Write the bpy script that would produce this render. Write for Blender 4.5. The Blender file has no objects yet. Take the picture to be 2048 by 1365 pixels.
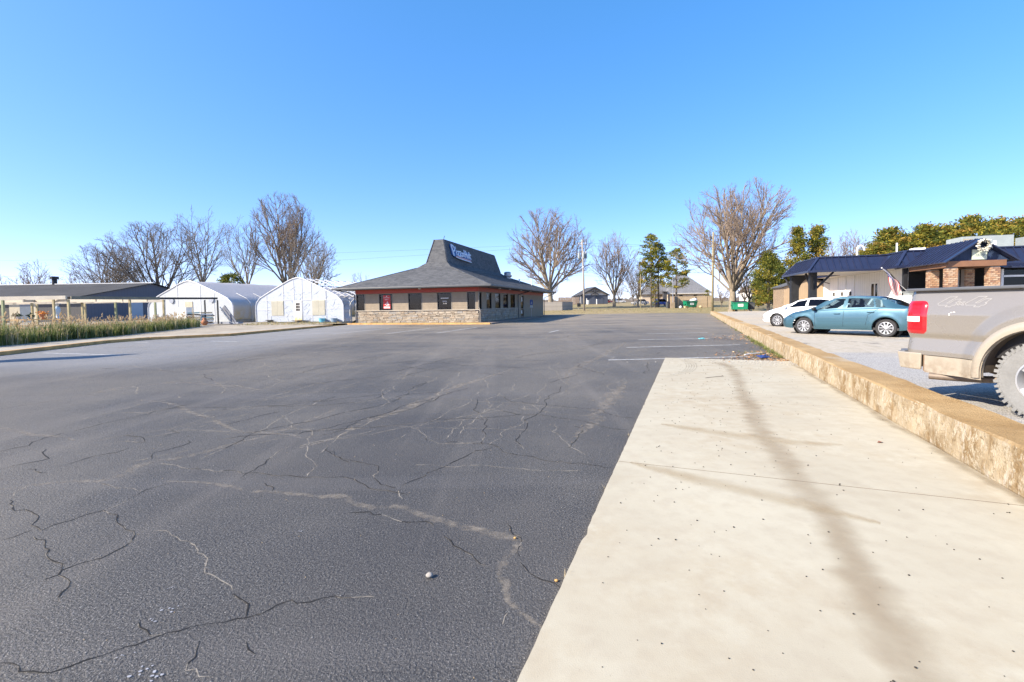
import bpy, math, random
from mathutils import Vector, Matrix, noise as mnoise
random.seed(7)
S = bpy.context.scene
COL = S.collection

PI = math.pi

# ---------------------------------------------------------------- camera
cam_data = bpy.data.cameras.new("camera")
cam = bpy.data.objects.new("camera", cam_data)
COL.objects.link(cam)
cam_data.sensor_width = 36.0
cam_data.lens = 16.0
cam_data.shift_y = -32.3 / 2048
cam_data.clip_end = 6000
cam.matrix_world = Matrix.Translation((0, 0, 1.6)) @ Matrix.Rotation(PI / 2 - math.radians(2.5), 4, 'X') @ Matrix.Rotation(math.radians(-0.84), 4, 'Z')
S.camera = cam

# ---------------------------------------------------------------- light
SUN_EL, SUN_AZ = math.radians(34), math.radians(246)      # azimuth clockwise from +Y
world = bpy.data.worlds.new("World")
S.world = world
world.use_nodes = True
wt = world.node_tree
wt.nodes.clear()
w_out = wt.nodes.new("ShaderNodeOutputWorld")
w_bg = wt.nodes.new("ShaderNodeBackground")
w_sky = wt.nodes.new("ShaderNodeTexSky")
w_sky.sky_type = 'NISHITA'
w_sky.sun_disc = False
w_sky.sun_elevation = SUN_EL
w_sky.sun_rotation = SUN_AZ
w_sky.air_density = 0.6
w_sky.dust_density = 0.4
w_sky.ozone_density = 2.5
w_hsv = wt.nodes.new("ShaderNodeHueSaturation")
w_hsv.inputs["Saturation"].default_value = 1.33
w_gam = wt.nodes.new("ShaderNodeGamma")
w_gam.inputs[1].default_value = 0.60
wt.links.new(w_sky.outputs[0], w_hsv.inputs["Color"])
wt.links.new(w_hsv.outputs[0], w_gam.inputs[0])
w_mul = wt.nodes.new("ShaderNodeMix")
w_mul.data_type = 'RGBA'
w_mul.blend_type = 'MULTIPLY'
w_mul.inputs[0].default_value = 1.0
w_mul.inputs[7].default_value = (1.0, 0.95, 1.17, 1.0)
wt.links.new(w_gam.outputs[0], w_mul.inputs[6])
wt.links.new(w_mul.outputs[2], w_bg.inputs[0])
w_bg.inputs[1].default_value = 0.148
wt.links.new(w_bg.outputs[0], w_out.inputs[0])

sd = bpy.data.lights.new("sun", 'SUN')
sd.energy = 2.75
sd.angle = math.radians(0.53)
sd.color = (1.0, 0.89, 0.73)
sun = bpy.data.objects.new("sun", sd)
COL.objects.link(sun)
sdir = Vector((math.sin(SUN_AZ) * math.cos(SUN_EL), math.cos(SUN_AZ) * math.cos(SUN_EL), math.sin(SUN_EL)))
sun.rotation_euler = (-sdir).to_track_quat('-Z', 'Y').to_euler()
sun.location = (0, 0, 60)

S.view_settings.view_transform = 'Standard'
S.view_settings.look = 'None'
S.view_settings.exposure = 1.83
S.view_settings.gamma = 1.0
S.view_settings.use_curve_mapping = False
S.cycles.max_bounces = 8
S.cycles.transparent_max_bounces = 16

# ---------------------------------------------------------------- mesh helper
class MB:
    def __init__(s):
        s.v, s.f, s.m, s.uv = [], [], [], {}
    def add(s, vs, fs, m=0):
        b = len(s.v)
        s.v.extend(vs)
        for f in fs:
            s.f.append(tuple(b + i for i in f)); s.m.append(m)
        return b
    def box(s, x0, y0, z0, x1, y1, z1, m=0):
        s.add([(x0,y0,z0),(x1,y0,z0),(x1,y1,z0),(x0,y1,z0),(x0,y0,z1),(x1,y0,z1),(x1,y1,z1),(x0,y1,z1)],
              [(0,3,2,1),(4,5,6,7),(0,1,5,4),(1,2,6,5),(2,3,7,6),(3,0,4,7)], m)
    def cbox(s, cx, cy, cz, sx, sy, sz, rz=0, m=0, rx=0, ry=0):
        R = Matrix.Rotation(rz,4,'Z') @ Matrix.Rotation(ry,4,'Y') @ Matrix.Rotation(rx,4,'X')
        c = Vector((cx,cy,cz)); vs = []
        for z in (-.5,.5):
            for x,y in ((-.5,-.5),(.5,-.5),(.5,.5),(-.5,.5)):
                vs.append(tuple(c + R @ Vector((x*sx,y*sy,z*sz))))
        s.add(vs, [(0,3,2,1),(4,5,6,7),(0,1,5,4),(1,2,6,5),(2,3,7,6),(3,0,4,7)], m)
    def hexa(s, p, m=0):          # 8 points: bottom 4 (ccw), top 4
        s.add([tuple(q) for q in p], [(0,3,2,1),(4,5,6,7),(0,1,5,4),(1,2,6,5),(2,3,7,6),(3,0,4,7)], m)
    def beam(s, a, b, w, h, m=0, up=(0,0,1)):
        a, b = Vector(a), Vector(b); d = (b-a).normalized(); u = Vector(up)
        r = d.cross(u)
        if r.length < 1e-4: r = d.cross(Vector((1,0,0)))
        r.normalize(); u = r.cross(d).normalized()
        vs = []
        for p in (a, b):
            for i,j in ((-1,-1),(1,-1),(1,1),(-1,1)):
                vs.append(tuple(p + r*(i*w/2) + u*(j*h/2)))
        s.add(vs, [(0,1,2,3),(7,6,5,4),(0,4,5,1),(1,5,6,2),(2,6,7,3),(3,7,4,0)], m)
    def quad(s, a, b, c, d, m=0): s.add([tuple(a),tuple(b),tuple(c),tuple(d)], [(0,1,2,3)], m)
    def tri(s, a, b, c, m=0): s.add([tuple(a),tuple(b),tuple(c)], [(0,1,2)], m)
    def slab(s, pts, t, m=0):     # polygon given a thickness along its own normal (downwards/back)
        P = [Vector(p) for p in pts]; n = Vector((0,0,0))
        for i in range(len(P)): n += P[i].cross(P[(i+1) % len(P)])
        n.normalize(); k = len(P)
        s.add([tuple(p) for p in P] + [tuple(p - n*t) for p in P],
              [tuple(range(k)), tuple(range(2*k-1, k-1, -1))] + [(i, k+i, k+(i+1)%k, (i+1)%k) for i in range(k)], m)
    def prism(s, poly, z0, z1, m=0):   # poly ccw in xy
        k = len(poly)
        s.add([(x,y,z0) for x,y in poly] + [(x,y,z1) for x,y in poly],
              [tuple(range(k-1,-1,-1)), tuple(range(k,2*k))] + [(i,(i+1)%k,k+(i+1)%k,k+i) for i in range(k)], m)
    def prism_y(s, poly, y0, y1, m=0):  # poly in xz, extruded along y
        k = len(poly)
        s.add([(x,y0,z) for x,z in poly] + [(x,y1,z) for x,z in poly],
              [tuple(range(k)), tuple(range(2*k-1,k-1,-1))] + [(i,k+i,k+(i+1)%k,(i+1)%k) for i in range(k)], m)
    def tube(s, pts, rad, n=6, m=0, cap=True):
        pts = [Vector(p) for p in pts]
        if not hasattr(rad, '__len__'): rad = [rad]*len(pts)
        t0 = (pts[1]-pts[0]).normalized()
        r = t0.cross(Vector((0,0,1)))
        if r.length < .05: r = t0.cross(Vector((1,0,0)))
        r.normalize(); b = len(s.v); k = len(pts)
        cs = [(math.cos(2*PI*i/n), math.sin(2*PI*i/n)) for i in range(n)]
        for i,p in enumerate(pts):
            t = (pts[min(i+1,k-1)]-pts[max(i-1,0)])
            if t.length < 1e-9: t = t0
            t = t.normalized(); r = (r - t*r.dot(t)); 
            if r.length < 1e-5: r = t.orthogonal()
            r.normalize(); u = t.cross(r)
            for c,sn in cs: s.v.append(tuple(p + r*(c*rad[i]) + u*(sn*rad[i])))
        for i in range(k-1):
            for j in range(n):
                s.f.append((b+i*n+j, b+i*n+(j+1)%n, b+(i+1)*n+(j+1)%n, b+(i+1)*n+j)); s.m.append(m)
        if cap:
            s.f.append(tuple(b+j for j in range(n-1,-1,-1))); s.m.append(m)
            s.f.append(tuple(b+(k-1)*n+j for j in range(n))); s.m.append(m)
    def lathe(s, prof, n=16, c=(0,0,0), axis='Z', m=0, cap=True):  # prof [(r,h)]
        b = len(s.v); c = Vector(c)
        for r,h in prof:
            for j in range(n):
                a = 2*PI*j/n; x,y = r*math.cos(a), r*math.sin(a)
                p = (x,y,h) if axis=='Z' else ((x,h,y) if axis=='Y' else (h,x,y))
                s.v.append(tuple(c+Vector(p)))
        for i in range(len(prof)-1):
            for j in range(n):
                s.f.append((b+i*n+j, b+i*n+(j+1)%n, b+(i+1)*n+(j+1)%n, b+(i+1)*n+j)); s.m.append(m)
        if cap:
            s.f.append(tuple(b+j for j in range(n-1,-1,-1))); s.m.append(m)
            k = len(prof)-1
            s.f.append(tuple(b+k*n+j for j in range(n))); s.m.append(m)
    def ball(s, c, r, n=8, k=5, m=0, jit=0):
        prof = []
        for i in range(k+1):
            a = -PI/2 + PI*i/k; prof.append((max(1e-3,math.cos(a))*r[0], math.sin(a)*r[2]))
        b = len(s.v); s.lathe(prof, n, c, 'Z', m)
        for i in range(b, len(s.v)):
            x,y,z = s.v[i]; q = 1+random.uniform(-jit,jit)
            s.v[i] = (c[0]+(x-c[0])*q, c[1]+(y-c[1])*q*r[1]/r[0], c[2]+(z-c[2])*q)
    def mesh(s, name, mats, smooth=False):
        me = bpy.data.meshes.new(name)
        me.from_pydata(s.v, [], s.f)
        for mt in (mats if isinstance(mats,(list,tuple)) else [mats]): me.materials.append(mt)
        if any(s.m): me.polygons.foreach_set('material_index', s.m)
        if s.uv:
            l = me.uv_layers.new(name="UVMap")
            for p in me.polygons:
                for li in p.loop_indices: l.data[li].uv = s.uv.get(me.loops[li].vertex_index,(0,0))
        me.update()
        if smooth:
            me.polygons.foreach_set('use_smooth', [True]*len(me.polygons))
        return me
    def build(s, name, mats, parent=None, smooth=False, bevel=0, angle=None, loc=None, kind=None):
        o = bpy.data.objects.new(name, s.mesh(name, mats, smooth))
        COL.objects.link(o)
        if parent is not None: o.parent = parent
        if loc is not None: o.location = loc
        if kind: o['kind'] = kind
        if bevel:
            b = o.modifiers.new('bevel','BEVEL'); b.width = bevel; b.segments = 2; b.limit_method = 'ANGLE'; b.angle_limit = math.radians(40)
        if smooth and angle:
            o.data.set_sharp_from_angle(angle=math.radians(angle))
        return o

def tag(o, label, cat, group=None, kind=None):
    if label: o['label'] = label
    if cat: o['category'] = cat
    if group: o['group'] = group
    if kind: o['kind'] = kind
    return o
def thing(name, label, cat, loc=(0,0,0), rz=0, group=None):
    o = bpy.data.objects.new(name, None); COL.objects.link(o)
    o.empty_display_size = .2
    o.location = loc; o.rotation_euler = (0,0,rz)
    return tag(o, label, cat, group)
def struct(o): o['kind'] = 'structure'; return o
def copy_tree(o, parent=None):
    c = o.copy(); COL.objects.link(c)
    if parent is not None: c.parent = parent
    for ch in [x for x in o.children]: copy_tree(ch, c)
    return c
def text_mesh(txt, size, ext, name, mat, parent, M, shear=0, sx=1):
    cu = bpy.data.curves.new(name,'FONT'); cu.body = txt; cu.size = size; cu.extrude = ext; cu.align_x='CENTER'; cu.align_y='CENTER'; cu.shear = shear; cu.resolution_u = 3
    t = bpy.data.objects.new('tmp', cu); COL.objects.link(t)
    dg = bpy.context.evaluated_depsgraph_get()
    me = bpy.data.meshes.new_from_object(t.evaluated_get(dg))
    bpy.data.objects.remove(t); bpy.data.curves.remove(cu)
    me.transform(M @ Matrix.Diagonal((sx,1,1,1))); me.materials.clear(); me.materials.append(mat); me.name = name
    o = bpy.data.objects.new(name, me); COL.objects.link(o); o.parent = parent; o['kind'] = 'stuff'
    return o

# ---------------------------------------------------------------- materials
class NT:
    def __init__(s, name):
        s.mat = bpy.data.materials.new(name); s.mat.use_nodes = True
        s.t = s.mat.node_tree; s.t.nodes.clear()
        s.out = s.t.nodes.new('ShaderNodeOutputMaterial')
        s.tc = s.t.nodes.new('ShaderNodeTexCoord')
        s.obj = s.tc.outputs['Object']
    def n(s, typ, props=None, **kw):
        nd = s.t.nodes.new('ShaderNode'+typ)
        for k,v in (props or {}).items(): setattr(nd,k,v)
        for k,v in kw.items():
            k2 = int(k[1:]) if k[0]=='i' and k[1:].isdigit() else k.replace('_',' ')
            inp = nd.inputs[k2]
            if isinstance(v, bpy.types.NodeSocket): s.t.links.new(v, inp)
            else: inp.default_value = v
        return nd
    def noise(s, scale, detail=3, rough=.55, vec=None, dist=0):
        return s.n('TexNoise', Scale=scale, Detail=detail, Roughness=rough, Distortion=dist, Vector=vec or s.obj).outputs['Fac']
    def map(s, vec=None, scale=(1,1,1), rot=(0,0,0), loc=(0,0,0)):
        return s.n('Mapping', Vector=vec or s.obj, Scale=scale, Rotation=rot, Location=loc).outputs[0]
    def rng(s, v, a, b, c=0., d=1., smooth=False):
        nd = s.n('MapRange', {'interpolation_type':'SMOOTHSTEP' if smooth else 'LINEAR'}, Value=v)
        nd.inputs[1].default_value=a; nd.inputs[2].default_value=b; nd.inputs[3].default_value=c; nd.inputs[4].default_value=d
        return nd.outputs[0]
    def mix(s, f, a, b, bt='MIX'):
        nd = s.n('Mix', {'data_type':'RGBA','blend_type':bt})
        for i,v in ((0,f),(6,a),(7,b)):
            if isinstance(v, bpy.types.NodeSocket): s.t.links.new(v, nd.inputs[i])
            else: nd.inputs[i].default_value = v if i==0 else (*v,1) if len(v)==3 else v
        return nd.outputs[2]
    def math(s, op, a, b=0.):
        nd = s.n('Math', {'operation':op})
        for i,v in ((0,a),(1,b)):
            if isinstance(v, bpy.types.NodeSocket): s.t.links.new(v, nd.inputs[i])
            else: nd.inputs[i].default_value = v
        return nd.outputs[0]
    def bump(s, h, dist=.01, strength=.5, nrm=None):
        nd = s.n('Bump', Height=h, Distance=dist, Strength=strength)
        if nrm: s.t.links.new(nrm, nd.inputs['Normal'])
        return nd.outputs[0]
    def pbsdf(s, color, rough=.8, metal=0., nrm=None, spec=.5, alpha=None, coat=0., trans=0., sub=None):
        b = s.n('BsdfPrincipled')
        for k,v in (('Base Color',color),('Roughness',rough),('Metallic',metal),('Specular IOR Level',spec),('Coat Weight',coat),('Transmission Weight',trans)):
            if isinstance(v, bpy.types.NodeSocket): s.t.links.new(v, b.inputs[k])
            else: b.inputs[k].default_value = (*v,1) if k=='Base Color' else v
        if nrm: s.t.links.new(nrm, b.inputs['Normal'])
        if alpha is not None:
            if isinstance(alpha, bpy.types.NodeSocket): s.t.links.new(alpha, b.inputs['Alpha'])
            else: b.inputs['Alpha'].default_value = alpha
        s.b = b
        s.t.links.new(b.outputs[0], s.out.inputs[0])
        return s.mat

def simple(name, c, rough=.7, var=.25, scale=3., bump=0., bscale=40., metal=0., spec=.5, coat=0., c2=None):
    n = NT(name)
    a = n.noise(scale, 4, .6)
    dark = tuple(x*(1-var) for x in c); lite = c2 or tuple(min(.95,x*(1+var)) for x in c)
    col = n.mix(n.rng(a,.3,.7), dark, lite)
    fine = n.noise(scale*14, 2)
    col = n.mix(n.rng(fine,.3,.75,0,.35), col, tuple(x*.7 for x in c))
    nr = n.bump(n.noise(bscale,4), bump, .6) if bump else None
    return n.pbsdf(col, n.rng(a,.2,.8,max(.02,rough-.08),min(1,rough+.08)), metal, nr, spec, coat=coat)

def m_asphalt():
    n = NT('asphalt')
    big = n.noise(.09, 4, .6); mid = n.noise(.55, 5, .65); fine = n.noise(62, 3, .75); grit = n.noise(105, 2, .7)
    streak = n.noise(1.0, 5, .6, n.map(scale=(.9,.05,1), rot=(0,0,math.radians(15))))
    cross = n.noise(1.0, 4, .6, n.map(scale=(.04,.7,1), rot=(0,0,math.radians(-8))))
    col = n.mix(n.rng(fine,.36,.66), (.020,.0195,.0195), (.155,.149,.138))
    col = n.mix(n.rng(grit,.585,.67,0,.9), col, (.50,.48,.44))
    col = n.mix(n.rng(n.noise(34,3,.65),.57,.68,0,.75), col, (.03,.031,.034))
    col = n.mix(n.rng(mid,.44,.70,0,.5), col, (.175,.165,.150))
    col = n.mix(n.rng(big,.45,.68,0,.5), col, (.20,.175,.14))
    col = n.mix(n.rng(big,.52,.36,0,.62), col, (.042,.042,.047))
    col = n.mix(n.rng(streak,.52,.75,0,.4), col, (.25,.225,.195))
    col = n.mix(n.rng(cross,.55,.75,0,.35), col, (.19,.18,.172))
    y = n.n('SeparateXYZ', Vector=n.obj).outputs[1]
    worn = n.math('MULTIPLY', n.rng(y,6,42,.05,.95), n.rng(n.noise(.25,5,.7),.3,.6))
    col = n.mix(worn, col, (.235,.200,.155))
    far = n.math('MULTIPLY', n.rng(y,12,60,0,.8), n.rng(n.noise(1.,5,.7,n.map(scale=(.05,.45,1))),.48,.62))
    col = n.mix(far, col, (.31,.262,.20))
    sx = n.n('SeparateXYZ', Vector=n.obj).outputs[0]
    col = n.mix(n.math('MULTIPLY', n.rng(sx,-8.5,-12,0,.6), n.rng(y,11,14,0,1)), col, (.27,.272,.275))
    h = n.math('ADD', n.math('MULTIPLY', fine, 1.), n.math('MULTIPLY', grit, .5))
    return n.pbsdf(col, n.rng(mid,.3,.7,.7,.9), 0, n.bump(h,.016,.9), .35)

def m_concrete():
    n = NT('pad_concrete')
    a = n.noise(.9,5,.6); b = n.noise(7,4,.6); f = n.noise(160,2)
    col = n.mix(n.rng(a,.35,.68), (.425,.38,.282), (.50,.462,.352))
    col = n.mix(n.rng(b,.45,.75,0,.35), col, (.34,.285,.21))
    dirt = n.math('MULTIPLY', n.rng(n.noise(.45,4,.65),.45,.62), n.rng(n.noise(4,5,.7),.35,.6))
    col = n.mix(n.math('MULTIPLY',dirt,.55), col, (.35,.275,.175))
    pits = n.rng(n.noise(42,4,.8),.64,.70,0,.5)
    col = n.mix(pits, col, (.24,.20,.15))
    br = n.noise(1.,4,.6, n.map(scale=(.25,1.6,1), rot=(0,0,math.radians(21))))
    col = n.mix(n.rng(br,.56,.75,0,.45), col, (.33,.26,.17))
    col = n.mix(n.rng(f,.6,.8,0,.3), col, (.29,.265,.22))
    return n.pbsdf(col, .85, 0, n.bump(f,.002,.5), .3)

def m_wall():
    n = NT('weathered_wall_concrete')
    a = n.noise(1.1,5,.65); v = n.noise(1.,5,.65, n.map(scale=(4.5,4.5,2.6))); f = n.noise(60,4,.7)
    g = n.n('NewGeometry').outputs['Normal']; nz = n.n('SeparateXYZ', Vector=g).outputs[2]
    face = n.mix(n.rng(v,.36,.64), (.30,.20,.095), (.56,.46,.31))
    pale = n.rng(n.noise(2.2,5,.75,n.map(scale=(3,3,1.1),loc=(3,1,0))),.56,.66,0,.9)
    face = n.mix(pale, face, (.66,.59,.48))
    blot = n.rng(n.noise(10,4,.75,n.map(scale=(1.3,1.3,.9))),.53,.60,0,.8)
    face = n.mix(blot, face, (.60,.52,.38))
    face = n.mix(n.rng(n.noise(13,5,.8),.55,.66,0,.75), face, (.20,.135,.06))
    top = n.mix(n.rng(a,.35,.65), (.36,.23,.10), (.52,.36,.18))
    top = n.mix(n.rng(f,.5,.75,0,.5), top, (.25,.17,.075))
    top = n.mix(n.rng(n.noise(.5,3),.6,.68,0,.6), top, (.52,.45,.34))
    col = n.mix(n.rng(nz,.4,.8), face, top)
    return n.pbsdf(col, .9, 0, n.bump(n.math('ADD',f,n.noise(14,4,.7)),.03,.9), .2)

def m_gravel():
    n = NT('gravel_lot')
    v = n.n('TexVoronoi', Scale=22., Randomness=1., Vector=n.obj)
    v2 = n.n('TexVoronoi', Scale=70., Randomness=1., Vector=n.obj)
    big = n.noise(.12,4,.6); mid = n.noise(.8,4,.6)
    stone = n.mix(n.n('SeparateColor', Color=v2.outputs['Color']).outputs[0], (.30,.285,.265), (.58,.555,.51))
    stone = n.mix(n.rng(v2.outputs['Distance'],.35,.75,0,.6), stone, (.2,.195,.185))
    dirt = n.mix(n.rng(n.noise(6,5,.7),.35,.65), (.40,.345,.26), (.52,.465,.38))
    sep = n.n('SeparateXYZ', Vector=n.obj)
    worn = n.rng(n.math('ADD', n.noise(.2,4,.6,n.map(scale=(.6,1.4,1),rot=(0,0,.4))), n.rng(sep.outputs[1],6,13,-.25,.12)),.42,.58)
    col = n.mix(worn, stone, dirt)
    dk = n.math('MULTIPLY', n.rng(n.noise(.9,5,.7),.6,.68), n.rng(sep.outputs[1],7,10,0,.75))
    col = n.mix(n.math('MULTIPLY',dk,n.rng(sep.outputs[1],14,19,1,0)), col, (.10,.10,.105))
    return n.pbsdf(col, .95, 0, n.bump(v2.outputs['Distance'],.02,.5), .2)

def m_grass_ground():
    n = NT('dry_winter_grass')
    a = n.noise(.05,5,.6); b = n.noise(.9,5,.7); f = n.noise(9,4,.7)
    col = n.mix(n.rng(b,.3,.7), (.24,.19,.105), (.37,.30,.17))
    col = n.mix(n.rng(a,.45,.65,0,.5), col, (.20,.19,.075))
    col = n.mix(n.rng(f,.5,.75,0,.5), col, (.17,.13,.07))
    return n.pbsdf(col, .95, 0, n.bump(f,.05,.5), .1)

def m_soft(name, c, amt, nscale):
    n = NT(name)
    uv = n.n('SeparateXYZ', Vector=n.tc.outputs['UV'])
    d = n.math('ABSOLUTE', n.math('SUBTRACT', uv.outputs[1], .5))
    w = n.math('ADD', d, n.math('MULTIPLY', n.math('SUBTRACT', n.noise(nscale,5,.65), .5), .35))
    prof = n.rng(w, .02, .42, 1, 0, True)
    al = n.math('MULTIPLY', n.math('MULTIPLY', prof, n.rng(n.noise(nscale*.6,4,.6),.3,.7,.35,1)), amt)
    al = n.math('MULTIPLY', al, n.rng(d,.40,.5,1,0))
    return n.pbsdf(c, .9, 0, None, .2, alpha=al)

def m_decal(name, c, c2, dens, nscale, rough=.9, edge=1.0):
    """thin wear on the asphalt: UV v runs across the strip, alpha breaks up by noise"""
    n = NT(name)
    uv = n.n('SeparateXYZ', Vector=n.tc.outputs['UV'])
    d = n.math('ABSOLUTE', n.math('SUBTRACT', uv.outputs[1], .5))
    prof = n.rng(d, .05, .5, 1, 0, True)
    nz = n.math('ADD', n.math('MULTIPLY', n.noise(nscale, 5, .75), .7), n.math('MULTIPLY', n.noise(nscale*.17, 3, .6), .3))
    al = n.rng(n.math('ADD', n.math('MULTIPLY',prof,.5), nz), 1.42-dens, 1.62-dens, 0, edge)
    al = n.math('MULTIPLY', al, n.rng(d,.40,.5,1,0))
    col = n.mix(n.rng(n.noise(nscale*2.3,3),.35,.65), c, c2)
    return n.pbsdf(col, rough, 0, None, .2, alpha=al)
BANDS=[([(-4.66, 4.06), (-4.48, 4.15), (-4.19, 4.24), (-3.91, 4.24), (-3.85, 4.33), (-3.87, 4.52), (-3.84, 4.77), (-3.66, 4.87), (-3.5, 5.03), (-3.36, 5.34), (-3.14, 5.72), (-3.01, 6.08), (-2.86, 6.53), (-2.79, 7.06), (-2.64, 7.3)], 0.16), ([(-3.29, 4.2), (-3.07, 4.18), (-2.74, 4.12), (-2.43, 3.96), (-2.1, 3.89), (-1.85, 3.85), (-1.38, 3.76), (-1.36, 3.69), (-1.06, 3.57), (-0.87, 3.55), (-0.67, 3.39), (-0.5, 3.28), (-0.3, 3.19), (-0.17, 3.12), (-0.04, 3.06), (0.03, 3.0), (0.01, 2.91), (-0.07, 2.84), (-0.11, 2.73), (-0.1, 2.6), (-0.07, 2.49), (-0.04, 2.4), (0.02, 2.3), (0.09, 2.21), (0.13, 2.19)], 0.1), ([(-2.45, 5.15), (-2.23, 5.49), (-2.08, 6.27), (-1.64, 7.14), (-1.2, 8.87), (-0.65, 9.93), (0.04, 11.45)], 0.22), ([(0.74, 5.42), (1.03, 5.99), (1.22, 6.6), (1.62, 7.47), (1.97, 8.42), (2.34, 9.2)], 0.3), ([(-8.52, 7.49), (-8.17, 8.53), (-8.12, 9.41), (-7.35, 9.98), (-6.07, 9.45), (-4.68, 8.77)], 0.12), ([(-6.83, 8.12), (-5.89, 7.77), (-4.92, 6.97), (-4.43, 6.62), (-3.62, 5.94), (-2.83, 5.7), (-2.62, 5.54)], 0.1), ([(1.09, 9.09), (1.2, 10.28), (1.76, 11.78), (2.67, 13.78), (4.74, 18.92)], 0.3), ([(-7.19, 6.31), (-6.47, 5.97), (-5.94, 5.79), (-5.46, 5.58)], 0.12)]
CRACKS=[[(-2.36, 2.01), (-2.25, 1.99), (-2.16, 1.96), (-2.07, 1.95), (-2.02, 1.98), (-1.98, 2.02), (-1.92, 2.05), (-1.86, 2.1), (-1.78, 2.15), (-1.73, 2.19), (-1.64, 2.23), (-1.57, 2.25), (-1.49, 2.26), (-1.4, 2.29), (-1.34, 2.32), (-1.29, 2.39), (-1.23, 2.43), (-1.19, 2.4), (-1.12, 2.41), (-1.07, 2.44), (-0.96, 2.44), (-0.77, 2.44)], [(-2.62, 3.24), (-2.49, 3.21), (-2.32, 3.09), (-2.2, 3.04), (-2.04, 2.91), (-1.89, 2.7), (-1.77, 2.64), (-1.64, 2.56), (-1.59, 2.49), (-1.45, 2.4), (-1.4, 2.29)], [(-3.32, 3.6), (-3.11, 3.5), (-2.99, 3.36), (-2.71, 3.18), (-2.66, 3.09), (-2.66, 2.99), (-2.68, 2.88), (-2.76, 2.83), (-2.81, 2.75), (-2.78, 2.7), (-2.85, 2.62), (-2.87, 2.51), (-2.88, 2.47)], [(-2.71, 3.18), (-2.68, 3.24)], [(-4.31, 3.82), (-4.1, 3.65), (-3.96, 3.62), (-3.76, 3.52), (-3.67, 3.43), (-3.63, 3.35), (-3.47, 3.27), (-3.4, 3.42), (-3.3, 3.58), (-3.26, 3.79)], [(-3.55, 3.27), (-3.57, 3.18), (-3.61, 3.13)], [(-3.42, 3.17), (-3.19, 3.02), (-2.96, 2.85), (-2.81, 2.75)], [(-2.78, 2.7), (-2.67, 2.65), (-2.6, 2.58), (-2.56, 2.48), (-2.5, 2.43)], [(-1.53, 2.13), (-1.48, 2.03), (-1.49, 1.99), (-1.47, 1.95), (-1.43, 1.96), (-1.32, 1.91)], [(-1.94, 2.27), (-1.85, 2.21), (-1.74, 2.18)], [(-1.3, 2.12), (-1.26, 2.07), (-1.21, 2.04)], [(-0.03, 2.32), (-0.06, 2.27), (-0.11, 2.19), (-0.13, 2.09), (-0.12, 2.02), (-0.11, 1.95), (-0.08, 1.92), (-0.07, 1.88), (-0.03, 1.87)], [(-0.5, 3.1), (-0.41, 2.97), (-0.33, 2.9), (-0.25, 2.8), (-0.17, 2.72)], [(0.03, 2.76), (0.08, 2.65), (0.15, 2.58), (0.22, 2.55), (0.25, 2.5)], [(-1.3, 3.48), (-1.13, 3.49), (-0.91, 3.36), (-0.78, 3.31), (-0.66, 3.32), (-0.59, 3.25)], [(-0.06, 3.27), (-0.03, 3.16), (0.04, 3.06), (0.03, 2.82)], [(-2.13, 5.13), (-1.82, 4.75), (-1.55, 4.62), (-1.36, 4.51), (-1.34, 4.26), (-1.21, 4.04), (-1.05, 3.95), (-0.93, 3.72)], [(-1.01, 3.99), (-0.9, 4.15), (-0.84, 4.29), (-0.63, 4.59), (-0.42, 4.96), (-0.18, 5.11)], [(-0.79, 5.27), (-0.57, 5.23), (-0.2, 5.11), (0.06, 4.78), (0.32, 4.6), (0.57, 4.51), (0.85, 4.42), (0.96, 4.35)], [(-1.24, 6.42), (-0.94, 6.35), (-0.3, 6.31)], [(-2.64, 5.55), (-2.41, 5.66), (-2.24, 6.08), (-1.98, 6.63), (-1.61, 7.01), (-1.32, 7.67), (-1.15, 8.48)], [(-1.25, 5.85), (-1.04, 5.36)], [(-0.46, 6.94), (0.09, 6.56), (0.73, 6.31), (1.0, 6.09), (1.21, 5.8), (1.47, 5.7)], [(-0.24, 8.24), (-0.01, 7.44), (0.68, 7.12), (1.32, 6.83), (1.69, 6.25)], [(0.12, 7.88), (0.15, 6.78)], [(0.55, 6.02), (0.59, 5.28), (0.76, 4.75)], [(0.82, 6.01), (0.82, 5.57), (0.6, 5.0)], [(-5.88, 6.02), (-5.85, 6.41), (-5.69, 6.75), (-5.68, 7.13), (-5.45, 7.61)], [(-5.91, 5.17), (-5.81, 5.39), (-5.92, 5.53), (-5.96, 5.71), (-5.94, 5.94)], [(-5.24, 4.57), (-5.22, 4.69), (-5.07, 4.9), (-5.45, 5.24)], [(-4.69, 4.65), (-4.62, 4.97), (-4.47, 5.23)], [(-4.33, 3.84), (-4.45, 3.99), (-4.51, 4.15)], [(-4.97, 5.35), (-4.84, 5.48), (-4.47, 5.46), (-4.61, 5.61), (-4.97, 5.77)], [(-4.41, 5.67), (-4.35, 5.86), (-4.61, 5.99)], [(-3.28, 3.81), (-3.29, 3.99), (-3.17, 4.14)], [(-3.84, 4.16), (-3.59, 4.04), (-3.43, 4.03), (-3.27, 3.97)], [(-2.59, 4.24), (-2.58, 4.46), (-2.61, 4.88), (-2.58, 5.24)], [(-2.69, 4.08), (-2.59, 3.96)], [(-2.29, 4.11), (-2.12, 3.91)], [(-3.89, 4.82), (-4.05, 5.06), (-3.95, 5.17), (-3.99, 5.51)], [(-3.97, 6.22), (-3.81, 6.69), (-3.62, 7.0)], [(-2.06, 5.02), (-1.85, 4.79), (-1.69, 4.62)], [(-2.46, 5.36), (-2.4, 5.72), (-2.22, 6.12)], [(-4.95, 4.56), (-4.7, 4.46), (-4.66, 4.48)]]
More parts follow.
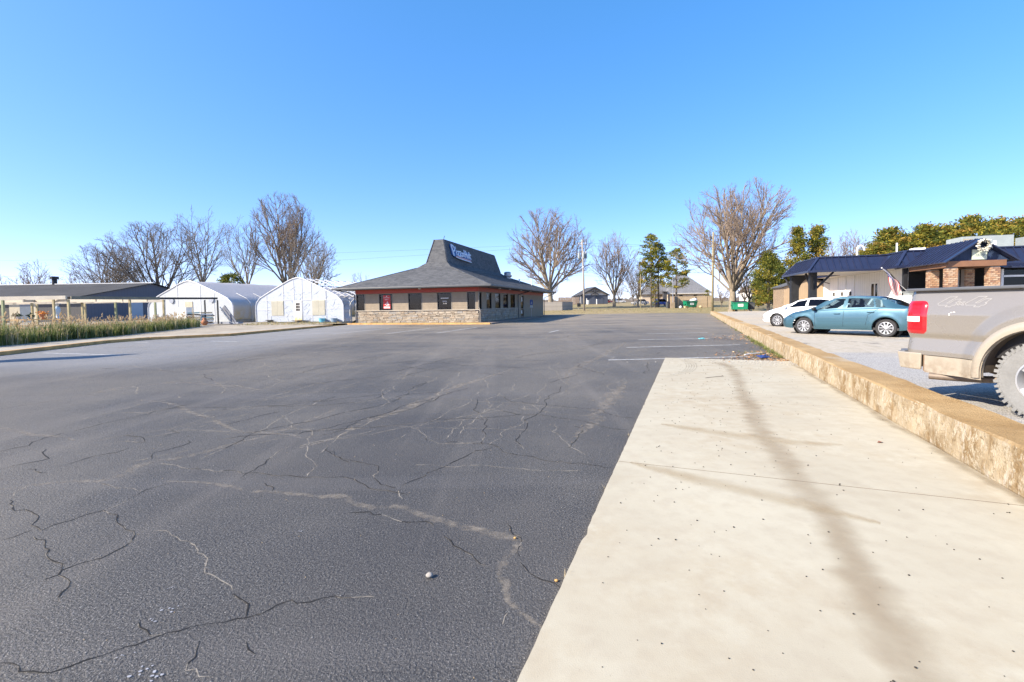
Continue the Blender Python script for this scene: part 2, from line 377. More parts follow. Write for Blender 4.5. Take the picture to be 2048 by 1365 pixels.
STRIPES=[((2.71, 12.84), (6.9, 13.19)), ((4.14, 16.45), (8.46, 16.85)), ((5.52, 19.85), (8.7, 19.96)), ((6.93, 23.51), (10.3, 23.94)), ((8.25, 27.16), (11.48, 27.39)), ((9.77, 31.16), (12.99, 31.41)), ((11.29, 35.25), (14.6, 35.5)), ((-10.97, 27.35), (-9.06, 33.88)), ((-7.45, 27.11), (-5.88, 32.97)), ((-4.49, 26.99), (-2.58, 33.46)), ((2.11, 25.93), (2.89, 28.03)), ((6.6, 44.1), (8.1, 44.9)), ((-18.25, 17.66), (-14.08, 16.31)), ((-19.06, 22.92), (-18.07, 22.53)), ((-15.15, 22.83), (-13.41, 22.2)), ((-13.72, 26.61), (-11.86, 28.04))]
STAIN=[(5.39, 11.81), (5.08, 10.44), (4.42, 8.84), (3.89, 7.66), (3.57, 6.75), (3.23, 6.04), (3.02, 5.46), (2.85, 5.04), (2.76, 4.67), (2.6, 4.23), (2.49, 3.87), (2.41, 3.59), (2.26, 3.18), (2.05, 2.7), (1.82, 2.17)]
# ---------------------------------------------------------------- ground and setting
MAT = {}
MAT['asphalt'] = m_asphalt(); MAT['pad'] = m_concrete(); MAT['wall'] = m_wall(); MAT['gravel'] = m_gravel(); MAT['grassg'] = m_grass_ground()
MAT['stripe'] = (lambda n: n.pbsdf(n.mix(n.rng(n.noise(9,5,.7),.4,.6),(.62,.62,.60),(.38,.38,.37)), .8, 0, None, .3, alpha=n.rng(n.noise(5,6,.8),.30,.50,.2,.92)))(NT('worn_white_paint'))
MAT['kerb'] = simple('painted_kerb', (.58,.33,.12), .85, .35, 2.2, .01, 30)
MAT['walk'] = simple('sidewalk_concrete', (.37,.33,.26), .9, .2, 1.2, .004, 60)
MAT['dirtlot'] = simple('pale_gravel_ground', (.35,.30,.225), .95, .28, .9, .02, 25)
MAT['crack'] = simple('crack_line', (.012,.011,.010), .95, .3, 9)
MAT['crackdust'] = m_decal('crack_dust', (.29,.258,.21), (.39,.35,.285), .62, 14, edge=.75)
MAT['band'] = m_decal('dusty_repair_band', (.27,.235,.19), (.37,.325,.265), .49, 9, edge=.62)
MAT['stain'] = m_soft('rust_water_stain', (.345,.265,.17), .46, 3.0)

WD = Vector((.3655,.9308,0)); WN = Vector((.9308,-.3655,0)); WO = Vector((2.63,0,0))
def wf(u, v, z): p = WO + WD*u + WN*v; return (p.x, p.y, z)

def terr(x, y):
    t = 0.
    for a,b,z0,z1 in ((72,80,0,.5),(80,97,.5,.62),(97,135,.62,1.55),(135,400,1.55,2.4),(400,1500,2.4,3.5)):
        if y >= b: t = z1
        elif y > a: t = z0+(z1-z0)*(y-a)/(b-a); break
    return t - .03
# one sheet of ground out to the horizon
mb = MB()
xs = [-1500,-700,-400,-250,-170,-120,-90]+[-75+5*i for i in range(43)]+[150,180,230,300,420,700,1500]
ys = [-120,-60,-20,0,6,10]+[14+4*i for i in range(36)]+[170,200,260,330,420,600,1000,2600]
for y in ys:
    for x in xs: mb.v.append((x,y,terr(x,y)))
nx = len(xs)
for j in range(len(ys)-1):
    for i in range(nx-1):
        mb.f.append((j*nx+i,j*nx+i+1,(j+1)*nx+i+1,(j+1)*nx+i)); mb.m.append(0)
struct(mb.build('ground', MAT['grassg'], smooth=True))

# asphalt lot: left edge follows the kerb, right edge the retaining wall
kerb = [(-17.5,4),(-18.6,12),(-18.97,16.8),(-20.1,22.5),(-19.6,24.6),(-16.75,27),(-16.2,32),(-15.33,39.0)]
mb = MB()
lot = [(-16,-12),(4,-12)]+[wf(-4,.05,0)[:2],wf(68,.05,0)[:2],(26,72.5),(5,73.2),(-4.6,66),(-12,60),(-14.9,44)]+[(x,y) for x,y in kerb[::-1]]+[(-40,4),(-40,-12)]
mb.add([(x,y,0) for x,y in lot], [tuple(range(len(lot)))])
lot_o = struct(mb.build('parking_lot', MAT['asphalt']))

def ribbon(mb, pts, w, z, jit=0., sub=.12, taper=True):
    P = [Vector((x,y,0)) for x,y in pts]
    out = []
    for i,(a,b) in enumerate(zip(P,P[1:])):
        L = (b-a).length; k = max(1,min(60,int(L/sub)))
        m0 = (b-P[max(0,i-1)])*.5; m1 = (P[min(len(P)-1,i+2)]-a)*.5
        if L>0: m0 = m0*min(1,L/max(m0.length,1e-6)); m1 = m1*min(1,L/max(m1.length,1e-6))
        for j in range(k):
            t = j/k; t2,t3 = t*t,t*t*t
            out.append(a*(2*t3-3*t2+1)+m0*(t3-2*t2+t)+b*(-2*t3+3*t2)+m1*(t3-t2))
    out.append(P[-1])
    if jit:
        off = 0.; sm = list(out)
        for i in range(1,len(out)-1):
            t = (sm[i+1]-sm[i-1]).normalized(); nn = Vector((-t.y,t.x,0))
            off = off*.6+random.uniform(-jit,jit); out[i] = sm[i] + nn*off
    k = len(out); base = len(mb.v)
    for i,p in enumerate(out):
        t = (out[min(i+2,k-1)]-out[max(i-2,0)]).normalized(); nn = Vector((-t.y,t.x,0))
        ww = w*(min(1,.25+3*min(i,k-1-i)/max(1,k)) if taper else 1)*(1+random.uniform(-.25,.25)*(1 if jit else 0))
        for sgn,v in ((-1,0),(1,1)):
            q = p+nn*(ww/2*sgn); mb.v.append((q.x,q.y,z)); mb.uv[len(mb.v)-1]=(i*.1,v)
    for i in range(k-1):
        a = base+2*i; mb.f.append((a,a+1,a+3,a+2) if True else None); mb.m.append(0)
def flipz(mb):
    for i,f in enumerate(mb.f):
        a,b,c = (Vector(mb.v[j]) for j in f[:3])
        if (b-a).cross(c-a).z < 0: mb.f[i] = f[::-1]
mb = MB()
for pts,w in BANDS: ribbon(mb, pts, w*2.6, .001, .02, .15)
flipz(mb); mb.build('dusty_repair_band', MAT['band'], lot_o, kind='stuff')
rc = random.Random(17)
def jag(pts, rough):
    P = [Vector((x,y,0)) for x,y in pts]
    while True:
        out = [P[0]]; done = True
        for a,b in zip(P,P[1:]):
            L = (b-a).length; d = math.hypot(b.x,b.y)
            if L > .05+.012*d:
                t = (b-a).normalized(); nn = Vector((-t.y,t.x,0)); out.append(a.lerp(b,rc.uniform(.4,.6))+nn*rc.gauss(0,rough*L)); done = False
            out.append(b)
        P = out
        if done: return [(p.x,p.y) for p in P]
net = [jag(p,.09) for p in CRACKS]
# finer web of cracks, mostly along and across the lanes
for i in range(300):
    y = 4.6+34*rc.random()**1.3; x = rc.uniform(-.95,.36)*y*1.05
    if x > -.95+.392*y: continue
    a = rc.choice((1.19,1.19,1.22,1.25,-.38,-.35,.3))+rc.gauss(0,.25); p = Vector((x,y)); pts = [(p.x,p.y)]
    for k in range(rc.randint(2,6)):
        a += rc.gauss(0,.16); p = p+Vector((math.cos(a),math.sin(a)))*rc.uniform(.3,1.0)*(.5+.09*y)
        if p.x > -.85+.392*p.y or p.y > 40 or p.y < 1.8: break
        pts.append((p.x,p.y))
    if len(pts) > 1: net.append(jag(pts,.075))
def thin(mb, pts, w0, wd, z, keep):
    k = len(pts); base = None; on = False; gate = rc.random()
    for i,(x,y) in enumerate(pts):
        if rc.random() < .14: gate = rc.random()
        d = math.hypot(x,y); p0,p1 = pts[max(0,i-1)],pts[min(k-1,i+1)]
        t = Vector((p1[0]-p0[0],p1[1]-p0[1])); t = t.normalized() if t.length else Vector((1,0))
        w = (w0+wd*d)*rc.uniform(.35,1.3)*(.35 if i in (0,k-1) else 1)/2
        mb.v.append((x-t.y*w,y+t.x*w,z)); mb.v.append((x+t.y*w,y-t.x*w,z)); n_ = len(mb.v)
        mb.uv[n_-2] = (i,0); mb.uv[n_-1] = (i,1)
        if i and gate < (keep if d < 6 or keep > .65 else keep*.6): mb.f.append((n_-4,n_-3,n_-1,n_-2)); mb.m.append(0)
m_d, m_c = MB(), MB()
for pts in net: thin(m_d, pts, .007, .0036, .0018, .84)
for i,pts in enumerate(net):
    if i < len(CRACKS) or i%4 == 0: thin(m_c, pts, .0038, .001, .0026, .66)
flipz(m_d); m_d.build('crack_dust', MAT['crackdust'], lot_o, kind='stuff')
flipz(m_c); m_c.build('crack', MAT['crack'], lot_o, kind='stuff')
for a,b in STRIPES:
    m2 = MB(); ribbon(m2, [a,b], .11, .0035, 0, .5, False); flipz(m2)
    m2.build('painted_line', MAT['stripe'], lot_o)
mb = MB()      # pale paint blots near the camera
for px,py,r in ((-1.86,2.36,.045),(-1.86,2.27,.03),(-1.82,2.05,.035),(-1.66,1.95,.055),(-1.60,1.92,.05),(-1.72,1.78,.035),(-1.98,2.55,.025),(-1.55,3.2,.03),(.55,5.45,.035)):
    for k in range(6):
        cx,cy,rr = px+random.gauss(0,r*.45), py+random.gauss(0,r*.35), r*random.uniform(.08,.22)
        pts = [(cx+rr*random.uniform(.5,1.2)*math.cos(a*PI/4), cy+rr*random.uniform(.4,1)*math.sin(a*PI/4), .0036+k*.0003) for a in range(8)]
        mb.add(pts,[tuple(range(8))])
mb.build('paint_blot', simple('pale_blot',(.33,.34,.37),.8,.2,20), lot_o, kind='stuff')

# concrete pad: four slabs with open joints
pad = struct(thing('concrete_pad', None, None))
us = [-6.0,-1.9,1.82,5.02+1.0,13.55]
us = [-6.5,-.2,3.6,7.0,12.75]
def zpad(u): return .022
for i in range(4):
    u0,u1 = us[i]+.007, us[i+1]-.007
    m2 = MB()
    kk = int((u1-u0)/.09); p = [wf(u0,-.012,0)[:2], wf(u1,-.012,0)[:2]]+[wf(u1-(u1-u0)*j/kk,-3.12+random.uniform(-.003,.003)+(.016*random.random() if random.random()<.05 else 0),0)[:2] for j in range(kk+1)]
    m2.prism(p if True else p, -.02, .024)
    m2.build('slab', MAT['pad'], pad)
for i in (1,2,3):
    m2 = MB(); a,b,c,d = wf(us[i]-.0065,-3.11,0),wf(us[i]-.0065,-.015,0),wf(us[i]+.0065,-.015,0),wf(us[i]+.0065,-3.11,0)
    m2.prism([q[:2] for q in (a,b,c,d)],0,.0225); m2.build('joint_filler', simple('joint_filler',(.13,.10,.075),.95,.3,9), pad)
m2 = MB(); ribbon(m2, STAIN+[(1.5,1.5),(1.2,.8)], .46, .0255, .01, .1, False); flipz(m2); m2.build('water_stain', MAT['stain'], pad)
m2 = MB(); ribbon(m2, [wf(5.2,-2.8,0)[:2],wf(4.85,-1.6,0)[:2],wf(4.9,-.9,0)[:2]], .42, .0265, 0, .1); ribbon(m2,[wf(3.6,-3.0,0)[:2],wf(3.2,-2.,0)[:2],wf(2.9,-1.2,0)[:2]],.38,.0272,0,.1); flipz(m2); m2.build('rust_streak', m_soft('rust_streak',(.40,.29,.15),.34,3.), pad)

# curved tyre scuffs at the far left corner and dirt along the wall foot
m2 = MB()
for k in range(5):
    ribbon(m2, [wf(12.6,-2.75+k*.05,0)[:2],wf(11.4,-2.55+k*.06,0)[:2],wf(10.2,-2.6+k*.05,0)[:2],wf(9.2,-2.95+k*.03,0)[:2]], .035, .0279+k*.0002, 0, .12)
flipz(m2); m2.build('tyre_scuff', m_soft('tyre_scuff',(.22,.195,.16),.4,5.), pad, kind='stuff')
m2 = MB(); ribbon(m2, [wf(u*.5-2.5,-.045+.03*math.sin(u*1.7),0)[:2] for u in range(0,31)], .24, .0292, .015, .12, False); flipz(m2); m2.build('dirt_line', m_soft('wall_foot_dirt',(.28,.22,.14),.5,6.), pad)

# retaining wall in cast lengths
wall = thing('retaining_wall', 'long low tan concrete retaining wall between the asphalt lot and the raised gravel lot', 'wall')
cuts = [-3.0,6.9,12.4,17.3,22.0,24.6,26.0,38,50,64.5]
for i in range(len(cuts)-1):
    u0,u1 = cuts[i]+.008, cuts[i+1]-.008
    m2 = MB(); k = max(1,int((u1-u0)/.35)); base = len(m2.v)
    zt = .42 + random.uniform(-.008,.008) + (.03 if i==4 else 0)
    for j in range(k+1):
        u = u0+(u1-u0)*j/k
        r = lambda a: random.uniform(-a,a)
        for v,z in ((r(.012),-.05),(.0+r(.016),.2),(.008+r(.01),zt-.02+r(.008)),(.03,zt+r(.011)),(.47+r(.014),zt+r(.012)),(.50,zt-.03),(.5,-.05)):
            m2.v.append(wf(u,v,z))
    for j in range(k):
        for q in range(6):
            a = base+j*7+q; m2.f.append((a,a+7,a+8,a+1)); m2.m.append(0)
    m2.f.append(tuple(base+q for q in range(7))); m2.m.append(0)
    m2.f.append(tuple(base+k*7+q for q in range(6,-1,-1))); m2.m.append(0)
    m2.build('wall_segment', MAT['wall'], wall)

# raised gravel lot behind the wall
mb = MB()
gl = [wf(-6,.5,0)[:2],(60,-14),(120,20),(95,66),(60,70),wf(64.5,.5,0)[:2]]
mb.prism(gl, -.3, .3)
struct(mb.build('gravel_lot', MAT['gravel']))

# left side: kerb, sidewalk and pale gravel ground
def strip_poly(line, off):
    out = []
    P = [Vector((x,y,0)) for x,y in line]
    for i,p in enumerate(P):
        t = (P[min(i+1,len(P)-1)]-P[max(i-1,0)]).normalized(); nn = Vector((-t.y,t.x,0))
        out.append(p+nn*off)
    return out
kp = [(-17.6,2),(-18.6,12),(-18.97,16.8),(-20.1,22.5),(-19.6,24.6),(-16.75,27),(-16.2,32),(-15.33,39.0)]
L0, L1 = strip_poly(kp,0), strip_poly(kp,.22)
kerb_o = struct(thing('kerb', None, None))
for i in range(len(kp)-1):
    m2 = MB()
    a,b,c,d = L0[i],L0[i+1],L1[i+1],L1[i]
    m2.hexa([(p.x,p.y,-.02) for p in (a,b,c,d)]+[(p.x,p.y,.15) for p in (a,b,c,d)])
    flip = None
    m2.build('kerb_segment', MAT['kerb'], kerb_o, bevel=.025)
mb = MB()
L2 = strip_poly(kp,1.9)
for i in range(len(kp)-1):
    a,b,c,d = L1[i],L1[i+1],L2[i+1],L2[i]
    mb.quad((a.x,a.y,.146),(b.x,b.y,.146),(c.x,c.y,.15),(d.x,d.y,.15))
flipz(mb); struct(mb.build('sidewalk', MAT['walk']))
mb = MB()
gv = [L2[0]]+L2[1:]
left = [(-60,2),(-60,16),(-60,24),(-60,30),(-60,36),(-60,42),(-60,50),(-60,58)]
for i in range(len(gv)-1):
    a,b = gv[i],gv[i+1]; c,d = left[i+1],left[i]
    mb.quad((a.x,a.y,.148),(b.x,b.y,.148),(c[0],c[1],.36),(d[0],d[1],.36))
a = gv[-1]
mb.quad((a.x,a.y,.148),(-15.1,42.6,.13),(-20,60,.34),(left[-1][0],left[-1][1],.36))
flipz(mb); struct(mb.build('gravel_yard', MAT['dirtlot']))
# ---------------------------------------------------------------- restaurant building
def m_siding(name, c, pitch=.16, axis=2):
    n = NT(name)
    z = n.n('SeparateXYZ', Vector=n.obj).outputs[axis]
    saw = n.math('FRACT', n.math('DIVIDE', z, pitch))
    a = n.noise(2.5,4,.6)
    col = n.mix(n.rng(a,.3,.7), tuple(x*.88 for x in c), tuple(x*1.1 for x in c))
    col = n.mix(n.rng(saw,.0,.1,.55,0), col, tuple(x*.35 for x in c))
    return n.pbsdf(col, .75, 0, n.bump(n.rng(saw,0,.12),.01,.6), .3)
def m_shingle(name, c, c2):
    n = NT(name)
    v = n.n('TexVoronoi', Scale=3.2, Vector=n.map(scale=(1,1,2.2)))
    f = n.noise(50,3,.7); a = n.noise(.6,4,.6)
    cell = n.n('SeparateColor', Color=v.outputs['Color']).outputs[0]
    col = n.mix(cell, c, c2)
    col = n.mix(n.rng(f,.4,.75,0,.55), col, tuple(min(1,x*2.0) for x in c2))
    col = n.mix(n.rng(a,.5,.7,0,.25), col, tuple(x*1.6 for x in c2))
    return n.pbsdf(col, .95, 0, n.bump(f,.01,.6), .2)
MAT['tan_siding'] = m_siding('taupe_lap_siding', (.30,.245,.18))
MAT['tan_plain'] = simple('taupe_trim', (.25,.22,.18), .7, .1)
MAT['red_band'] = simple('red_fascia_paint', (.36,.040,.02), .5, .12, 2)
MAT['shingle'] = m_shingle('grey_shingle', (.058,.061,.066), (.115,.117,.12))
MAT['gutter'] = simple('dark_grey_gutter', (.07,.075,.08), .45, .1)
MAT['dark_frame'] = simple('dark_bronze_frame', (.012,.013,.016), .4, .1)
MAT['white_paint'] = simple('white_paint', (.78,.77,.74), .55, .06)
MAT['galv'] = simple('galvanised_metal', (.42,.44,.46), .4, .15, 4, metal=.7)
MAT['stoneA'] = simple('ledge_stone_cream', (.42,.36,.28), .9, .18, 2.5, .008, 30)
MAT['stoneB'] = simple('ledge_stone_tan', (.36,.29,.215), .9, .2, 2.5, .008, 30)
MAT['stoneC'] = simple('ledge_stone_grey', (.34,.315,.28), .9, .2, 2.5, .008, 30)
MAT['mortar'] = simple('dark_mortar', (.13,.115,.10), .95, .15)
MAT['cap'] = simple('stone_cap', (.47,.42,.34), .85, .12)
def m_glass(name, tint, rough=.04, refl=.6):
    n = NT(name)
    tr = n.n('BsdfTransparent'); tr.inputs[0].default_value = (*tint,1)
    gl = n.n('BsdfGlossy'); gl.inputs['Roughness'].default_value = rough
    fr = n.n('Fresnel'); fr.inputs[0].default_value = 1.5
    f = n.math('ADD', n.math('MULTIPLY', fr.outputs[0], refl), .02)
    mx = n.n('MixShader', i0=f, i1=tr.outputs[0], i2=gl.outputs[0])
    n.t.links.new(mx.outputs[0], n.out.inputs[0]); return n.mat
MAT['glass'] = m_glass('window_glass', (.30,.34,.36), .04, .28)
MAT['carglass'] = m_glass('car_glass', (.55,.66,.68))
MAT['darkglass'] = m_glass('tinted_car_glass', (.06,.075,.08))
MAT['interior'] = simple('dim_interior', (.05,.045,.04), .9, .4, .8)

def shingled(mb, A, B, Cc, D, n, lift=.014, m=0):
    """A,B lower edge (left,right); Cc,D upper edge (right,left): overlapping courses"""
    A,B,Cc,D = map(Vector,(A,B,Cc,D))
    nr = (B-A).cross(D-A).normalized()
    for i in range(n):
        t0,t1 = i/n,(i+1)/n
        a,b = A.lerp(D,t0),B.lerp(Cc,t0); d,c = A.lerp(D,t1),B.lerp(Cc,t1)
        mb.add([tuple(a),tuple(b),tuple(b+nr*lift),tuple(a+nr*lift),tuple(c+nr*.002),tuple(d+nr*.002)],[(0,1,2,3),(3,2,4,5)],m)

def stone_panel(mb, L, H, seed, depth=.10):
    """irregular ledge stones on plane y=0 (x 0..L, z 0..H), proud towards -y"""
    rd = random.Random(seed); z = .0
    while z < H-.04:
        h = min(rd.choice((.09,.12,.15,.19)), H-z)
        x = -.02
        while x < L-.03:
            w = rd.uniform(.16,.62); w = min(w, L-x)
            sub = [(z,h)] if h < .14 or rd.random() < .6 else [(z,h*.5),(z+h*.5,h*.5)]
            for zz,hh in sub:
                d = depth + rd.uniform(-.025,.03); g = .011
                j = lambda: rd.uniform(-.008,.008)
                x0,x1,a,b = x+g,x+w-g,zz+g,zz+hh-g
                vs = [(x0+j(),-d+j(),a+j()),(x1+j(),-d+j(),a+j()),(x1+j(),-d+j(),b+j()),(x0+j(),-d+j(),b+j()),(x0,0,a),(x1,0,a),(x1,0,b),(x0,0,b)]
                mb.add(vs,[(0,1,2,3),(4,5,1,0),(5,6,2,1),(6,7,3,2),(7,4,0,3)], rd.choice((0,0,0,1,1,2)))
            x += w
        z += h

PHO = (-2.96,39.85); PHR = math.atan2(-.28,.96)
ph = thing('restaurant', 'low restaurant with grey shingled hip roof, raised roof hut, red band and stone base', 'restaurant', (PHO[0],PHO[1],0), PHR)
W0, DEP, ZB = -12.3, 26.8, 2.84
front_win = [(-12.24,-11.38),(-9.8,-8.42),(-6.76,-5.42),(-3.86,-2.5),(-.98,-.24)]
side_win = [(.22,.95),(2.3,3.7),(4.85,6.5),(7.45,9.2),(10.1,11.9)]
mb = MB()
xs_ = [W0]+[v for w in front_win for v in w]+[0]
mb.box(W0,0,.0,0,.2,1.24)
for a,b in zip(xs_[0::2],xs_[1::2]):
    if b-a>.02: mb.box(a,0.0,1.24,b,.2,ZB)
mb.box(W0,0,2.80,0,.2,3.2)
ys_ = [.2]+[v for w in side_win for v in w]+[14.5]
mb.box(-.2,.2,0,0,14.5,1.24)
for a,b in zip(ys_[0::2],ys_[1::2]):
    if b-a>.02: mb.box(-.2,a,1.24,0,b,ZB)
mb.box(-.2,.2,2.80,0,DEP,3.2)
mb.box(-.2,15.75,0,0,DEP,2.8)
mb.box(W0,.2,0,W0+.2,DEP,3.2); mb.box(W0+.2,DEP-.2,0,-.2,DEP,3.2)
mb.build('wall', MAT['tan_siding'], ph)
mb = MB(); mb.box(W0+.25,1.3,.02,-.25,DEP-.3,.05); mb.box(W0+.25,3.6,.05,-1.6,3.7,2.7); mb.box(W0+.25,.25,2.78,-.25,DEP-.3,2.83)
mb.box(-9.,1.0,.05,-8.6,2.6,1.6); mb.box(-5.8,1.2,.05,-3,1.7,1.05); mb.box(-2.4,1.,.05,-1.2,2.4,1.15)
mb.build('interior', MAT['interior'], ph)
mb = MB(); mb.box(W0-.04,-.045,ZB,.045,.0,3.21); mb.box(.0,.0,ZB,.045,DEP+.04,3.21); mb.box(W0-.045,0,ZB,W0,DEP,3.21)
mb.build('red_band', MAT['red_band'], ph)
for i,(a,b) in enumerate(front_win):
    f = MB(); t=.07
    for x0,z0,x1,z1 in ((a,1.27,b,1.27+t),(a,2.79-t,b,2.79),(a,1.27+t,a+t,2.79-t),(b-t,1.27+t,b,2.79-t)): f.box(x0,.05,z0,x1,.12,z1)
    w = f.build('window_frame', MAT['dark_frame'], ph)
    g = MB(); g.box(a+t,.085,1.27+t,b-t,.095,2.79-t); g.build('pane', MAT['glass'], w)
    tr = MB(); tr.box(a-.07,-.012,1.24,a,.05,2.8); tr.build('trim', MAT['tan_plain'], w); tr = MB(); tr.box(b,-.012,1.24,b+.07,.05,2.8); tr.build('trim', MAT['tan_plain'], w)
for i,(a,b) in enumerate(side_win):
    f = MB(); t=.07
    for x0,z0,x1,z1 in ((a,1.27,b,1.27+t),(a,2.79-t,b,2.79),(a,1.27+t,a+t,2.79-t),(b-t,1.27+t,b,2.79-t)): f.box(-.12,x0,z0,-.05,x1,z1)
    w = f.build('window_frame', MAT['dark_frame'], ph)
    g = MB(); g.box(-.095,a+t,1.27+t,-.085,b-t,2.79-t); g.build('pane', MAT['glass'], w)
    tr = MB(); tr.box(-.05,a-.07,1.24,.012,a,2.8); tr.build('trim', MAT['tan_plain'], w); tr = MB(); tr.box(-.05,b,1.24,.012,b+.07,2.8); tr.build('trim', MAT['tan_plain'], w)
# door on the side
d = MB(); 
for a,b,z0,z1 in ((14.5,14.6,.04,2.78),(15.65,15.75,.04,2.78),(14.6,15.65,2.66,2.78),(14.6,15.65,.04,.3),(14.6,15.65,1.05,1.2)): d.box(-.12,a,z0,-.03,b,z1)
dd = d.build('door', MAT['dark_frame'], ph)
g = MB(); g.box(-.08,14.6,.3,-.07,15.65,2.66); g.build('pane', MAT['glass'], dd)
h = MB(); h.tube([(.02,15.5,.9),(.05,15.5,.95),(.05,15.5,1.35),(.02,15.5,1.4)],.018,6); h.build('handle', MAT['galv'], dd)
nb = MB(); nb.box(-.068,14.8,.55,-.062,15.3,.95); nb.build('door_notice', MAT['white_paint'], dd); nb = MB(); nb.box(-.068,14.9,2.0,-.062,15.35,2.5); nb.build('door_notice', MAT['white_paint'], dd)
# stone base
mb = MB(); stone_panel(mb, 12.45, 1.2, 3)
b0=len(mb.v)
for i in range(b0): x,y,z = mb.v[i]; mb.v[i]=(x+W0-.05,y,z)
mb.box(W0-.02,-.03,0,.05,.0,1.22,3)
mb.build('front_stone_facing', [MAT['stoneA'],MAT['stoneB'],MAT['stoneC'],MAT['mortar']], ph, kind='stuff')
mb = MB(); stone_panel(mb, 12.6, 1.2, 5)
b0=len(mb.v)
for i in range(b0): x,y,z = mb.v[i]; mb.v[i]=(-y,x+.0,z)
mb.box(0,.02,0,.03,12.6,1.22,3)
mb.build('side_stone_facing', [MAT['stoneA'],MAT['stoneB'],MAT['stoneC'],MAT['mortar']], ph, kind='stuff')
mb = MB(); mb.box(W0-.12,-.17,1.205,.17,-.005,1.27); mb.box(.005,-.005,1.205,.17,12.65,1.27); mb.build('stone_cap', MAT['cap'], ph, bevel=.01)
# roof
ex0,ex1,ey0,ey1,ze = -13.95,1.55,-1.15,27.9,3.36
R0 = [(ex0,ey0,ze),(ex1,ey0,ze),(ex1,ey1,ze),(ex0,ey1,ze)]
R1 = [(-8.05,4.05,5.42),(-4.25,4.05,5.42),(-4.25,23.2,5.42),(-8.05,23.2,5.42)]
R2 = [(-7.32,4.83,5.98),(-4.98,4.83,5.98),(-4.98,22.4,5.98),(-7.32,22.4,5.98)]
R3 = [(-6.69,5.41,8.33),(-5.61,5.41,8.33),(-5.61,21.6,8.33),(-6.69,21.6,8.33)]
mb = MB()
for i in range(4):
    j=(i+1)%4
    shingled(mb, R0[i],R0[j],R1[j],R1[i],38 if i%2==0 else 40)
    shingled(mb, R1[i],R1[j],R2[j],R2[i],7)
rf = mb.build('roof', MAT['shingle'], ph)
mb = MB()
for i in range(4):
    j=(i+1)%4; shingled(mb, R2[i],R2[j],R3[j],R3[i],17)
mb.add(R3,[(0,1,2,3)])
mb.build('roof_hut', MAT['shingle'], ph)
mb = MB()
for i in range(4): mb.beam(Vector(R2[i])+Vector((0,0,.02)),Vector(R3[i])+Vector((0,0,.02)),.16,.03); mb.beam(R0[i],Vector(R1[i])+Vector((0,0,.03)),.22,.03)
mb.beam(Vector(R3[0])+Vector((.5,0,.03)),Vector(R3[3])+Vector((.5,0,.03)),1.2,.05)
mb.build('hip_cap', MAT['shingle'], rf)
mb = MB(); mb.box(ex0+.05,ey0+.05,3.2,ex1-.05,ey1-.05,3.235); mb.build('soffit', MAT['gutter'], ph)
mb = MB(); t=.12
mb.box(ex0-t,ey0-t,3.22,ex1+t,ey0,3.38); mb.box(ex0-t,ey1,3.22,ex1+t,ey1+t,3.38); mb.box(ex0-t,ey0,3.22,ex0,ey1,3.38); mb.box(ex1,ey0,3.22,ex1+t,ey1,3.38)
mb.build('gutter', MAT['gutter'], ph, bevel=.03)
for pts,c in (([(1.5,12.9,3.25),(1.3,12.9,3.1),(.12,12.9,2.75),(.12,12.9,.15),(.3,12.9,.08)],'gutter'),([(1.5,27.5,3.25),(1.3,27.5,3.1),(.12,26.9,2.55),(.12,26.9,.1)],'gutter'),([(.12,-.1,2.8),(.12,-.1,1.45),(.32,-.3,1.1),(.32,-.3,.1)],'tan_plain'),([(ex0,-.9,3.25),(W0-.6,-.4,3.0),(W0-.1,-.08,2.75),(W0-.1,-.08,1.3)],'gutter')):
    m2 = MB(); m2.tube(pts,.055,6); m2.build('downspout', MAT[c], ph)
for x,y in ((.9,3.5),(.9,6.9),(.9,11.2),(.9,15.6),(-5.3,-.6)):
    m2=MB(); m2.lathe([(.12,3.20),(.13,3.16),(.09,3.13),(.001,3.13)],12,(x,y,0)); m2.build('soffit_light', MAT['white_paint'], ph)
m2=MB(); m2.lathe([(.42,4.6),(.42,5.3),(.6,5.42),(.62,5.6),(.46,5.66),(.46,5.9),(.52,5.95),(.3,6.08),(.01,6.1)],14,(-3.75,21.6,0)); m2.build('exhaust_fan', MAT['galv'], ph, smooth=True, angle=30)
for x,y,z0,z1,r in ((-2.1,21.6,4.2,4.95,.09),(-.9,23.6,3.9,4.95,.07)):
    m2=MB(); m2.lathe([(r,z0),(r,z1),(r*1.3,z1),(r*1.3,z1+.08),(.01,z1+.1)],8,(x,y,0)); m2.build('vent_pipe', MAT['white_paint'], ph)
m2=MB(); m2.tube([(-5.7,5.6,8.3),(-5.65,5.6,8.55),(-5.55,5.6,8.75)],.03,5); m2.build('roof_spike', MAT['gutter'], ph)
# window dressing
MAT['poster_red'] = simple('red_poster_paper', (.55,.03,.03), .5, .06)
MAT['poster_white'] = simple('poster_white_print', (.8,.78,.76), .5, .03)
mb=MB(); mb.box(-9.42,.064,1.42,-8.68,.076,2.66); po=mb.build('poster', MAT['poster_red'], ph)
RXm = Matrix.Rotation(PI/2,4,'X')
def ftext(t,size,x,z,name,mat,parent,y=.06,sx=1): return text_mesh(t,size,.003,name,mat,parent,Matrix.Translation((x,y,z))@RXm,0,sx)
ftext('NOW HIRING',.13,-9.05,2.44,'poster_lettering',MAT['poster_white'],po,.058,.8); ftext('APPLY',.15,-9.05,2.27,'poster_lettering',MAT['poster_white'],po,.058)
mb=MB()
for a,b,c,dd2 in ((-9.0,1.75,-8.95,2.1),(-9.15,1.9,-8.85,1.96),(-9.1,1.7,-8.98,1.78),(-8.9,1.72,-8.8,1.85),(-9.25,1.8,-9.15,1.86)): mb.box(a,.058,b,c,.063,dd2)
mb.box(-9.36,.058,1.47,-8.74,.063,1.62); mb.ball((-9.05,.06,2.58),(.05,.004,.05),8,4)
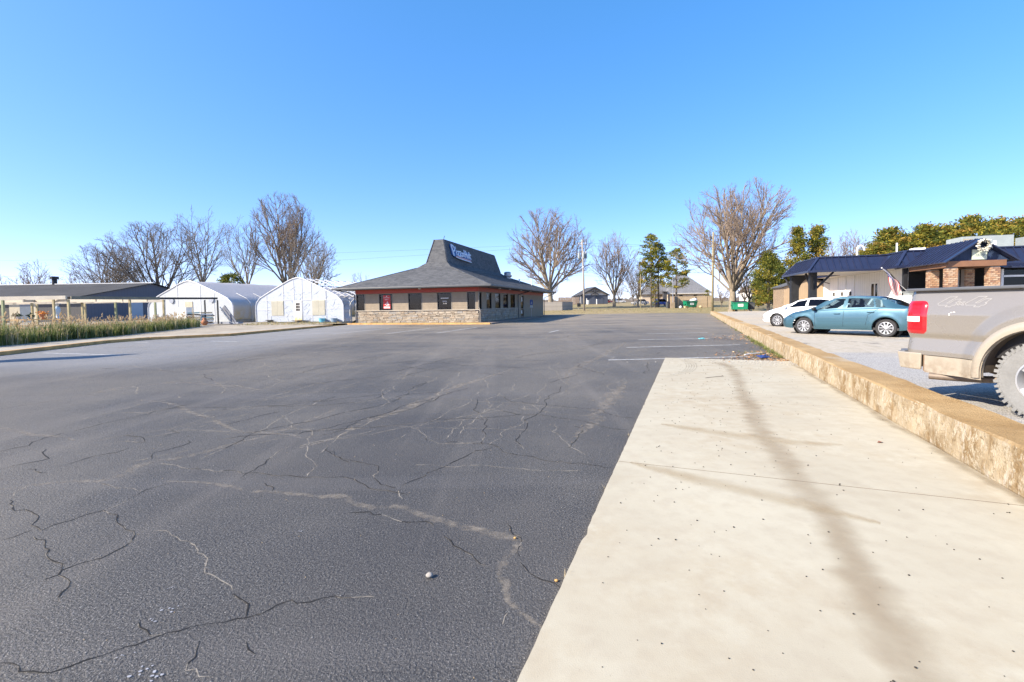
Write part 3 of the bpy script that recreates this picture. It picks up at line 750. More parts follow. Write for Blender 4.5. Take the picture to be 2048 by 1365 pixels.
mb.build('poster_print', MAT['poster_white'], po, kind='stuff')
mb=MB(); mb.box(-3.55,.064,2.27,-2.8,.076,2.33); no=mb.build('window_notice', MAT['poster_white'], ph)
ftext('OPEN',.17,-3.18,2.0,'notice_lettering',MAT['poster_white'],no); ftext('11-10',.16,-3.18,1.82,'notice_lettering',MAT['poster_white'],no)
mb=MB(); mb.ball((-6.1,.4,1.5),(.32,.2,.25),10,6,0,.1); mb.ball((-6.05,.4,1.85),(.2,.15,.16),8,5,0,.1); mb.box(-6.25,.22,1.5,-5.95,.24,1.58,1); mb.box(-6.2,.3,1.9,-5.95,.32,1.96,1)
mb.build('window_display', [simple('grey_display',(.2,.22,.25),.6,.3),MAT['poster_white']], ph)

# roof sign
SGO = Vector((-4.98,0,5.98)); SGU = Vector((-.63,0,2.35)).normalized(); SGN = Vector((2.35,0,.63)).normalized()
sg = thing('roof_sign', 'white script sign on blue backing on the side of the restaurant roof', 'sign', (PHO[0],PHO[1],0), PHR)
def sp(u,v,d=0): p = SGO+SGU*(v+.72)+SGN*d; return Vector((p.x, 6.25+u, p.z))
MAT['sign_blue'] = simple('sign_blue', (.02,.09,.26), .4, .1); MAT['sign_white'] = simple('sign_white', (.75,.78,.85), .35, .05); MAT['sign_red'] = simple('sign_orange_swoosh', (.62,.25,.2), .4, .1)
def plate(mb, poly, d0, d1, m=0):
    k=len(poly)
    mb.add([tuple(sp(u,v,d0)) for u,v in poly]+[tuple(sp(u,v,d1)) for u,v in poly],
        [tuple(range(k-1,-1,-1)),tuple(range(k,2*k))]+[(i,(i+1)%k,k+(i+1)%k,k+i) for i in range(k)],m)
mb=MB(); plate(mb,[(.1,.2),(.5,.02),(5.1,-.1),(5.4,.35),(5.1,.85),(4.0,1.0),(3.5,.75),(1.6,.72),(1.35,1.15),(.9,1.3),(.12,1.3)],.05,.16); mb.build('sign_backing', MAT['sign_blue'], sg)
def stroke(mb, pts, w, d0=.16, d1=.24):
    for (a,b),(c,dd_) in zip(pts,pts[1:]):
        L=math.hypot(c-a,dd_-b) or 1; nx,ny=-(dd_-b)/L*w/2,(c-a)/L*w/2; ex_,ey_=(c-a)/L*w*.3,(dd_-b)/L*w*.3
        plate(mb,[(a-ex_-nx,b-ey_-ny),(c+ex_-nx,dd_+ey_-ny),(c+ex_+nx,dd_+ey_+ny),(a-ex_+nx,b-ey_+ny)],d0,d1)
letters = [('P',[[(.35,.12),(.3,.7),(.28,1.3)],[(.28,1.25),(.7,1.2),(.95,.95),(.8,.68),(.38,.58)]]),
 ('i',[[(1.25,.25),(1.22,.7)],[(1.18,.95),(1.22,1.12)]]),
 ('z',[[(1.5,.68),(2.0,.72),(1.5,.22),(2.15,.15)]]),('z',[[(2.05,.72),(2.55,.72),(2.15,.3),(2.7,.22)]]),
 ('a',[[(3.15,.62),(2.85,.65),(2.75,.42),(2.95,.28),(3.15,.5)],[(3.18,.68),(3.15,.35),(3.35,.27)]]),
 ('H',[[(3.55,.2),(3.6,1.02)],[(4.05,.18),(4.05,.98)],[(3.4,.55),(4.25,.62)]]),
 ('u',[[(4.3,.6),(4.3,.3),(4.5,.2),(4.68,.35),(4.7,.62)],[(4.7,.4),(4.78,.18)]]),
 ('t',[[(5.0,.95),(5.02,.3),(5.2,.15)],[(4.8,.68),(5.4,.66)]])]
for nme,sts in letters:
    m2=MB()
    for s_ in sts: stroke(m2,s_,.115 if nme!='P' else .15)
    m2.build('sign_letter', MAT['sign_white'], sg)
m2=MB(); plate(m2,[(.55,.02),(2.0,-.08),(5.0,-.16),(5.05,-.04),(2.2,.08),(.9,.12)],.17,.23); m2.build('sign_swoosh', MAT['sign_red'], sg)
m2=MB(); plate(m2,[(.7,-.05),(2.2,-.17),(5.05,-.27),(5.05,-.19),(2.2,-.09),(.8,.02)],.16,.22); m2.build('sign_swoosh', MAT['sign_white'], sg)

# walk and planting strip round the restaurant
def phw(x,y,z): 
    c,s_=math.cos(PHR),math.sin(PHR); return (PHO[0]+c*x-s_*y, PHO[1]+s_*x+c*y, z)
mb=MB(); mb.prism([phw(*p,0)[:2] for p in ((-13.6,-1.0),(1.3,-1.0),(1.3,-.05),(-13.6,-.05))],-.02,.09); struct(mb.build('planting_strip', simple('dry_straw_mulch',(.40,.31,.15),.95,.35,3,.03,20)))
mb=MB(); mb.prism([phw(*p,0)[:2] for p in ((-13.8,-1.2),(1.5,-1.2),(1.5,-1.0),(-13.8,-1.0))],-.02,.13); struct(mb.build('kerb_stone', MAT['kerb'])) 
mb=MB(); mb.prism([phw(*p,0)[:2] for p in ((.1,-1.0),(1.6,-1.0),(1.6,17.5),(.1,17.5))],-.02,.12); struct(mb.build('footpath', simple('brown_walk',(.24,.19,.16),.9,.2)))
# parking sign beside the door
ps = thing('parking_sign', 'small blue and white parking sign on a thin post beside the restaurant side door', 'sign', phw(.75,16.6,.1), PHR)
mb=MB(); mb.tube([(0,0,0),(0,0,2.1)],.025,6); mb.build('post', MAT['galv'], ps)
mb=MB(); mb.box(-.17,-.05,1.5,.17,-.03,2.1); pl=mb.build('sign_plate', simple('sign_plate_blue',(.10,.16,.45),.4,.05), ps)
mb=MB(); mb.box(-.15,-.048,1.15,.15,-.03,1.42); mb.build('lower_plate', MAT['white_paint'], ps)
mb=MB(); mb.ball((0,-.056,1.98),(.035,.004,.035),8,4); mb.box(-.02,-.058,1.78,.02,-.051,1.94); mb.box(-.02,-.058,1.74,.09,-.051,1.79); mb.lathe([(.08,-.057),(.08,-.051)],12,(0,0,1.68),'Y'); mb.build('wheelchair_symbol', MAT['white_paint'], pl)
# ---------------------------------------------------------------- building with the navy metal roof on the right
MAT['navy'] = simple('navy_metal_roof', (.020,.026,.060), .32, .12, 1.5, metal=.0, spec=.6)
MAT['black_paint'] = simple('black_timber_paint', (.016,.017,.02), .6, .25)
MAT['charcoal'] = m_siding('charcoal_boards', (.03,.032,.036), .2)
MAT['soffit'] = simple('pale_soffit', (.62,.58,.52), .7, .08)
def m_boards(name, c, pitch, axis, rough=.6):
    n = NT(name)
    z = n.n('SeparateXYZ', Vector=n.obj).outputs[axis]
    fr = n.math('FRACT', n.math('DIVIDE', z, pitch))
    col = n.mix(n.rng(n.noise(2,4,.6),.3,.7), tuple(x*.93 for x in c), c)
    col = n.mix(n.rng(fr,.0,.12,.5,0), col, tuple(x*.3 for x in c))
    return n.pbsdf(col, rough, 0, n.bump(n.rng(fr,0,.12),.01,.6), .3)
MAT['white_boards'] = m_boards('white_board_siding', (.80,.78,.74), .3, 1)
MAT['brick'] = simple('pale_orange_brick', (.40,.235,.135), .9, .3, 9, .004, 60)
MAT['brick2'] = simple('buff_brick', (.46,.32,.21), .9, .3, 9, .004, 60)
MAT['brick3'] = simple('brown_brick', (.27,.15,.095), .9, .3, 9, .004, 60)
MAT['brickmortar'] = simple('brick_mortar', (.36,.30,.24), .95, .15)
RB = (20.46,23.9,.3)
def rbw(x,y,z=0):
    c,s_=math.cos(PHR),math.sin(PHR); return (RB[0]+c*x-s_*y, RB[1]+s_*x+c*y, RB[2]+z)
rb = thing('shop_building', 'low white shop with navy metal roof and canopy behind the parked sedans', 'shop', RB, PHR)
EZ, RZ_, IN = 2.9, 3.68, .62
mb=MB(); mb.box(0,-.2,0,.18,9.7,2.95); mb.box(-.35,9.7,0,.18,9.9,2.95)
w_=mb.build('white_wall', MAT['white_boards'], rb)
mb=MB(); mb.box(-.35,9.9,0,.18,11.6,2.95); mb.box(.18,-.2,.0,14,0,2.95); mb.box(13.8,0,0,14,12,2.95); mb.box(.18,11.6,0,14,11.8,2.95)
mb.build('dark_wall', MAT['charcoal'], rb)
mb=MB(); mb.box(.1,-1.1,2.96,14,12,3.55); mb.build('roof_deck', MAT['soffit'], rb)
for x0,y0,x1,y1 in ((-4.2,.15,-.001,5.05),(-1.0,-1.8,.1,.149),(.1001,-1.8,14,-.201),(-1.0,5.051,-.001,11.6)):
    mb=MB(); mb.box(x0,y0,EZ,x1,y1,EZ+.05); mb.build('soffit', MAT['soffit'], rb)
def seam_slope(A,B,Cc,D,name,pitch=.30,mat='navy'):
    A,B,Cc,D=map(Vector,(A,B,Cc,D)); nr=(B-A).cross(D-A).normalized()
    mb=MB(); mb.slab([A,B,Cc,D],.05)
    L=(B-A).length; k=max(1,int(L/pitch)); ax=(B-A).normalized(); up=(D-A)-ax*(D-A).dot(ax)
    for i in range(1,k):
        p=A+ax*(i*L/k); h=up.length
        # clip the seam at the hips
        t0=(D-A).dot(ax); t1=L-(Cc-A).dot(ax); s_=i*L/k; f=1.
        if t0>0 and s_<t0: f=min(f,s_/t0)
        if t1>0 and L-s_<t1: f=min(f,(L-s_)/t1)
        mb.beam(p+nr*.02,p+up*f+nr*.02,.035,.05,up=tuple(nr))
    return mb.build(name, MAT[mat], rb)
# canopy: south, west and north slopes; then B (west) and C (south)
seam_slope((-4.25,.1,EZ),(-1.05,.1,EZ),(-.43,.72,RZ_),(-3.6,.72,RZ_),'roof_slope')
seam_slope((-4.25,5.1,EZ),(-4.25,.1,EZ),(-3.6,.72,RZ_),(-3.6,4.5,RZ_),'roof_slope')
seam_slope((-1.05,5.1,EZ),(-4.25,5.1,EZ),(-3.6,4.5,RZ_),(-.43,4.5,RZ_),'roof_slope')
seam_slope((-1.05,.1,EZ),(-1.05,-1.86,EZ),(-.43,-1.24,RZ_),(-.43,.72,RZ_),'roof_slope',.2)
seam_slope((-1.05,-1.86,EZ),(14,-1.86,EZ),(14,-1.24,RZ_),(-.43,-1.24,RZ_),'roof_slope')
seam_slope((-1.05,11.8,EZ),(-1.05,5.1,EZ),(-.43,4.5,RZ_),(-.43,11.8,RZ_),'roof_slope')
mb=MB(); mb.box(-3.6,.72,RZ_-.06,-.43,4.5,RZ_); mb.box(-.43,-1.24,RZ_-.06,14,11.8,RZ_-.002); mb.build('roof_top', MAT['white_paint'], rb)
mb=MB()
for a,b in (((-4.25,.1,EZ),(-3.6,.72,RZ_)),((-4.25,5.1,EZ),(-3.6,4.5,RZ_)),((-1.05,-1.86,EZ),(-.43,-1.24,RZ_)),((-3.6,.72,RZ_),(-.43,.72,RZ_)),((-.43,.72,RZ_),(-.43,-1.24,RZ_)),((-.43,-1.24,RZ_),(14,-1.24,RZ_)),((-3.6,.72,RZ_),(-3.6,4.5,RZ_))):
    mb.beam(Vector(a)+Vector((0,0,.03)),Vector(b)+Vector((0,0,.03)),.13,.06)
for x0,y0,x1,y1 in ((-4.3,.04,-1.05,.1),(-4.3,.1,-4.24,5.1),(-1.1,-1.92,14,-1.86),(-1.1,-1.86,-1.04,.04)): mb.box(x0,y0,EZ-.06,x1,y1,EZ+.05)
mb.build('roof_trim', MAT['navy'], rb)
# canopy posts with knee braces
for (x,y,wd) in ((-3.8,.95,.34),(-3.8,4.25,.42),(-.58,-1.55,.17)):
    mb=MB(); mb.box(x-wd/2,y-wd/2,0,x+wd/2,y+wd/2,EZ-.002)
    if y>4:
        for i in range(7):
            a0,a1=PI/2*i/7,PI/2*(i+1)/7
            mb.hexa([(x+wd/2,y-.12,EZ-1.1+1.1*math.sin(a0)*.98),(x+wd/2+1.1*(1-math.cos(a0))+.001,y-.12,EZ-1.1+1.1*math.sin(a0)),(x+wd/2+1.1*(1-math.cos(a0))+.001,y+.12,EZ-1.1+1.1*math.sin(a0)),(x+wd/2,y+.12,EZ-1.1+1.1*math.sin(a0)*.98),
              (x+wd/2,y-.12,EZ-1.1+1.1*math.sin(a1)),(x+wd/2+1.1*(1-math.cos(a1)),y-.12,EZ-1.1+1.1*math.sin(a1)),(x+wd/2+1.1*(1-math.cos(a1)),y+.12,EZ-1.1+1.1*math.sin(a1)),(x+wd/2,y+.12,EZ-1.1+1.1*math.sin(a1))])
    mb.build('post', MAT['black_paint'], rb)
for a,b in (((-4.1,.3,EZ-.03),(-3.75,.95,EZ-1.2)),((-4.15,4.9,EZ-.03),(-3.8,4.4,EZ-1.2)),((-2.9,.6,EZ-.03),(-3.65,.95,EZ-.95)),((-3.8,2.1,EZ-.03),(-3.8,1.1,EZ-1.0)),((-.9,-.3,EZ-.03),(-.6,-1.45,EZ-1.1))):
    mb=MB(); mb.beam(a,b,.1,.1); mb.build('brace', MAT['black_paint'], rb)
# narrow white door and small slot windows
mb=MB(); mb.box(-.06,2.35,0,.0,2.47,2.35); mb.box(-.06,3.25,0,.0,3.37,2.35); mb.box(-.06,2.47,2.23,.0,3.25,2.35); mb.box(-.05,2.8,0,0,2.92,2.23)
dr=mb.build('door_frame', MAT['white_paint'], rb)
mb=MB(); mb.box(-.03,2.47,0,-.012,2.8,2.23); mb.box(-.03,2.92,0,-.012,3.25,2.23); mb.build('pane', MAT['darkglass'], dr)
for y in (5.6,6.9,8.2):
    mb=MB(); mb.box(-.045,y-.04,0,-.001,y+.04,2.9); mb.build('batten', MAT['white_paint'], rb)
for y in (6.2,7.5,8.9):
    for zz in (.9,1.25,1.6):
        mb=MB(); mb.box(-.03,y-.13,zz,-.004,y+.13,zz+.24); mb.build('slot_window', MAT['interior'], rb)
for x,y in ((-2.6,.6),(-.55,-.4),(-.5,-1.2),(-2.6,3.0)):
    mb=MB(); mb.lathe([(.12,EZ-.001),(.12,EZ-.03),(.001,EZ-.035)],10,(x,y,0)); mb.build('soffit_light', MAT['white_paint'], rb)
# portico on brick piers
PX = [(-.36,-4.62),(1.07,-4.62),(-.26,-3.15),(1.03,-3.15)]
bl = (.205,.09,.066); course=.078
bm = MB(); bm.box(-.0965,-.045,-.031,.0965,.045,.031); brick_me=[bm.mesh('brick',MAT[k]) for k in ('brick','brick2','brick3')]
rdb = random.Random(4)
for ci,(cx,cy) in enumerate(PX):
    mb=MB(); q=.155; mb.box(cx-q,cy-q,0,cx+q,cy+q,EZ-.28); pr_=mb.build('brick_pier', MAT['brickmortar'], rb)
    lowb=MB(); r0=17 if ci<2 else 22
    for r_ in range(0,33):
        z=.04+r_*course
        edges=[-.17,0,.17] if r_%2 else [-.17,-.085,.085,.17]
        for face in range(4):
            if r_>=r0 and face>1: continue
            for e0,e1 in zip(edges,edges[1:]):
                t=(e0+e1)/2; w=(e1-e0-.012); d=-.155-rdb.uniform(.004,.012)
                loc,rz=((cx+t,cy+d+.03,z),0) if face==0 else ((cx+d+.03,cy+t,z),PI/2) if face==1 else ((cx+t,cy-d-.03,z),0) if face==2 else ((cx-d-.03,cy+t,z),PI/2)
                if r_<r0:
                    lowb.cbox(*loc,w,.09,.062,rz,rdb.choice((0,0,0,1,1,2))); continue
                if ci>1 and face==1 and ci==3: continue
                o=bpy.data.objects.new('brick', rdb.choice((brick_me[0],brick_me[0],brick_me[1],brick_me[1],brick_me[2]))); COL.objects.link(o); o.parent=pr_
                o.location=loc; o.rotation_euler=(0,0,rz); o.scale=(w/.193,1,1)
    lowb.build('lower_brick_courses',[MAT['brick'],MAT['brick2'],MAT['brick3']],pr_,kind='stuff')
mb=MB(); mb.box(-.58,-4.84,EZ-.26,1.4,-4.42,EZ-.02); mb.box(-.56,-4.42,EZ-.26,-.1,-1.86,EZ-.02); mb.box(.92,-4.42,EZ-.26,1.36,-1.86,EZ-.02); mb.build('portico_beam', simple('brown_portico_beam',(.22,.11,.06),.7,.15), rb)
AX,AZ=.48,3.78
seam_slope((-.75,-.9,EZ-.05),(-.75,-4.95,EZ-.05),(AX,-4.95,AZ),(AX,-.9,AZ),'portico_slope')
seam_slope((1.71,-4.95,EZ-.05),(1.71,-.9,EZ-.05),(AX,-.9,AZ),(AX,-4.95,AZ),'portico_slope')
mb=MB(); mb.prism_y([(-.62,EZ-.02),(1.58,EZ-.02),(AX,AZ-.1)],-4.72,-4.62); mb.build('gable_front', m_boards('navy_gable_boards',(.03,.05,.10),.16,0), rb)
mb=MB(); mb.beam((-.77,-4.96,EZ-.08),(AX,-4.96,AZ-.03),.05,.16,up=(0,1,0)); mb.beam((1.73,-4.96,EZ-.08),(AX,-4.96,AZ-.03),.05,.16,up=(0,1,0)); mb.build('barge_board', MAT['navy'], rb)
mb=MB(); mb.box(.28,-4.78,EZ+.02,.78,-4.745,EZ+.44); npz=mb.build('number_plate_board', simple('pale_green_board',(.55,.60,.48),.6,.05), rb)
text_mesh('12120',.13,.003,'plate_lettering',simple('plate_ink',(.12,.16,.2),.6,.05),npz,Matrix.Translation((.53,-4.785,EZ+.2))@RXm,.2)
# shaded porch behind piers, shed roof and glazed porch to the right
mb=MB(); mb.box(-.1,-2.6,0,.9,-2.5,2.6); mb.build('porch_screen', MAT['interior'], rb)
mb=MB(); mb.box(.95,-2.62,0,1.02,-2.56,2.6); mb.box(.4,-2.62,1.62,1.9,-2.56,1.69); mb.build('porch_frame', MAT['white_paint'], rb)
seam_slope((1.75,-4.1,2.62),(8.5,-4.1,2.62),(8.5,-1.95,2.86),(1.75,-1.95,2.86),'shed_roof',.28)
gf=MB()
for x in (1.95,3.0,4.05,5.1,6.2): gf.box(x-.04,-3.72,0,x+.04,-3.64,2.55)
gf.box(1.95,-3.72,2.2,6.2,-3.64,2.28); gf.box(1.95,-3.72,.9,6.2,-3.64,.98)
gfo=gf.build('porch_window_frame', MAT['white_paint'], rb)
mb=MB(); mb.box(1.95,-3.69,.02,6.2,-3.675,2.5); mb.build('pane', MAT['glass'], gfo)
mb=MB(); mb.box(2.2,-3.4,.0,2.5,-3.3,1.9); mb.box(3.2,-2.9,.0,4.6,-2.8,1.5); mb.build('porch_shelf', simple('beige_shelf',(.45,.40,.33),.8,.2), rb)
# roof-mounted units
MAT['unit'] = simple('grey_unit_metal', (.28,.31,.30), .5, .08, 2)
MAT['unit_tan'] = simple('tan_unit_grille', (.40,.34,.24), .6, .15)
def rtu(x,y,sx,sy,h,label,flip):
    t=thing('rooftop_unit', label, 'air conditioner', rbw(x,y,RZ_), PHR, 'grey air conditioners on the shop roof')
    mb=MB(); mb.box(-sx/2,-sy/2,.05,sx/2,sy/2,h); mb.box(-sx/2+.05,-sy/2+.05,0,sx/2-.05,sy/2-.05,.05); mb.build('casing', MAT['unit'], t, bevel=.02)
    x0=-sx/2+.04 if flip else sx/2-.45
    mb=MB(); 
    for i in range(9): mb.box(x0,-sy/2-.02,.15+i*(h-.25)/9,x0+.42,-sy/2-.003,.15+i*(h-.25)/9+(h-.25)/14)
    mb.build('grille', MAT['unit_tan'], t)
    mb=MB(); mb.box(-.15,-sy/2-.012,h*.45,.05,-sy/2-.002,h*.8); mb.box(.25,-sy/2-.012,h*.5,.38,-sy/2-.002,h*.72); mb.build('panel_label', MAT['white_paint'], t)
    mb=MB(); mb.lathe([(.3,h),(.32,h+.08),(.28,h+.09),(.01,h+.09)],14,(sx*.2,0,0)); mb.build('fan_guard', MAT['gutter'], t)
rtu(5.2,3.6,2.3,1.4,1.05,'tall grey air conditioner on the shop roof just behind the portico gable',True)
rtu(8.7,3.6,2.9,1.4,.98,'long grey air conditioner on the shop roof at the right edge of the photo',False)
t=thing('roof_vent','small white box vent standing on the shop roof left of the portico','vent',rbw(1.2,1.2,RZ_),PHR); mb=MB(); mb.box(-.18,-.18,0,.18,.18,.2); mb.build('curb',MAT['white_paint'],t); mb=MB(); mb.box(-.26,-.26,.2,.26,.26,.36); mb.build('hood',MAT['white_paint'],t,bevel=.02)
t=tag((lambda m:(m.tube([(0,0,0),(0,0,.5),(.05,0,.68),(.22,0,.75),(.38,0,.66),(.42,0,.45)],.05,8),m.build('gooseneck_pipe',MAT['white_paint'],None,True))[-1])(MB()),'white curved gooseneck pipe on the shop roof over the canopy','pipe'); t.location=rbw(-1.2,2.2,RZ_)
t=tag((lambda m:(m.tube([(0,0,0),(0,0,1.0)],.045,8),m.build('vent_pipe',MAT['white_paint'],None,True))[-1])(MB()),'straight white vent pipe standing on the shop roof in front of the evergreens','pipe'); t.location=rbw(1.6,4.2,RZ_)
t=thing('roof_hatch','low beige hatch box on the shop roof beside the vent pipe','hatch',rbw(1.3,5.3,RZ_),PHR); mb=MB(); mb.box(-.6,-.4,0,.6,.4,.28); mb.build('curb',MAT['soffit'],t); mb=MB(); mb.box(-.65,-.45,.28,.65,.45,.36); mb.build('lid',MAT['white_paint'],t,bevel=.015)
# wreath
wr=thing('wreath','round cream wreath hanging at the peak of the navy portico gable','wreath',rbw(AX+.02,-5.06,AZ-.28),PHR)
mb=MB(); rw=random.Random(3)
for i in range(170):
    a=rw.uniform(0,2*PI); rr=.2+rw.gauss(0,.028); p=Vector((rr*math.cos(a),rw.gauss(0,.02)-.02,rr*math.sin(a)))
    u=Vector((rw.uniform(-1,1),rw.uniform(-1,1),rw.uniform(-1,1))).normalized()*.05; v_=u.orthogonal().normalized()*.03
    mb.quad(p-u-v_,p+u-v_,p+u+v_,p-u+v_)
mb.build('leaves', simple('cream_leaves',(.70,.66,.55),.8,.25,20), wr)
mb=MB(); mb.tube([(.2*math.cos(a*PI/8),0,.2*math.sin(a*PI/8)) for a in range(17)],.018,5); mb.build('ring', MAT['stoneB'], wr)
# flag
fl=thing('flag','American flag hanging from an angled pole over the blue sedan','flag',rbw(-.62,-1.80,1.72),PHR)
A0=Vector((0,0,0)); A1=Vector((-1.22,-.42,1.12))
mb=MB(); mb.tube([A0,A1],.016,6); mb.ball(tuple(A1),(.035,.035,.035),8,5); mb.build('pole', MAT['white_paint'], fl)
def flagpt(s,t):   # s along the pole from the tip, t down the cloth
    p=A1.lerp(A0,.04+.80*s*.62)
    drop=t*1.28
    fold=.08*math.sin(s*9+t*2.5)*min(1,t*2)
    return p+Vector((.42*t+fold*.6+.04*math.sin(t*7),-.05+fold,-drop*(.55+.45*t)+.05*math.sin(s*7)))
# stripes run from the union out along the cloth
fm=[simple('flag_red',(.50,.035,.04),.8,.1),simple('flag_white',(.72,.69,.66),.8,.05),simple('flag_blue',(.03,.05,.20),.8,.1)]
NS,NTT=13,20
for nm,cond,mi in (('red_stripes',lambda i,j: i%2==0 and not (i<7 and j<8),0),('white_stripes',lambda i,j: i%2==1 and not (i<7 and j<8),1),('union',lambda i,j: i<7 and j<8,2)):
    mb=MB()
    for i in range(NS):
        for j in range(NTT):
            if cond(i,j):
                for sub in range(2):
                    s0,s1=(i+sub*.5)/NS,(i+.5+sub*.5)/NS; mb.quad(flagpt(s0,j/NTT),flagpt(s1,j/NTT),flagpt(s1,(j+1)/NTT),flagpt(s0,(j+1)/NTT))
    part=mb.build(nm, fm[mi], fl)
    part.modifiers.new('cloth','SOLIDIFY').thickness=.004
    if nm=='union':
        sm=MB()
        for a in range(6):
            for b in range(5):
                p=flagpt((.6+b*1.3)/NS,(.8+a*1.25)/NTT)+Vector((0,-.012,0)); k=.018
                sm.add([tuple(p+Vector((math.cos(q*PI/5+PI/2)*(k if q%2==0 else k*.45),0,math.sin(q*PI/5+PI/2)*(k if q%2==0 else k*.45)))) for q in range(10)],[tuple(range(10))])
        sm.build('stars', fm[1], part, kind='stuff')
t=thing('utility_cabinet','plain grey metal cabinet standing by the black post beside the flag','cabinet',rbw(-.5,-2.35,0),PHR)
mb=MB(); mb.box(-.4,-.25,.06,.4,.25,1.62); mb.build('body',MAT['unit'],t,bevel=.015); mb=MB(); mb.box(-.43,-.28,1.62,.43,.28,1.67); mb.build('lid',MAT['unit'],t); mb=MB(); mb.box(-.36,-.27,.15,.36,-.252,1.55); mb.build('door',MAT['unit'],t); mb=MB(); mb.box(-.4,-.25,0,.4,.25,.06); mb.build('plinth',MAT['walk'],t)
t=thing('floodlight','small white floodlight on the black post to the right of the flag','lamp',rbw(-.5,-1.72,1.66),PHR); mb=MB(); mb.lathe([(.03,0),(.08,-.06),(.09,-.16),(.01,-.17)],10,(-.02,-.02,0),'Y'); mb.build('lamp_head',MAT['white_paint'],t); mb=MB(); mb.tube([(0,.08,0),(0,0,0)],.025,6); mb.build('arm',MAT['white_paint'],t)
# tan shed beyond the canopy
sh=thing('shed','tan vertical board shed standing beyond the drive-through canopy','shed',(21.0,34.0,.3),PHR)
mb=MB(); mb.box(-.6,0,0,2.6,3,2.35); mb.prism_y([(-.6,2.35),(2.6,2.35),(1.0,2.9)],0,3); mb.build('wall', m_boards('tan_shed_boards',(.42,.31,.20),.12,0), sh)
mb=MB(); mb.slab([(-.75,-.15,2.32),(1.0,-.15,2.95),(1.0,3.15,2.95),(-.75,3.15,2.32)][::-1],.05); mb.slab([(1.0,-.15,2.95),(2.75,-.15,2.32),(2.75,3.15,2.32),(1.0,3.15,2.95)][::-1],.05); mb.build('roof', MAT['shingle'], sh)
# ---------------------------------------------------------------- plant nursery on the left
def m_film(name, c, trans, yellow=None, wr=True):
    n = NT(name)
    w = n.noise(1.0,4,.6,n.map(scale=(2.2,2.2,5),rot=(0,.6,0)),1.5)
    col = n.mix(n.rng(w,.35,.65), tuple(x*.93 for x in c), c)
    if yellow:
        z = n.n('SeparateXYZ', Vector=n.obj).outputs[2]
        dirt = n.math('MULTIPLY', n.rng(z,.2,2.1,1,0), n.rng(n.noise(.9,4,.6),.3,.55))
        col = n.mix(dirt, col, yellow)
    d = n.n('BsdfDiffuse'); t = n.n('BsdfTranslucent'); g = n.n('BsdfGlossy'); g.inputs['Roughness'].default_value=.35
    bp = n.bump(w,.05,.8) if wr else None
    for s_ in (d,t):
        n.t.links.new(col, s_.inputs[0])
        if bp: n.t.links.new(bp, s_.inputs['Normal'])
    m1 = n.n('MixShader', i0=trans, i1=d.outputs[0], i2=t.outputs[0]); m2 = n.n('MixShader', i0=.05, i1=m1.outputs[0], i2=g.outputs[0])
    n.t.links.new(m2.outputs[0], n.out.inputs[0]); return n.mat
MAT['film_white'] = m_film('white_greenhouse_film', (.55,.58,.59), .2)
MAT['film_blue'] = m_film('crinkled_blue_white_film', (.55,.595,.655), .2)
MAT['film_side'] = m_film('cloudy_greenhouse_film', (.60,.585,.60), .35, (.60,.42,.14))
MAT['slat_cream'] = simple('cream_slat',(.52,.50,.42),.6,.06)
MAT['pvc'] = simple('white_pipe', (.66,.67,.68), .4, .05)
MAT['dirty_door'] = (lambda n: n.pbsdf(n.mix(n.math('MULTIPLY',n.rng(n.n('SeparateXYZ',Vector=n.obj).outputs[2],.15,.85,1,0),n.rng(n.noise(4,4,.7),.2,.55)),(.80,.79,.75),(.62,.43,.12)),.5))(NT('stained_white_door'))
HP=[(1,0),(1.0,.2),(1.0,.36),(.975,.45),(.89,.555),(.77,.625),(.66,.69),(.55,.75),(.44,.81),(.32,.875),(.2,.94),(.1,.98),(0,1)]
def hoop_profile(hw, h, n=28):
    return [(-x*hw,z*h) for x,z in HP]+[(x*hw,z*h) for x,z in HP[-2::-1]]
NR = PHR
def greenhouse(label, loc, hw, h, L, front_mat, arch):
    g=thing('greenhouse', label, 'greenhouse', loc, NR)
    prof=hoop_profile(hw,h)
    mb=MB(); mb.add([(x,0.0,z) for x,z in prof],[tuple(range(len(prof)))]); mb.add([(x,.03,z) for x,z in prof],[tuple(range(len(prof)-1,-1,-1))]); mb.build('front_sheet', MAT[front_mat], g)
    mb=MB(); mb.tube([(x*1.01,-.03,z*1.012) for x,z in prof],.055,6); mb.build('front_hoop', MAT['pvc'], g)
    if arch: return g
    mb=MB(); k=len(prof); ny=20
    for j in range(ny+1):
        for i,(x,z) in enumerate(prof):
            s_=1.0+(.012 if j%2==0 else 0); mb.v.append((x*s_,.05+L*j/ny,z*s_))
    for j in range(ny):
        for i in range(k-1):
            a=j*k+i; mb.f.append((a,a+1,a+k+1,a+k)); mb.m.append(0)
    mb.build('cover', MAT['film_side'], g, smooth=True)
    mb=MB(); mb.add([(x,L+.04,z) for x,z in prof],[tuple(range(k-1,-1,-1))]); mb.build('rear_sheet', MAT['film_white'], g)
    return g
g2=greenhouse('white plastic greenhouse with cloudy yellow-stained side behind the pergola',(-33.4,47.2,.33),5.7,4.2,26,'film_white',0)
for x0,x1,z1 in ((-1.6,-1.52,3.8),(1.5,1.58,3.8),(3.3,3.38,2.9),(-3.4,-3.32,2.9)):
    mb=MB(); mb.box(x0,-.03,0,x1,-.004,z1); mb.build('stud', MAT['pvc'], g2)
mb=MB(); mb.box(-.5,-.05,0,.5,-.004,2.1); mb.build('door', simple('beige_door',(.46,.40,.30),.7,.2), g2)
for x in (-2.3,3.1):
    m=MB(); m.lathe([(.3,-.12),(.3,-.02)],12,(x,0,2.25),'Y'); f=m.build('wall_fan', MAT['galv'], g2)
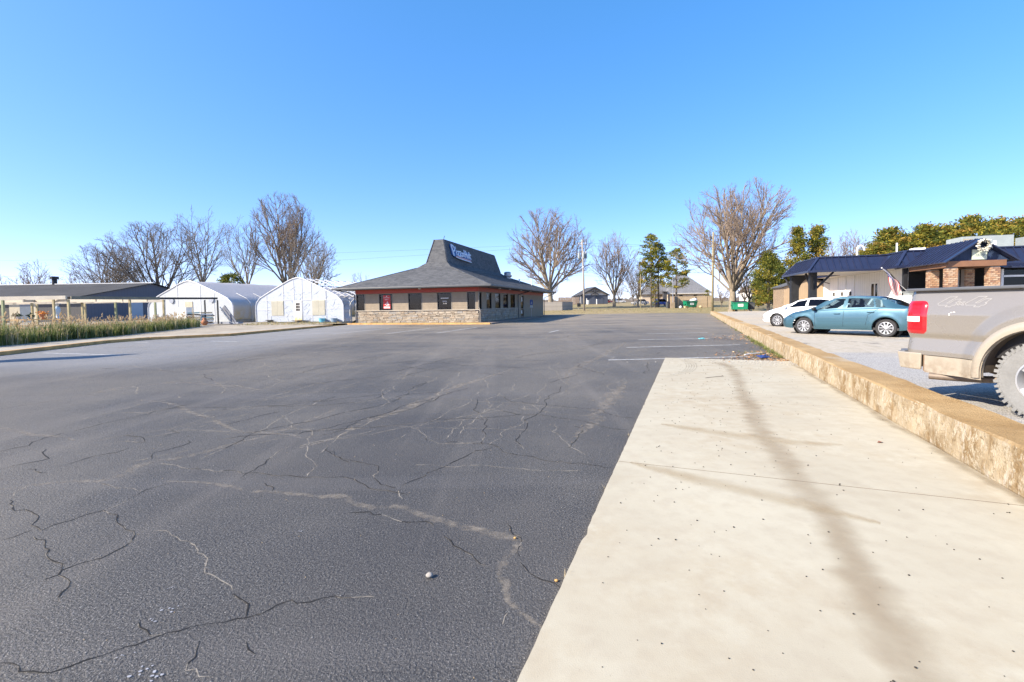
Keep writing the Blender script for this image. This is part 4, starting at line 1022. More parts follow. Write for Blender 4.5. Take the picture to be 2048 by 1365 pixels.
for y in (2.2,4.4,6.6,8.8,11,13.2):
    mb=MB(); mb.tube([(x*1.018,y,z*1.018) for x,z in hoop_profile(5.7,4.2) if x>3.4],.03,5); mb.build('hoop', MAT['galv'], g2)
mb=MB(); mb.beam((5.72,.1,.1),(5.72,25,.1),.06,.25); mb.build('base_board', MAT['stoneB'], g2)
g1=greenhouse('blue-white crinkled plastic greenhouse front with a stained white door and two shuttered windows',(-20.65,44.1,.28),5.05,4.2,22,'film_blue',1)
mb=MB(); mb.box(-.42,-.07,.02,.42,-.01,2.02)
dr=mb.build('door', MAT['dirty_door'], g1)
mb=MB()
for i in range(3):
    for j in range(3): mb.box(-.24+i*.165,-.08,1.05+j*.27,-.24+i*.165+.14,-.072,1.05+j*.27+.23)
mb.build('door_pane', MAT['interior'], dr)
for cx in (-2.45,2.35):
    mb=MB(); mb.box(cx-.72,-.05,.62,cx-.015,-.006,2.05); mb.box(cx+.015,-.05,.62,cx+.72,-.006,2.05)
    w=mb.build('shutter', simple('cream_shutter',(.56,.535,.43),.6,.08), g1)
    for i in range(13):
        mb=MB(); mb.cbox(cx,-.06,.7+i*.104,1.4,.02,.07,rx=.5); mb.build('slat', MAT['slat_cream'], w)
for x,z0,z1 in ((-3.75,0,2.6),(-1.72,2.1,3.6),(-.48,0,4.05),(.48,0,4.05),(1.55,2.1,3.7),(3.2,0,3.0),(3.2,2.1,3.0),(-3.3,0,.6),(1.6,0,.6),(3.1,0,.6)):
    mb=MB(); mb.box(x-.022,-.03,z0,x+.022,-.006,z1); mb.build('stud', MAT['pvc'], g1)
for x0,x1,z in ((-4.9,-3.2,1.2),(-1.7,-.45,.62),(.45,1.6,.62),(3.1,4.95,1.25),(.5,4.3,2.1),(-4.3,-.5,2.1)):
    mb=MB(); mb.box(x0,-.03,z-.018,x1,-.007,z+.018); mb.build('rail', MAT['pvc'], g1)
# wrinkles in the sheet as real folds
mb=MB(); rf_=random.Random(12)
for k in range(120):
    x=rf_.uniform(-4.6,4.6); z=rf_.uniform(.1,3.3)
    if z>4.2*(1-.42*abs(x/5.05))-.7 or abs(x)<.5 and z<2.1: continue
    a=rf_.choice((.2,-.2,.6,.9,-.7))*(1 if x>0 else -1)+rf_.gauss(0,.15); L=rf_.uniform(.3,.9); dx,dz=math.cos(a)*L/2,math.sin(a)*L/2
    nx_,nz_=-math.sin(a)*.035,math.cos(a)*.035
    mb.add([(x-dx,-.004,z-dz),(x+nx_,-.004,z+nz_),(x,-.035,z),(x-nx_,-.004,z-nz_),(x+dx,-.004,z+dz)],[(0,3,2),(0,2,1),(4,2,3),(4,1,2)])
mb.build('sheet_fold', MAT['film_blue'], g1, kind='stuff')
mb=MB(); 
for i in range(8):
    z0,z1=i*.28,(i+1)*.28; mb.quad((4.95+.06*math.sin(i*2),.0,z0),(5.35+.12*math.sin(i*1.7),.6,z0),(5.35+.12*math.sin((i+1)*1.7)-.03*i,.6,z1),(4.95+.06*math.sin((i+1)*2)-.03*i,.0,z1))
mb.build('loose_flap', MAT['film_blue'], g1, smooth=True)
# its bare pipe hoops run back uncovered behind the sheeted front
for j in range(1,17):
    mb=MB(); mb.tube([(x,j*1.25,z) for x,z in hoop_profile(5.05,4.2)],.05,5); mb.build('hoop', MAT['pvc'], g1)
for i in (4,8,12,16,20):
    x,z=hoop_profile(5.05,4.2)[i]; mb=MB(); mb.tube([(x,.05,z),(x,20.2,z)],.035,5); mb.build('purlin', MAT['pvc'], g1)
# long dark barn
MAT['barn_roof'] = (lambda n: n.pbsdf(n.mix(n.rng(n.math('FRACT',n.math('DIVIDE',n.n('SeparateXYZ',Vector=n.obj).outputs[0],.9)),.0,.1,.45,0),n.mix(n.rng(n.noise(.4,4,.6),.3,.7),(.05,.048,.046),(.08,.077,.073)),(.03,.03,.033)),.85,0,None,.2))(NT('grey_sheet_roof'))
MAT['barn_wall'] = m_boards('blue_grey_sheet_wall',(.115,.125,.16),.45,1)
MAT['barn_front'] = m_boards('dim_grey_front_wall',(.10,.095,.09),.4,0)
bn=thing('barn','long low dark barn with grey sheet roof and white ridge behind the pergola','barn',(-52,55,.3),0)
mb=MB(); mb.box(-60,0,0,0,.2,3.1); mb.build('front_wall', MAT['barn_front'], bn)
mb=MB(); mb.add([(0,0.2,0),(0,22,0),(0,22,3.1),(0,11,5.1),(0,.2,3.14)],[(0,1,2,3,4)]); mb.add([(-.2,0.2,0),(-.2,22,0),(-.2,22,3.1),(-.2,11,5.1),(-.2,.2,3.14)],[(4,3,2,1,0)]); mb.box(-60,21.8,0,-.2,22,3.1); mb.build('gable_wall', MAT['barn_wall'], bn)
mb=MB(); mb.slab([(-60.3,-.7,3.05),(.35,-.7,3.05),(.35,11,5.24),(-60.3,11,5.24)],.08); mb.slab([(.35,22.7,3.05),(-60.3,22.7,3.05),(-60.3,11,5.24),(.35,11,5.24)],.08); mb.build('roof', MAT['barn_roof'], bn)
mb=MB(); mb.beam((-30,11,5.27),(.4,11,5.27),.45,.1); mb.build('ridge_cap', MAT['white_paint'], bn)
mb=MB(); mb.lathe([(.3,5.1),(.3,6.0),(.5,6.0),(.5,6.35),(.05,6.4)],10,(-14,11,0)); mb.build('roof_vent', MAT['black_paint'], bn)
mb=MB(); mb.box(-11.5,-.06,.9,-9.9,-.01,2.5); mb.build('notice_board', MAT['white_paint'], bn)
mb=MB(); mb.box(-8.6,-.05,0,-5.2,-.01,2.7); bd=mb.build('door_surround', simple('cream_surround',(.52,.46,.33),.7,.15), bn); mb=MB(); mb.box(-7.3,-.08,0,-5.9,-.055,2.3); mb.build('glazed_door', simple('pale_blue_glazing',(.15,.18,.21),.2,.1), bd)
mb=MB(); mb.box(.01,7.2,.2,.05,9.2,2.4); mb.build('pale_panel', simple('pale_blue_panel',(.42,.47,.54),.6,.05), bn)

# pergola: posts and beams
MAT['post_wood'] = simple('weathered_yellow_post', (.46,.38,.21), .85, .3, 2)
MAT['green_post'] = simple('mossy_post', (.30,.32,.18), .85, .25, 2)
MAT['beam_white'] = simple('white_beam', (.55,.49,.39), .7, .12, 2)
MAT['beam_shade'] = simple('shaded_beam', (.20,.19,.145), .8, .25, 2)  # dark tone puts the side run's shade into the beam colour
MAT['orange_wood'] = simple('orange_timber', (.52,.30,.10), .7, .2, 4)
pg=thing('pergola','white beamed timber pergola on yellowed posts over the nursery tables','pergola',(0,0,.25),0)
PA=Vector((-31.4,32.2,0)); PB=Vector((-27.1,42.0,0)); dAB=(PB-PA)
def pgpost(x,y,w,mat,z1=2.2):
    mb=MB(); mb.box(x-w/2,y-w/2,0,x+w/2,y+w/2,z1); return mb.build('post', MAT[mat], pg)
def pgbeam(a,b,w,h,mat): mb=MB(); mb.beam(a,b,w,h); return mb.build('beam', MAT[mat], pg)
pgbeam((-48,31.6,2.3),(PA.x-.03,PA.y,2.34),.14,.26,'beam_white')
pgbeam((PA.x+.1,PA.y+.2,2.32),(PA.x+dAB.x*.55,PA.y+dAB.y*.55,2.32),.12,.22,'beam_shade')
pgbeam((PA.x+dAB.x*.551,PA.y+dAB.y*.551,2.32),(PB.x,PB.y,2.36),.1,.16,'black_paint')
for k,(px,py,m,w) in enumerate(((-35.6,31.9,'green_post',.13),(-32.25,32.1,'post_wood',.11),(-31.4,32.3,'post_wood',.12),(-29.9,35.7,'post_wood',.12),(-28.95,37.9,'post_wood',.12),(-27.6,41,'black_paint',.09),(-27.1,42,'black_paint',.1),(-39.9,31.7,'green_post',.13))):
    pgpost(px,py,w,m)
for off in (4.5,9,):
    pgbeam((-52,31.8+off,2.15),(PA.x-1.0+off*.12,PA.y+off,2.18),.1,.24,'beam_white')
    for x in (-48,-42.5,-38.2,-34.2): pgpost(x,31.8+off,.12,'post_wood',2.05)
for i in range(4):
    f=i/3.2; x,y=PA.x+dAB.x*f*.5,PA.y+dAB.y*f*.5
    pgbeam((x-14,y+2.5,2.14),(x-.1,y+.1,2.16),.08,.22,'beam_white')
for x in (-46,-42,-38,-34.2): pgbeam((x,31.9,2.15),(x-1.,41,2.15),.07,.2,'beam_white')
for x,y in ((-33.2,38.2),(-31.6,40.4)): pgpost(x,y,.13,'green_post',2.05)

# tables with nursery goods
def table(x,y,L,rz,label,h=.8):
    t=thing('display_table',label,'table',(x,y,.25),rz,'timber display tables under the pergola')
    mb=MB(); mb.box(-L/2,-.5,h-.06,L/2,.5,h); mb.build('tabletop',MAT['orange_wood'],t)
    for sx in (-1,1):
        for sy in (-1,1):
            mb=MB(); mb.box(sx*(L/2-.12)-.05,sy*.4-.05,0,sx*(L/2-.12)+.05,sy*.4+.05,h-.06); mb.build('leg',MAT['orange_wood'],t)
    mb=MB(); mb.box(-L/2+.1,-.46,.3,L/2-.1,.46,.34); mb.build('shelf',MAT['orange_wood'],t)
table(-36.0,34.6,4.4,0,'long orange timber display table behind the second pergola post')
table(-40.6,34.8,3.0,0,'shorter orange timber table at the left edge of the photo under the pergola',.62)
MAT['terracotta']=simple('terracotta',(.42,.17,.08),.8,.2,6); MAT['pot_white']=simple('pale_pot',(.66,.66,.62),.7,.1); MAT['leaf_dark']=simple('potted_leaves',(.04,.07,.03),.8,.4,20); MAT['flower_orange']=simple('orange_flowers',(.65,.24,.03),.8,.2,20); MAT['pot_blue']=simple('blue_grey_pot',(.25,.38,.42),.5,.2)
def pot(x,y,z,r,h,pm,lm,label,grp=None,leaf=.35,n=60):
    t=thing('potted_plant',label,'plant',(x,y,z),0,grp)
    mb=MB(); mb.lathe([(r*.65,0),(r,h),(r*1.08,h),(r*1.08,h*1.1),(r*.9,h*1.1),(r*.85,h*.9),(.01,h*.9)],12); mb.build('pot',MAT[pm],t,True,angle=30)
    mb=MB(); rr=random.Random(int(x*100+y*7))
    for i in range(n):
        p=Vector((rr.gauss(0,r*.7),rr.gauss(0,r*.7),h+abs(rr.gauss(.3,.3))*leaf)); u=Vector((rr.uniform(-1,1),rr.uniform(-1,1),rr.uniform(-.6,1))).normalized()*leaf*.28; v_=u.orthogonal().normalized()*leaf*.1
        mb.quad(p-v_,p+u*.5-v_*1.6,p+u,p+u*.5+v_*1.6)
    mb.build('foliage',MAT[lm],t)
pot(-37.4,34.5,1.05,.16,.2,'pot_white','leaf_dark','small leafy plant in a pale pot at the left end of the long orange table')
pot(-36.6,34.6,1.05,.15,.16,'pot_blue','leaf_dark','low plant in a blue-grey bowl on the long orange table')
pot(-35.5,34.5,1.05,.26,.34,'terracotta','flower_orange','orange flowers in a terracotta pot on the long orange table')
pot(-40.9,34.7,.87,.3,.3,'pot_blue','leaf_dark','bushy dark plant in a wide blue pot at the left edge of the photo',None,.7,90)
pot(-39.7,34.6,.87,.24,.22,'terracotta','leaf_dark','dark plant in a terracotta pot at the right end of the shorter table')
st=thing('garden_statue','pale blue-white garden statue on the long orange table','statue',(-34.5,34.6,1.05),0)
mb=MB(); mb.lathe([(.2,0),(.22,.06),(.12,.1),(.1,.3),(.16,.45),(.2,.7),(.14,.9),(.06,.95),(.01,.97)],12); mb.build('figure',simple('pale_blue_stone',(.45,.58,.68),.7,.15),st,True); mb=MB(); mb.ball((0,0,1.05),(.1,.1,.12),10,7); mb.lathe([(.26,1.12),(.25,1.16),(.05,1.18)],12); mb.build('head',MAT['pot_white'],st,True)
t=thing('leafy_palm','grey-green spiky plant in a dark tub between the pergola posts','plant',(-31.3,40.6,.25),0)
mb=MB(); mb.lathe([(.2,0),(.28,.4),(.24,.4),(.01,.36)],12); mb.build('tub',MAT['black_paint'],t)
mb=MB(); rr=random.Random(8)
for i in range(26):
    a=rr.uniform(0,2*PI); L=rr.uniform(.6,1.1); e=rr.uniform(.3,1.2); d=Vector((math.cos(a)*math.cos(e),math.sin(a)*math.cos(e),math.sin(e))); s_=Vector((-math.sin(a),math.cos(a),0))*.05
    p=Vector((0,0,.38)); mb.quad(p-s_*.4,p+d*L*.6-s_,p+d*L+Vector((0,0,-.1)),p+d*L*.6+s_)
mb.build('leaves',simple('grey_green_leaf',(.34,.38,.36),.7,.2,10),t)

# stacked plastic trays, red pot, leaning board by the last post
ts=(-28.1,40.7)
MAT['tray_black']=simple('black_tray',(.02,.02,.022),.6,.2); MAT['tray_white']=simple('white_tray',(.66,.66,.62),.6,.1); MAT['tray_teal']=simple('teal_tray',(.30,.52,.48),.6,.1); MAT['tray_wood']=simple('pale_wood_tray',(.55,.42,.24),.8,.2)
rs=random.Random(21)
names=[('black','tray_black'),('white','tray_white'),('pale wood','tray_wood'),('white','tray_white'),('black','tray_black'),('white','tray_white'),('black','tray_black'),('teal','tray_teal')]
pos=['lowest','second lowest','third from the bottom','fourth from the bottom','fifth from the bottom','third from the top','second from the top','topmost']
for sidx,(sx,sy,lab) in enumerate(((-28.2,40.4,'left'),(-27.35,40.9,'right'))):
    for i in range(8):
        cn,cm=names[(i+sidx*3)%8]; z=.25+i*.145
        t=tag((lambda m:(m.box(-.42,-.3,.0,.42,.3,.03),m.box(-.42,-.3,.03,-.4,.3,.1),m.box(.4,-.3,.03,.42,.3,.1),m.box(-.4,-.3,.03,.4,-.28,.1),m.box(-.4,.28,.03,.4,.3,.1),m.build('plant_tray',MAT[cm]))[-1])(MB()),f'{cn} plant tray, {pos[i]} of the {lab} stack by the pergola end','tray','stacked plant trays')
        t.location=(sx+rs.uniform(-.06,.06),sy+rs.uniform(-.05,.05),z); t.rotation_euler=(0,rs.uniform(-.04,.04),.4+rs.uniform(-.12,.12))
t=thing('red_jar','round rust-red ceramic jar on the ground beside the tray stacks','jar',(-26.75,39.6,.24),0); mb=MB(); mb.lathe([(.14,0),(.26,.16),(.28,.28),(.2,.42),(.12,.46),(.14,.62),(.12,.64),(.09,.6),(.01,.3)],16); mb.build('body',MAT['terracotta'],t,True); mb=MB(); mb.lathe([(.14,.62),(.145,.66),(.11,.66)],16,cap=False); mb.build('rim',MAT['terracotta'],t)
t=thing('leaning_board','long grey panel leaning on the last pergola post','board',(-26.35,42.0,.25),NR); mb=MB(); mb.beam((.95,0,.04),(-.35,0,1.5),.62,.06,up=(0,1,0)); mb.build('panel',simple('grey_panel',(.16,.17,.20),.6,.15),t); mb=MB(); mb.beam((.97,-.3,.07),(-.36,-.3,1.56),.05,.08,up=(0,1,0)); mb.build('edge',MAT['galv'],t)
t=tag((lambda m:(m.box(-1.6,-.25,.0,1.4,.3,.16),m.build('flat_slab',simple('blue_grey_plank',(.26,.28,.33),.8,.2)))[-1])(MB()),'flat blue-grey plank on the ground under the leaning panel','plank'); t.location=(-26.3,42.2,.25); t.rotation_euler=(0,0,NR)
for (x,y,z,sx,sy,h,lab,m) in ((-31.6,44.0,.28,1.2,.6,1.5,'white cabinet behind the tall grass before the left greenhouse','white_paint'),(-29.8,43.4,.28,1.0,.55,.85,'low grey-white chest beside the white cabinet before the left greenhouse','tray_white')):
    t=thing('storage_cabinet',lab,'cabinet',(x,y,z),NR); mb=MB(); mb.box(-sx/2,-sy/2,.08,sx/2,sy/2,h); mb.build('body',MAT[m],t,bevel=.02); mb=MB(); mb.box(-sx/2-.03,-sy/2-.03,h,sx/2+.03,sy/2+.03,h+.06); mb.build('lid',MAT[m],t); mb=MB(); mb.box(-sx/2+.05,-sy/2-.015,.15,-.01,-sy/2-.001,h-.05); mb.box(.01,-sy/2-.015,.15,sx/2-.05,-sy/2-.001,h-.05); mb.build('door',MAT['pot_white'],t)
# small things along the greenhouse front
def pile(x,y,L,w,h,mat,label,rz,n=6):
    t=thing('black_sheeting',label,'sheeting',(x,y,.28),rz)
    rr=random.Random(int(x*31))
    for i in range(n):
        mb=MB(); mb.cbox(rr.uniform(-L*.2,L*.2),rr.uniform(-w*.2,w*.2),h*(i+.5)/n,L*rr.uniform(.55,.85),w*rr.uniform(.5,.9),h/n*.9,rz=rr.uniform(-.15,.15)); mb.build('fold',MAT[mat],t,bevel=.01)
pile(-23.7,44.6,1.0,.5,.2,'tray_black','short pile of folded black sheeting left of the greenhouse door',NR)
pile(-20.2,43.5,1.8,.5,.16,'tray_black','long low pile of black sheeting on the ground before the greenhouse door',NR)
for x,y,c,lab in ((-17.9,42.9,(.12,.45,.58),'turquoise plastic tub before the right window of the blue-white greenhouse'),(-16.6,42.5,(.22,.32,.42),'grey-blue plastic tub at the right corner of the blue-white greenhouse')):
    t=thing('plastic_tub',lab,'tub',(x,y,.24),0); m=simple('tub_plastic',c,.5,.1); mb=MB(); mb.lathe([(.24,0),(.3,.34),(.32,.34),(.32,.37),(.28,.37),(.25,.06),(.01,.05)],16); mb.build('body',m,t,True,angle=30); mb=MB(); mb.tube([(-.3,0,.35),(-.2,0,.5),(0,0,.55),(.2,0,.5),(.3,0,.35)],.012,5); mb.build('handle',MAT['galv'],t)
# ---------------------------------------------------------------- vehicles
def m_paint(name, c, c2, metal=.35, rough=.28, dirt=None):
    n = NT(name)
    f = n.noise(300,1); a = n.noise(1.2,4,.6)
    col = n.mix(n.rng(f,.3,.7), c, c2)
    if dirt:
        z = n.n('SeparateXYZ', Vector=n.obj).outputs[2]
        dd = n.math('MULTIPLY', n.rng(z,dirt[1],dirt[2],1,0), n.rng(n.noise(7,5,.75),.42,.62,.0,.75))
        col = n.mix(dd, col, dirt[0])
    return n.pbsdf(col, n.rng(a,.3,.7,rough-.04,rough+.06), metal, None, .5, coat=.6)
MAT['tyre']=simple('tyre_rubber',(.035,.035,.037),.85,.3,8,.004,60)
MAT['dusty_tyre']=simple('dusty_tyre',(.22,.22,.21),.9,.18,5,.006,40)
MAT['alloy']=simple('silver_wheel',(.55,.56,.57),.35,.08,5,metal=.5)
MAT['blackplastic']=simple('black_plastic',(.018,.018,.02),.6,.2)
MAT['wheelwell']=simple('dark_wheel_well',(.02,.018,.016),.95,.3)
MAT['seam']=simple('panel_gap',(.008,.009,.01),.8,.1)
MAT['seat']=simple('grey_seat_cloth',(.16,.17,.19),.9,.15,6)
MAT['dash']=simple('dark_dashboard',(.03,.03,.032),.7,.2)
MAT['lampclear']=simple('clear_lamp',(.62,.64,.64),.15,.1,spec=.8); MAT['lampamber']=simple('amber_lamp',(.55,.38,.12),.2,.1,spec=.8); MAT['lampred']=simple('red_lamp',(.44,.006,.012),.15,.1,8,spec=.7,coat=.6)
MAT['chrome']=simple('chrome',(.7,.7,.7),.12,.02,metal=1.)

def make_wheel(root, x, y, R, rimR, width, spokes, side, dark, tyre='tyre', chunky=False):
    """axle along y; side=+1 outer face at +y"""
    n=40; mb=MB(); w=width
    prof=[(rimR*.98,-w*.42),(R*.86,-w*.5),(R*.95,-w*.47),(R,-w*.36),(R,w*.36),(R*.95,w*.47),(R*.86,w*.5),(rimR*.98,w*.42)]
    mb.lathe([(r,h) for r,h in prof],n,(0,0,0),'Y',0,False)
    if chunky:
        for k in range(44):
            a=2*PI*k/44
            for sgn in (-1,1):
                c_=Vector((math.cos(a+.03*sgn)*(R-.019),sgn*w*.30,math.sin(a+.03*sgn)*(R-.019)))
                mb.cbox(c_.x,c_.y,c_.z,.016,w*.36,.036,ry=-a)
                c2=Vector((math.cos(a+.03*sgn)*(R*.955),sgn*w*.492,math.sin(a+.03*sgn)*(R*.955)))
                mb.cbox(c2.x,c2.y,c2.z,.05,w*.02,.034 if k%2 else .024,ry=-a)
    t=mb.build('wheel', MAT[tyre], root, True, angle=35); t.location=(x,y,R)
    mb=MB(); f=side*w*.40
    mb.lathe([(rimR,-w*.4*side),(rimR,f+side*.012),(rimR*.93,f+side*.014),(rimR*.90,f-side*.02),(rimR*.88,f-side*.07)],n,(0,0,0),'Y',0,False)
    mb.lathe([(.001,f-side*.002),(rimR*.2,f-side*.004),(rimR*.24,f-side*.03)],20,(0,0,0),'Y',0,False)
    for k in range(spokes):
        a=2*PI*k/spokes; d=Vector((math.cos(a),0,math.sin(a))); s_=Vector((-math.sin(a),0,math.cos(a)))
        w0,w1=rimR*.10,rimR*(.17 if spokes<8 else .13)
        p0=d*rimR*.18; p1=d*rimR*.91; o=Vector((0,f-side*.008,0)); i_=Vector((0,f-side*.045,0))
        pts=[p0-s_*w0+i_,p1-s_*w1+i_,p1+s_*w1+i_,p0+s_*w0+i_,p0-s_*w0*.8+o,p1-s_*w1*.8+o,p1+s_*w1*.8+o,p0+s_*w0*.8+o]
        mb.hexa(pts)
    mb.build('rim', MAT['alloy'], t, True, angle=30)
    mb=MB(); mb.lathe([(rimR*.9,f-side*.075),(.001,f-side*.075)],24,(0,0,0),'Y',0,False); mb.build('brake_disc', MAT['blackplastic' if dark else 'wheelwell'], t)
    return t

def lerpc(tab, x):
    for (a,b),(c,d) in zip(tab,tab[1:]):
        if x<=c:
            t=max(0,min(1,(x-a)/(c-a))); t2=t*t*(3-2*t)*.5+t*.5
            return b+(d-b)*t2
    return tab[-1][1]

def make_sedan(spec, label, cat, loc, rz):
    """x: front is +x, 0 at the front axle; z up from the road"""
    root=thing('sedan', label, cat, loc, rz)
    xr,xf,WB=spec['xr'],spec['xf'],spec['wb']; R=spec['R']; Ra=spec['Ra']
    NX=150; xs=[xr+(xf-xr)*i/NX for i in range(NX+1)]
    zs,zt,ze,zb,ws,wr=(spec[k] for k in ('shoulder','top','edge','bottom','wide','roofw'))
    K1,K2,K3=22,14,10
    def section(x):
        W=lerpc(ws,x); s_=lerpc(zs,x); b=lerpc(zb,x); e=lerpc(ze,x); t=lerpc(zt,x); wR=lerpc(wr,x); out=[]
        for k in range(K1+1):
            u=k/K1; z=b+(s_-b)*u
            q=1-.055*max(0,(.30-u)/.30)**1.6-.035*max(0,(u-.62)/.38)**2+.012*math.sin(u*PI)
            # flared arches
            for wx in (0,-WB):
                d=math.hypot(x-wx,z-R)
                if Ra<=d<Ra+.14 : q+=.016*(1-(d-Ra)/.14)
            out.append((W*q,z))
        y0=out[-1][0]
        for k in range(1,K2+1):
            u=k/K2; y=y0*.985+(wR-y0*.985)*u**1.12; out.append((y,s_+.012*min(1,u*6)*min(1,(e-s_)*8)+(e-s_)*u))
        for k in range(1,K3+1):
            u=k/K3; out.append((wR*math.cos(u*PI/2)**.9 if k<K3 else 0.0, e+(t-e)*math.sin(u*PI/2)))
        return out
    secs=[section(x) for x in xs]; K=K1+K2+K3
    def classify(i,k):
        x=(xs[i]+xs[i+1])/2; 
        if k<K1: return 'body'
        p=secs[i][k]; z=p[1]
        s_=lerpc(zs,x); e=lerpc(ze,x)
        if k<K1+K2:
            u=(k-K1+.5)/K2; hgt=e-s_
            if hgt<.07: return 'body'
            if .12<u<.87:
                for nm,(a0,a1,b0,b1) in spec['windows'].items():   # x limits at belt (a0..a1) and at roof (b0..b1)
                    lo=a0+(b0-a0)*u; hi=a1+(b1-a1)*u
                    if lo<x<hi: return nm
            return 'body'
        u=(k-K1-K2+.5)/K3
        for nm,(x0,x1) in spec['screens'].items():
            if x0<x<x1 and u>.10: return nm
        return 'body'
    parts={}
    for sgn in (1,-1):
        for i in range(NX):
            for k in range(K):
                xm=(xs[i]+xs[i+1])/2
                a,b,c,d=[(xs[i],*secs[i][k]),(xs[i+1],*secs[i+1][k]),(xs[i+1],*secs[i+1][k+1]),(xs[i],*secs[i][k+1])]
                if k<K1:
                    hit=[any(math.hypot(p[0]-wx,p[2]-R)<Ra for wx in (0,-WB)) for p in (a,b,c,d)]
                    if all(hit): continue
                    if any(hit):
                        q=[]
                        for p in (a,b,c,d):
                            for wx in (0,-WB):
                                dd=math.hypot(p[0]-wx,p[2]-R)
                                if dd<Ra and dd>1e-6: p=(wx+(p[0]-wx)*Ra/dd,p[1],R+(p[2]-R)*Ra/dd)
                            q.append(p)
                        a,b,c,d=q
                cl=classify(i,k)
                if k<K1+K2 and cl=='body':
                    z=(a[2]+c[2])/2
                    for nm,(x0,x1,z0) in spec['doors'].items():
                        if x0<xm<x1 and z>z0 and z<lerpc(zs,xm)+.02 and not any(math.hypot(xm-wx,z-R)<Ra+.05 for wx in (0,-WB)): cl=nm
                key=(cl,sgn) if cl.startswith(('front_','rear_')) and 'screen' not in cl else (cl,0)
                mb=parts.setdefault(key,(MB(),{}))
                m,vm=mb; idx=[]
                for p in (a,b,c,d):
                    p=(round(p[0],5),round(p[1]*sgn,5),round(p[2],5))
                    if p not in vm: vm[p]=len(m.v); m.v.append(p)
                    idx.append(vm[p])
                if sgn>0: idx=idx[::-1]
                # dedupe
                seen=[]; [seen.append(j) for j in idx if j not in seen]
                if len(seen)>2: m.f.append(tuple(seen)); m.m.append(0)
    body=None; made={}
    for key in sorted(parts,key=lambda k:k[0]!='body'):
        cl,sg_=key; m=parts[key][0]
        if cl=='body': body=m.build('body', MAT[spec['paint']], root, True, angle=60)
        elif 'door' in cl: made[key]=m.build('door', MAT[spec['paint']], root, True, angle=60)
        elif 'screen' in cl: m.build('windscreen' if cl.startswith('wind') else 'rear_window', MAT[spec['glass']], root, True)
        else: m.build('window', MAT[spec['glass']], root, True)
    # surface lookup for trim
    def ysurf(x,z):
        i=max(0,min(NX,int(round((x-xr)/(xf-xr)*NX)))); sc=secs[i]
        for (y0,z0),(y1,z1) in zip(sc,sc[1:]):
            if z0<=z<=z1 and z1>z0: return y0+(y1-y0)*(z-z0)/(z1-z0)
        return sc[0][0]
    def strip(pts, w, name, mat, parent=root, off=.004, side=1):
        mb=MB()
        for (x0,z0),(x1,z1) in zip(pts,pts[1:]):
            k=max(1,int(math.hypot(x1-x0,z1-z0)/.06))
            for q in range(k):
                A=(x0+(x1-x0)*q/k,z0+(z1-z0)*q/k); B=(x0+(x1-x0)*(q+1)/k,z0+(z1-z0)*(q+1)/k)
                L=math.hypot(B[0]-A[0],B[1]-A[1]) or 1; nx_,nz_=-(B[1]-A[1])/L*w/2,(B[0]-A[0])/L*w/2
                P=lambda x,z: (x,side*(ysurf(x,z)+off),z)
                v=[P(A[0]-nx_,A[1]-nz_),P(B[0]-nx_,B[1]-nz_),P(B[0]+nx_,B[1]+nz_),P(A[0]+nx_,A[1]+nz_)]
                mb.add(v,[(0,1,2,3) if side<0 else (3,2,1,0)])
        return mb.build(name, MAT[mat], parent)
    for side in (1,-1):
        for ln in spec['seams']: strip(ln,.009,'panel_gap','seam',root,.003,side)
        for ln in spec['trims']: strip(ln[0],ln[1],'side_moulding',ln[2],root,.009,side)
        for hx,hz in spec['handles']:
            y=ysurf(hx,hz); mb=MB(); mb.tube([(hx-.1,side*(y+.005),hz),(hx-.07,side*(y+.035),hz+.004),(hx+.07,side*(y+.035),hz+.004),(hx+.1,side*(y+.005),hz)],.014,6)
            par=next((o for k,o in made.items() if k[1]==side and spec['doors'][k[0]][0]<hx<spec['doors'][k[0]][1]),root); mb.build('door_handle', MAT[spec.get('handle','paint_dummy')] if spec.get('handle') else MAT[spec['paint']], par)
        # mirror
        mx,mz=spec['mirror']; y=ysurf(mx,mz-.05); mb=MB(); mb.ball((mx,side*(y+.13),mz),(.07,.11,.075),10,7); mb.tube([(mx,side*(y-.02),mz-.05),(mx,side*(y+.06),mz-.03)],.025,6); mb.build('mirror', MAT[spec['mirror_mat']], root, True)
        # lamps
        for nm,poly,mt in spec['lamps']:
            mb=MB(); mb.add([(x,side*(ysurf(x,z)+.006),z) for x,z in poly],[tuple(range(len(poly))) if side<0 else tuple(range(len(poly)-1,-1,-1))])
            mb.add([(x,side*(ysurf(x,z)-.03),z) for x,z in poly],[tuple(range(len(poly)))])
            mb.build(nm, MAT[mt], root)
        for wx in (0,-WB):
            mb=MB(); W=spec['track']; mb.lathe([(Ra+.004,side*(W-.28)),(Ra+.004,side*(W+.06))],28,(wx,0,R),'Y',0,False); mb.lathe([(.01,side*(W-.28)),(Ra+.004,side*(W-.28))],28,(wx,0,R),'Y',0,False); mb.build('wheel_arch', MAT['wheelwell'], root)
            make_wheel(root, wx, side*spec['track'], R, spec['rim'], .205, spec['spokes'], side, spec['dark'])
    # floor, seats, dash, wheel
    mb=MB(); W=lerpc(ws,-1.3)*.9; mb.box(xr+.5,-W,lerpc(zb,-1.3)+.02,xf-.5,W,lerpc(zb,-1.3)+.1); mb.box(-.25,-W,.3,.15,W,.86); mb.build('floor', MAT['dash'], root)
    for sx,yy in ((-1.35,.37),(-1.35,-.37)):
        mb=MB(); mb.cbox(sx+.22,yy,.5,.5,.48,.16); mb.cbox(sx-.06,yy,.83,.14,.46,.62,ry=-.25); mb.cbox(sx-.17,yy,1.2,.09,.24,.17,ry=-.2); mb.build('seat', MAT['seat'], root, bevel=.03)
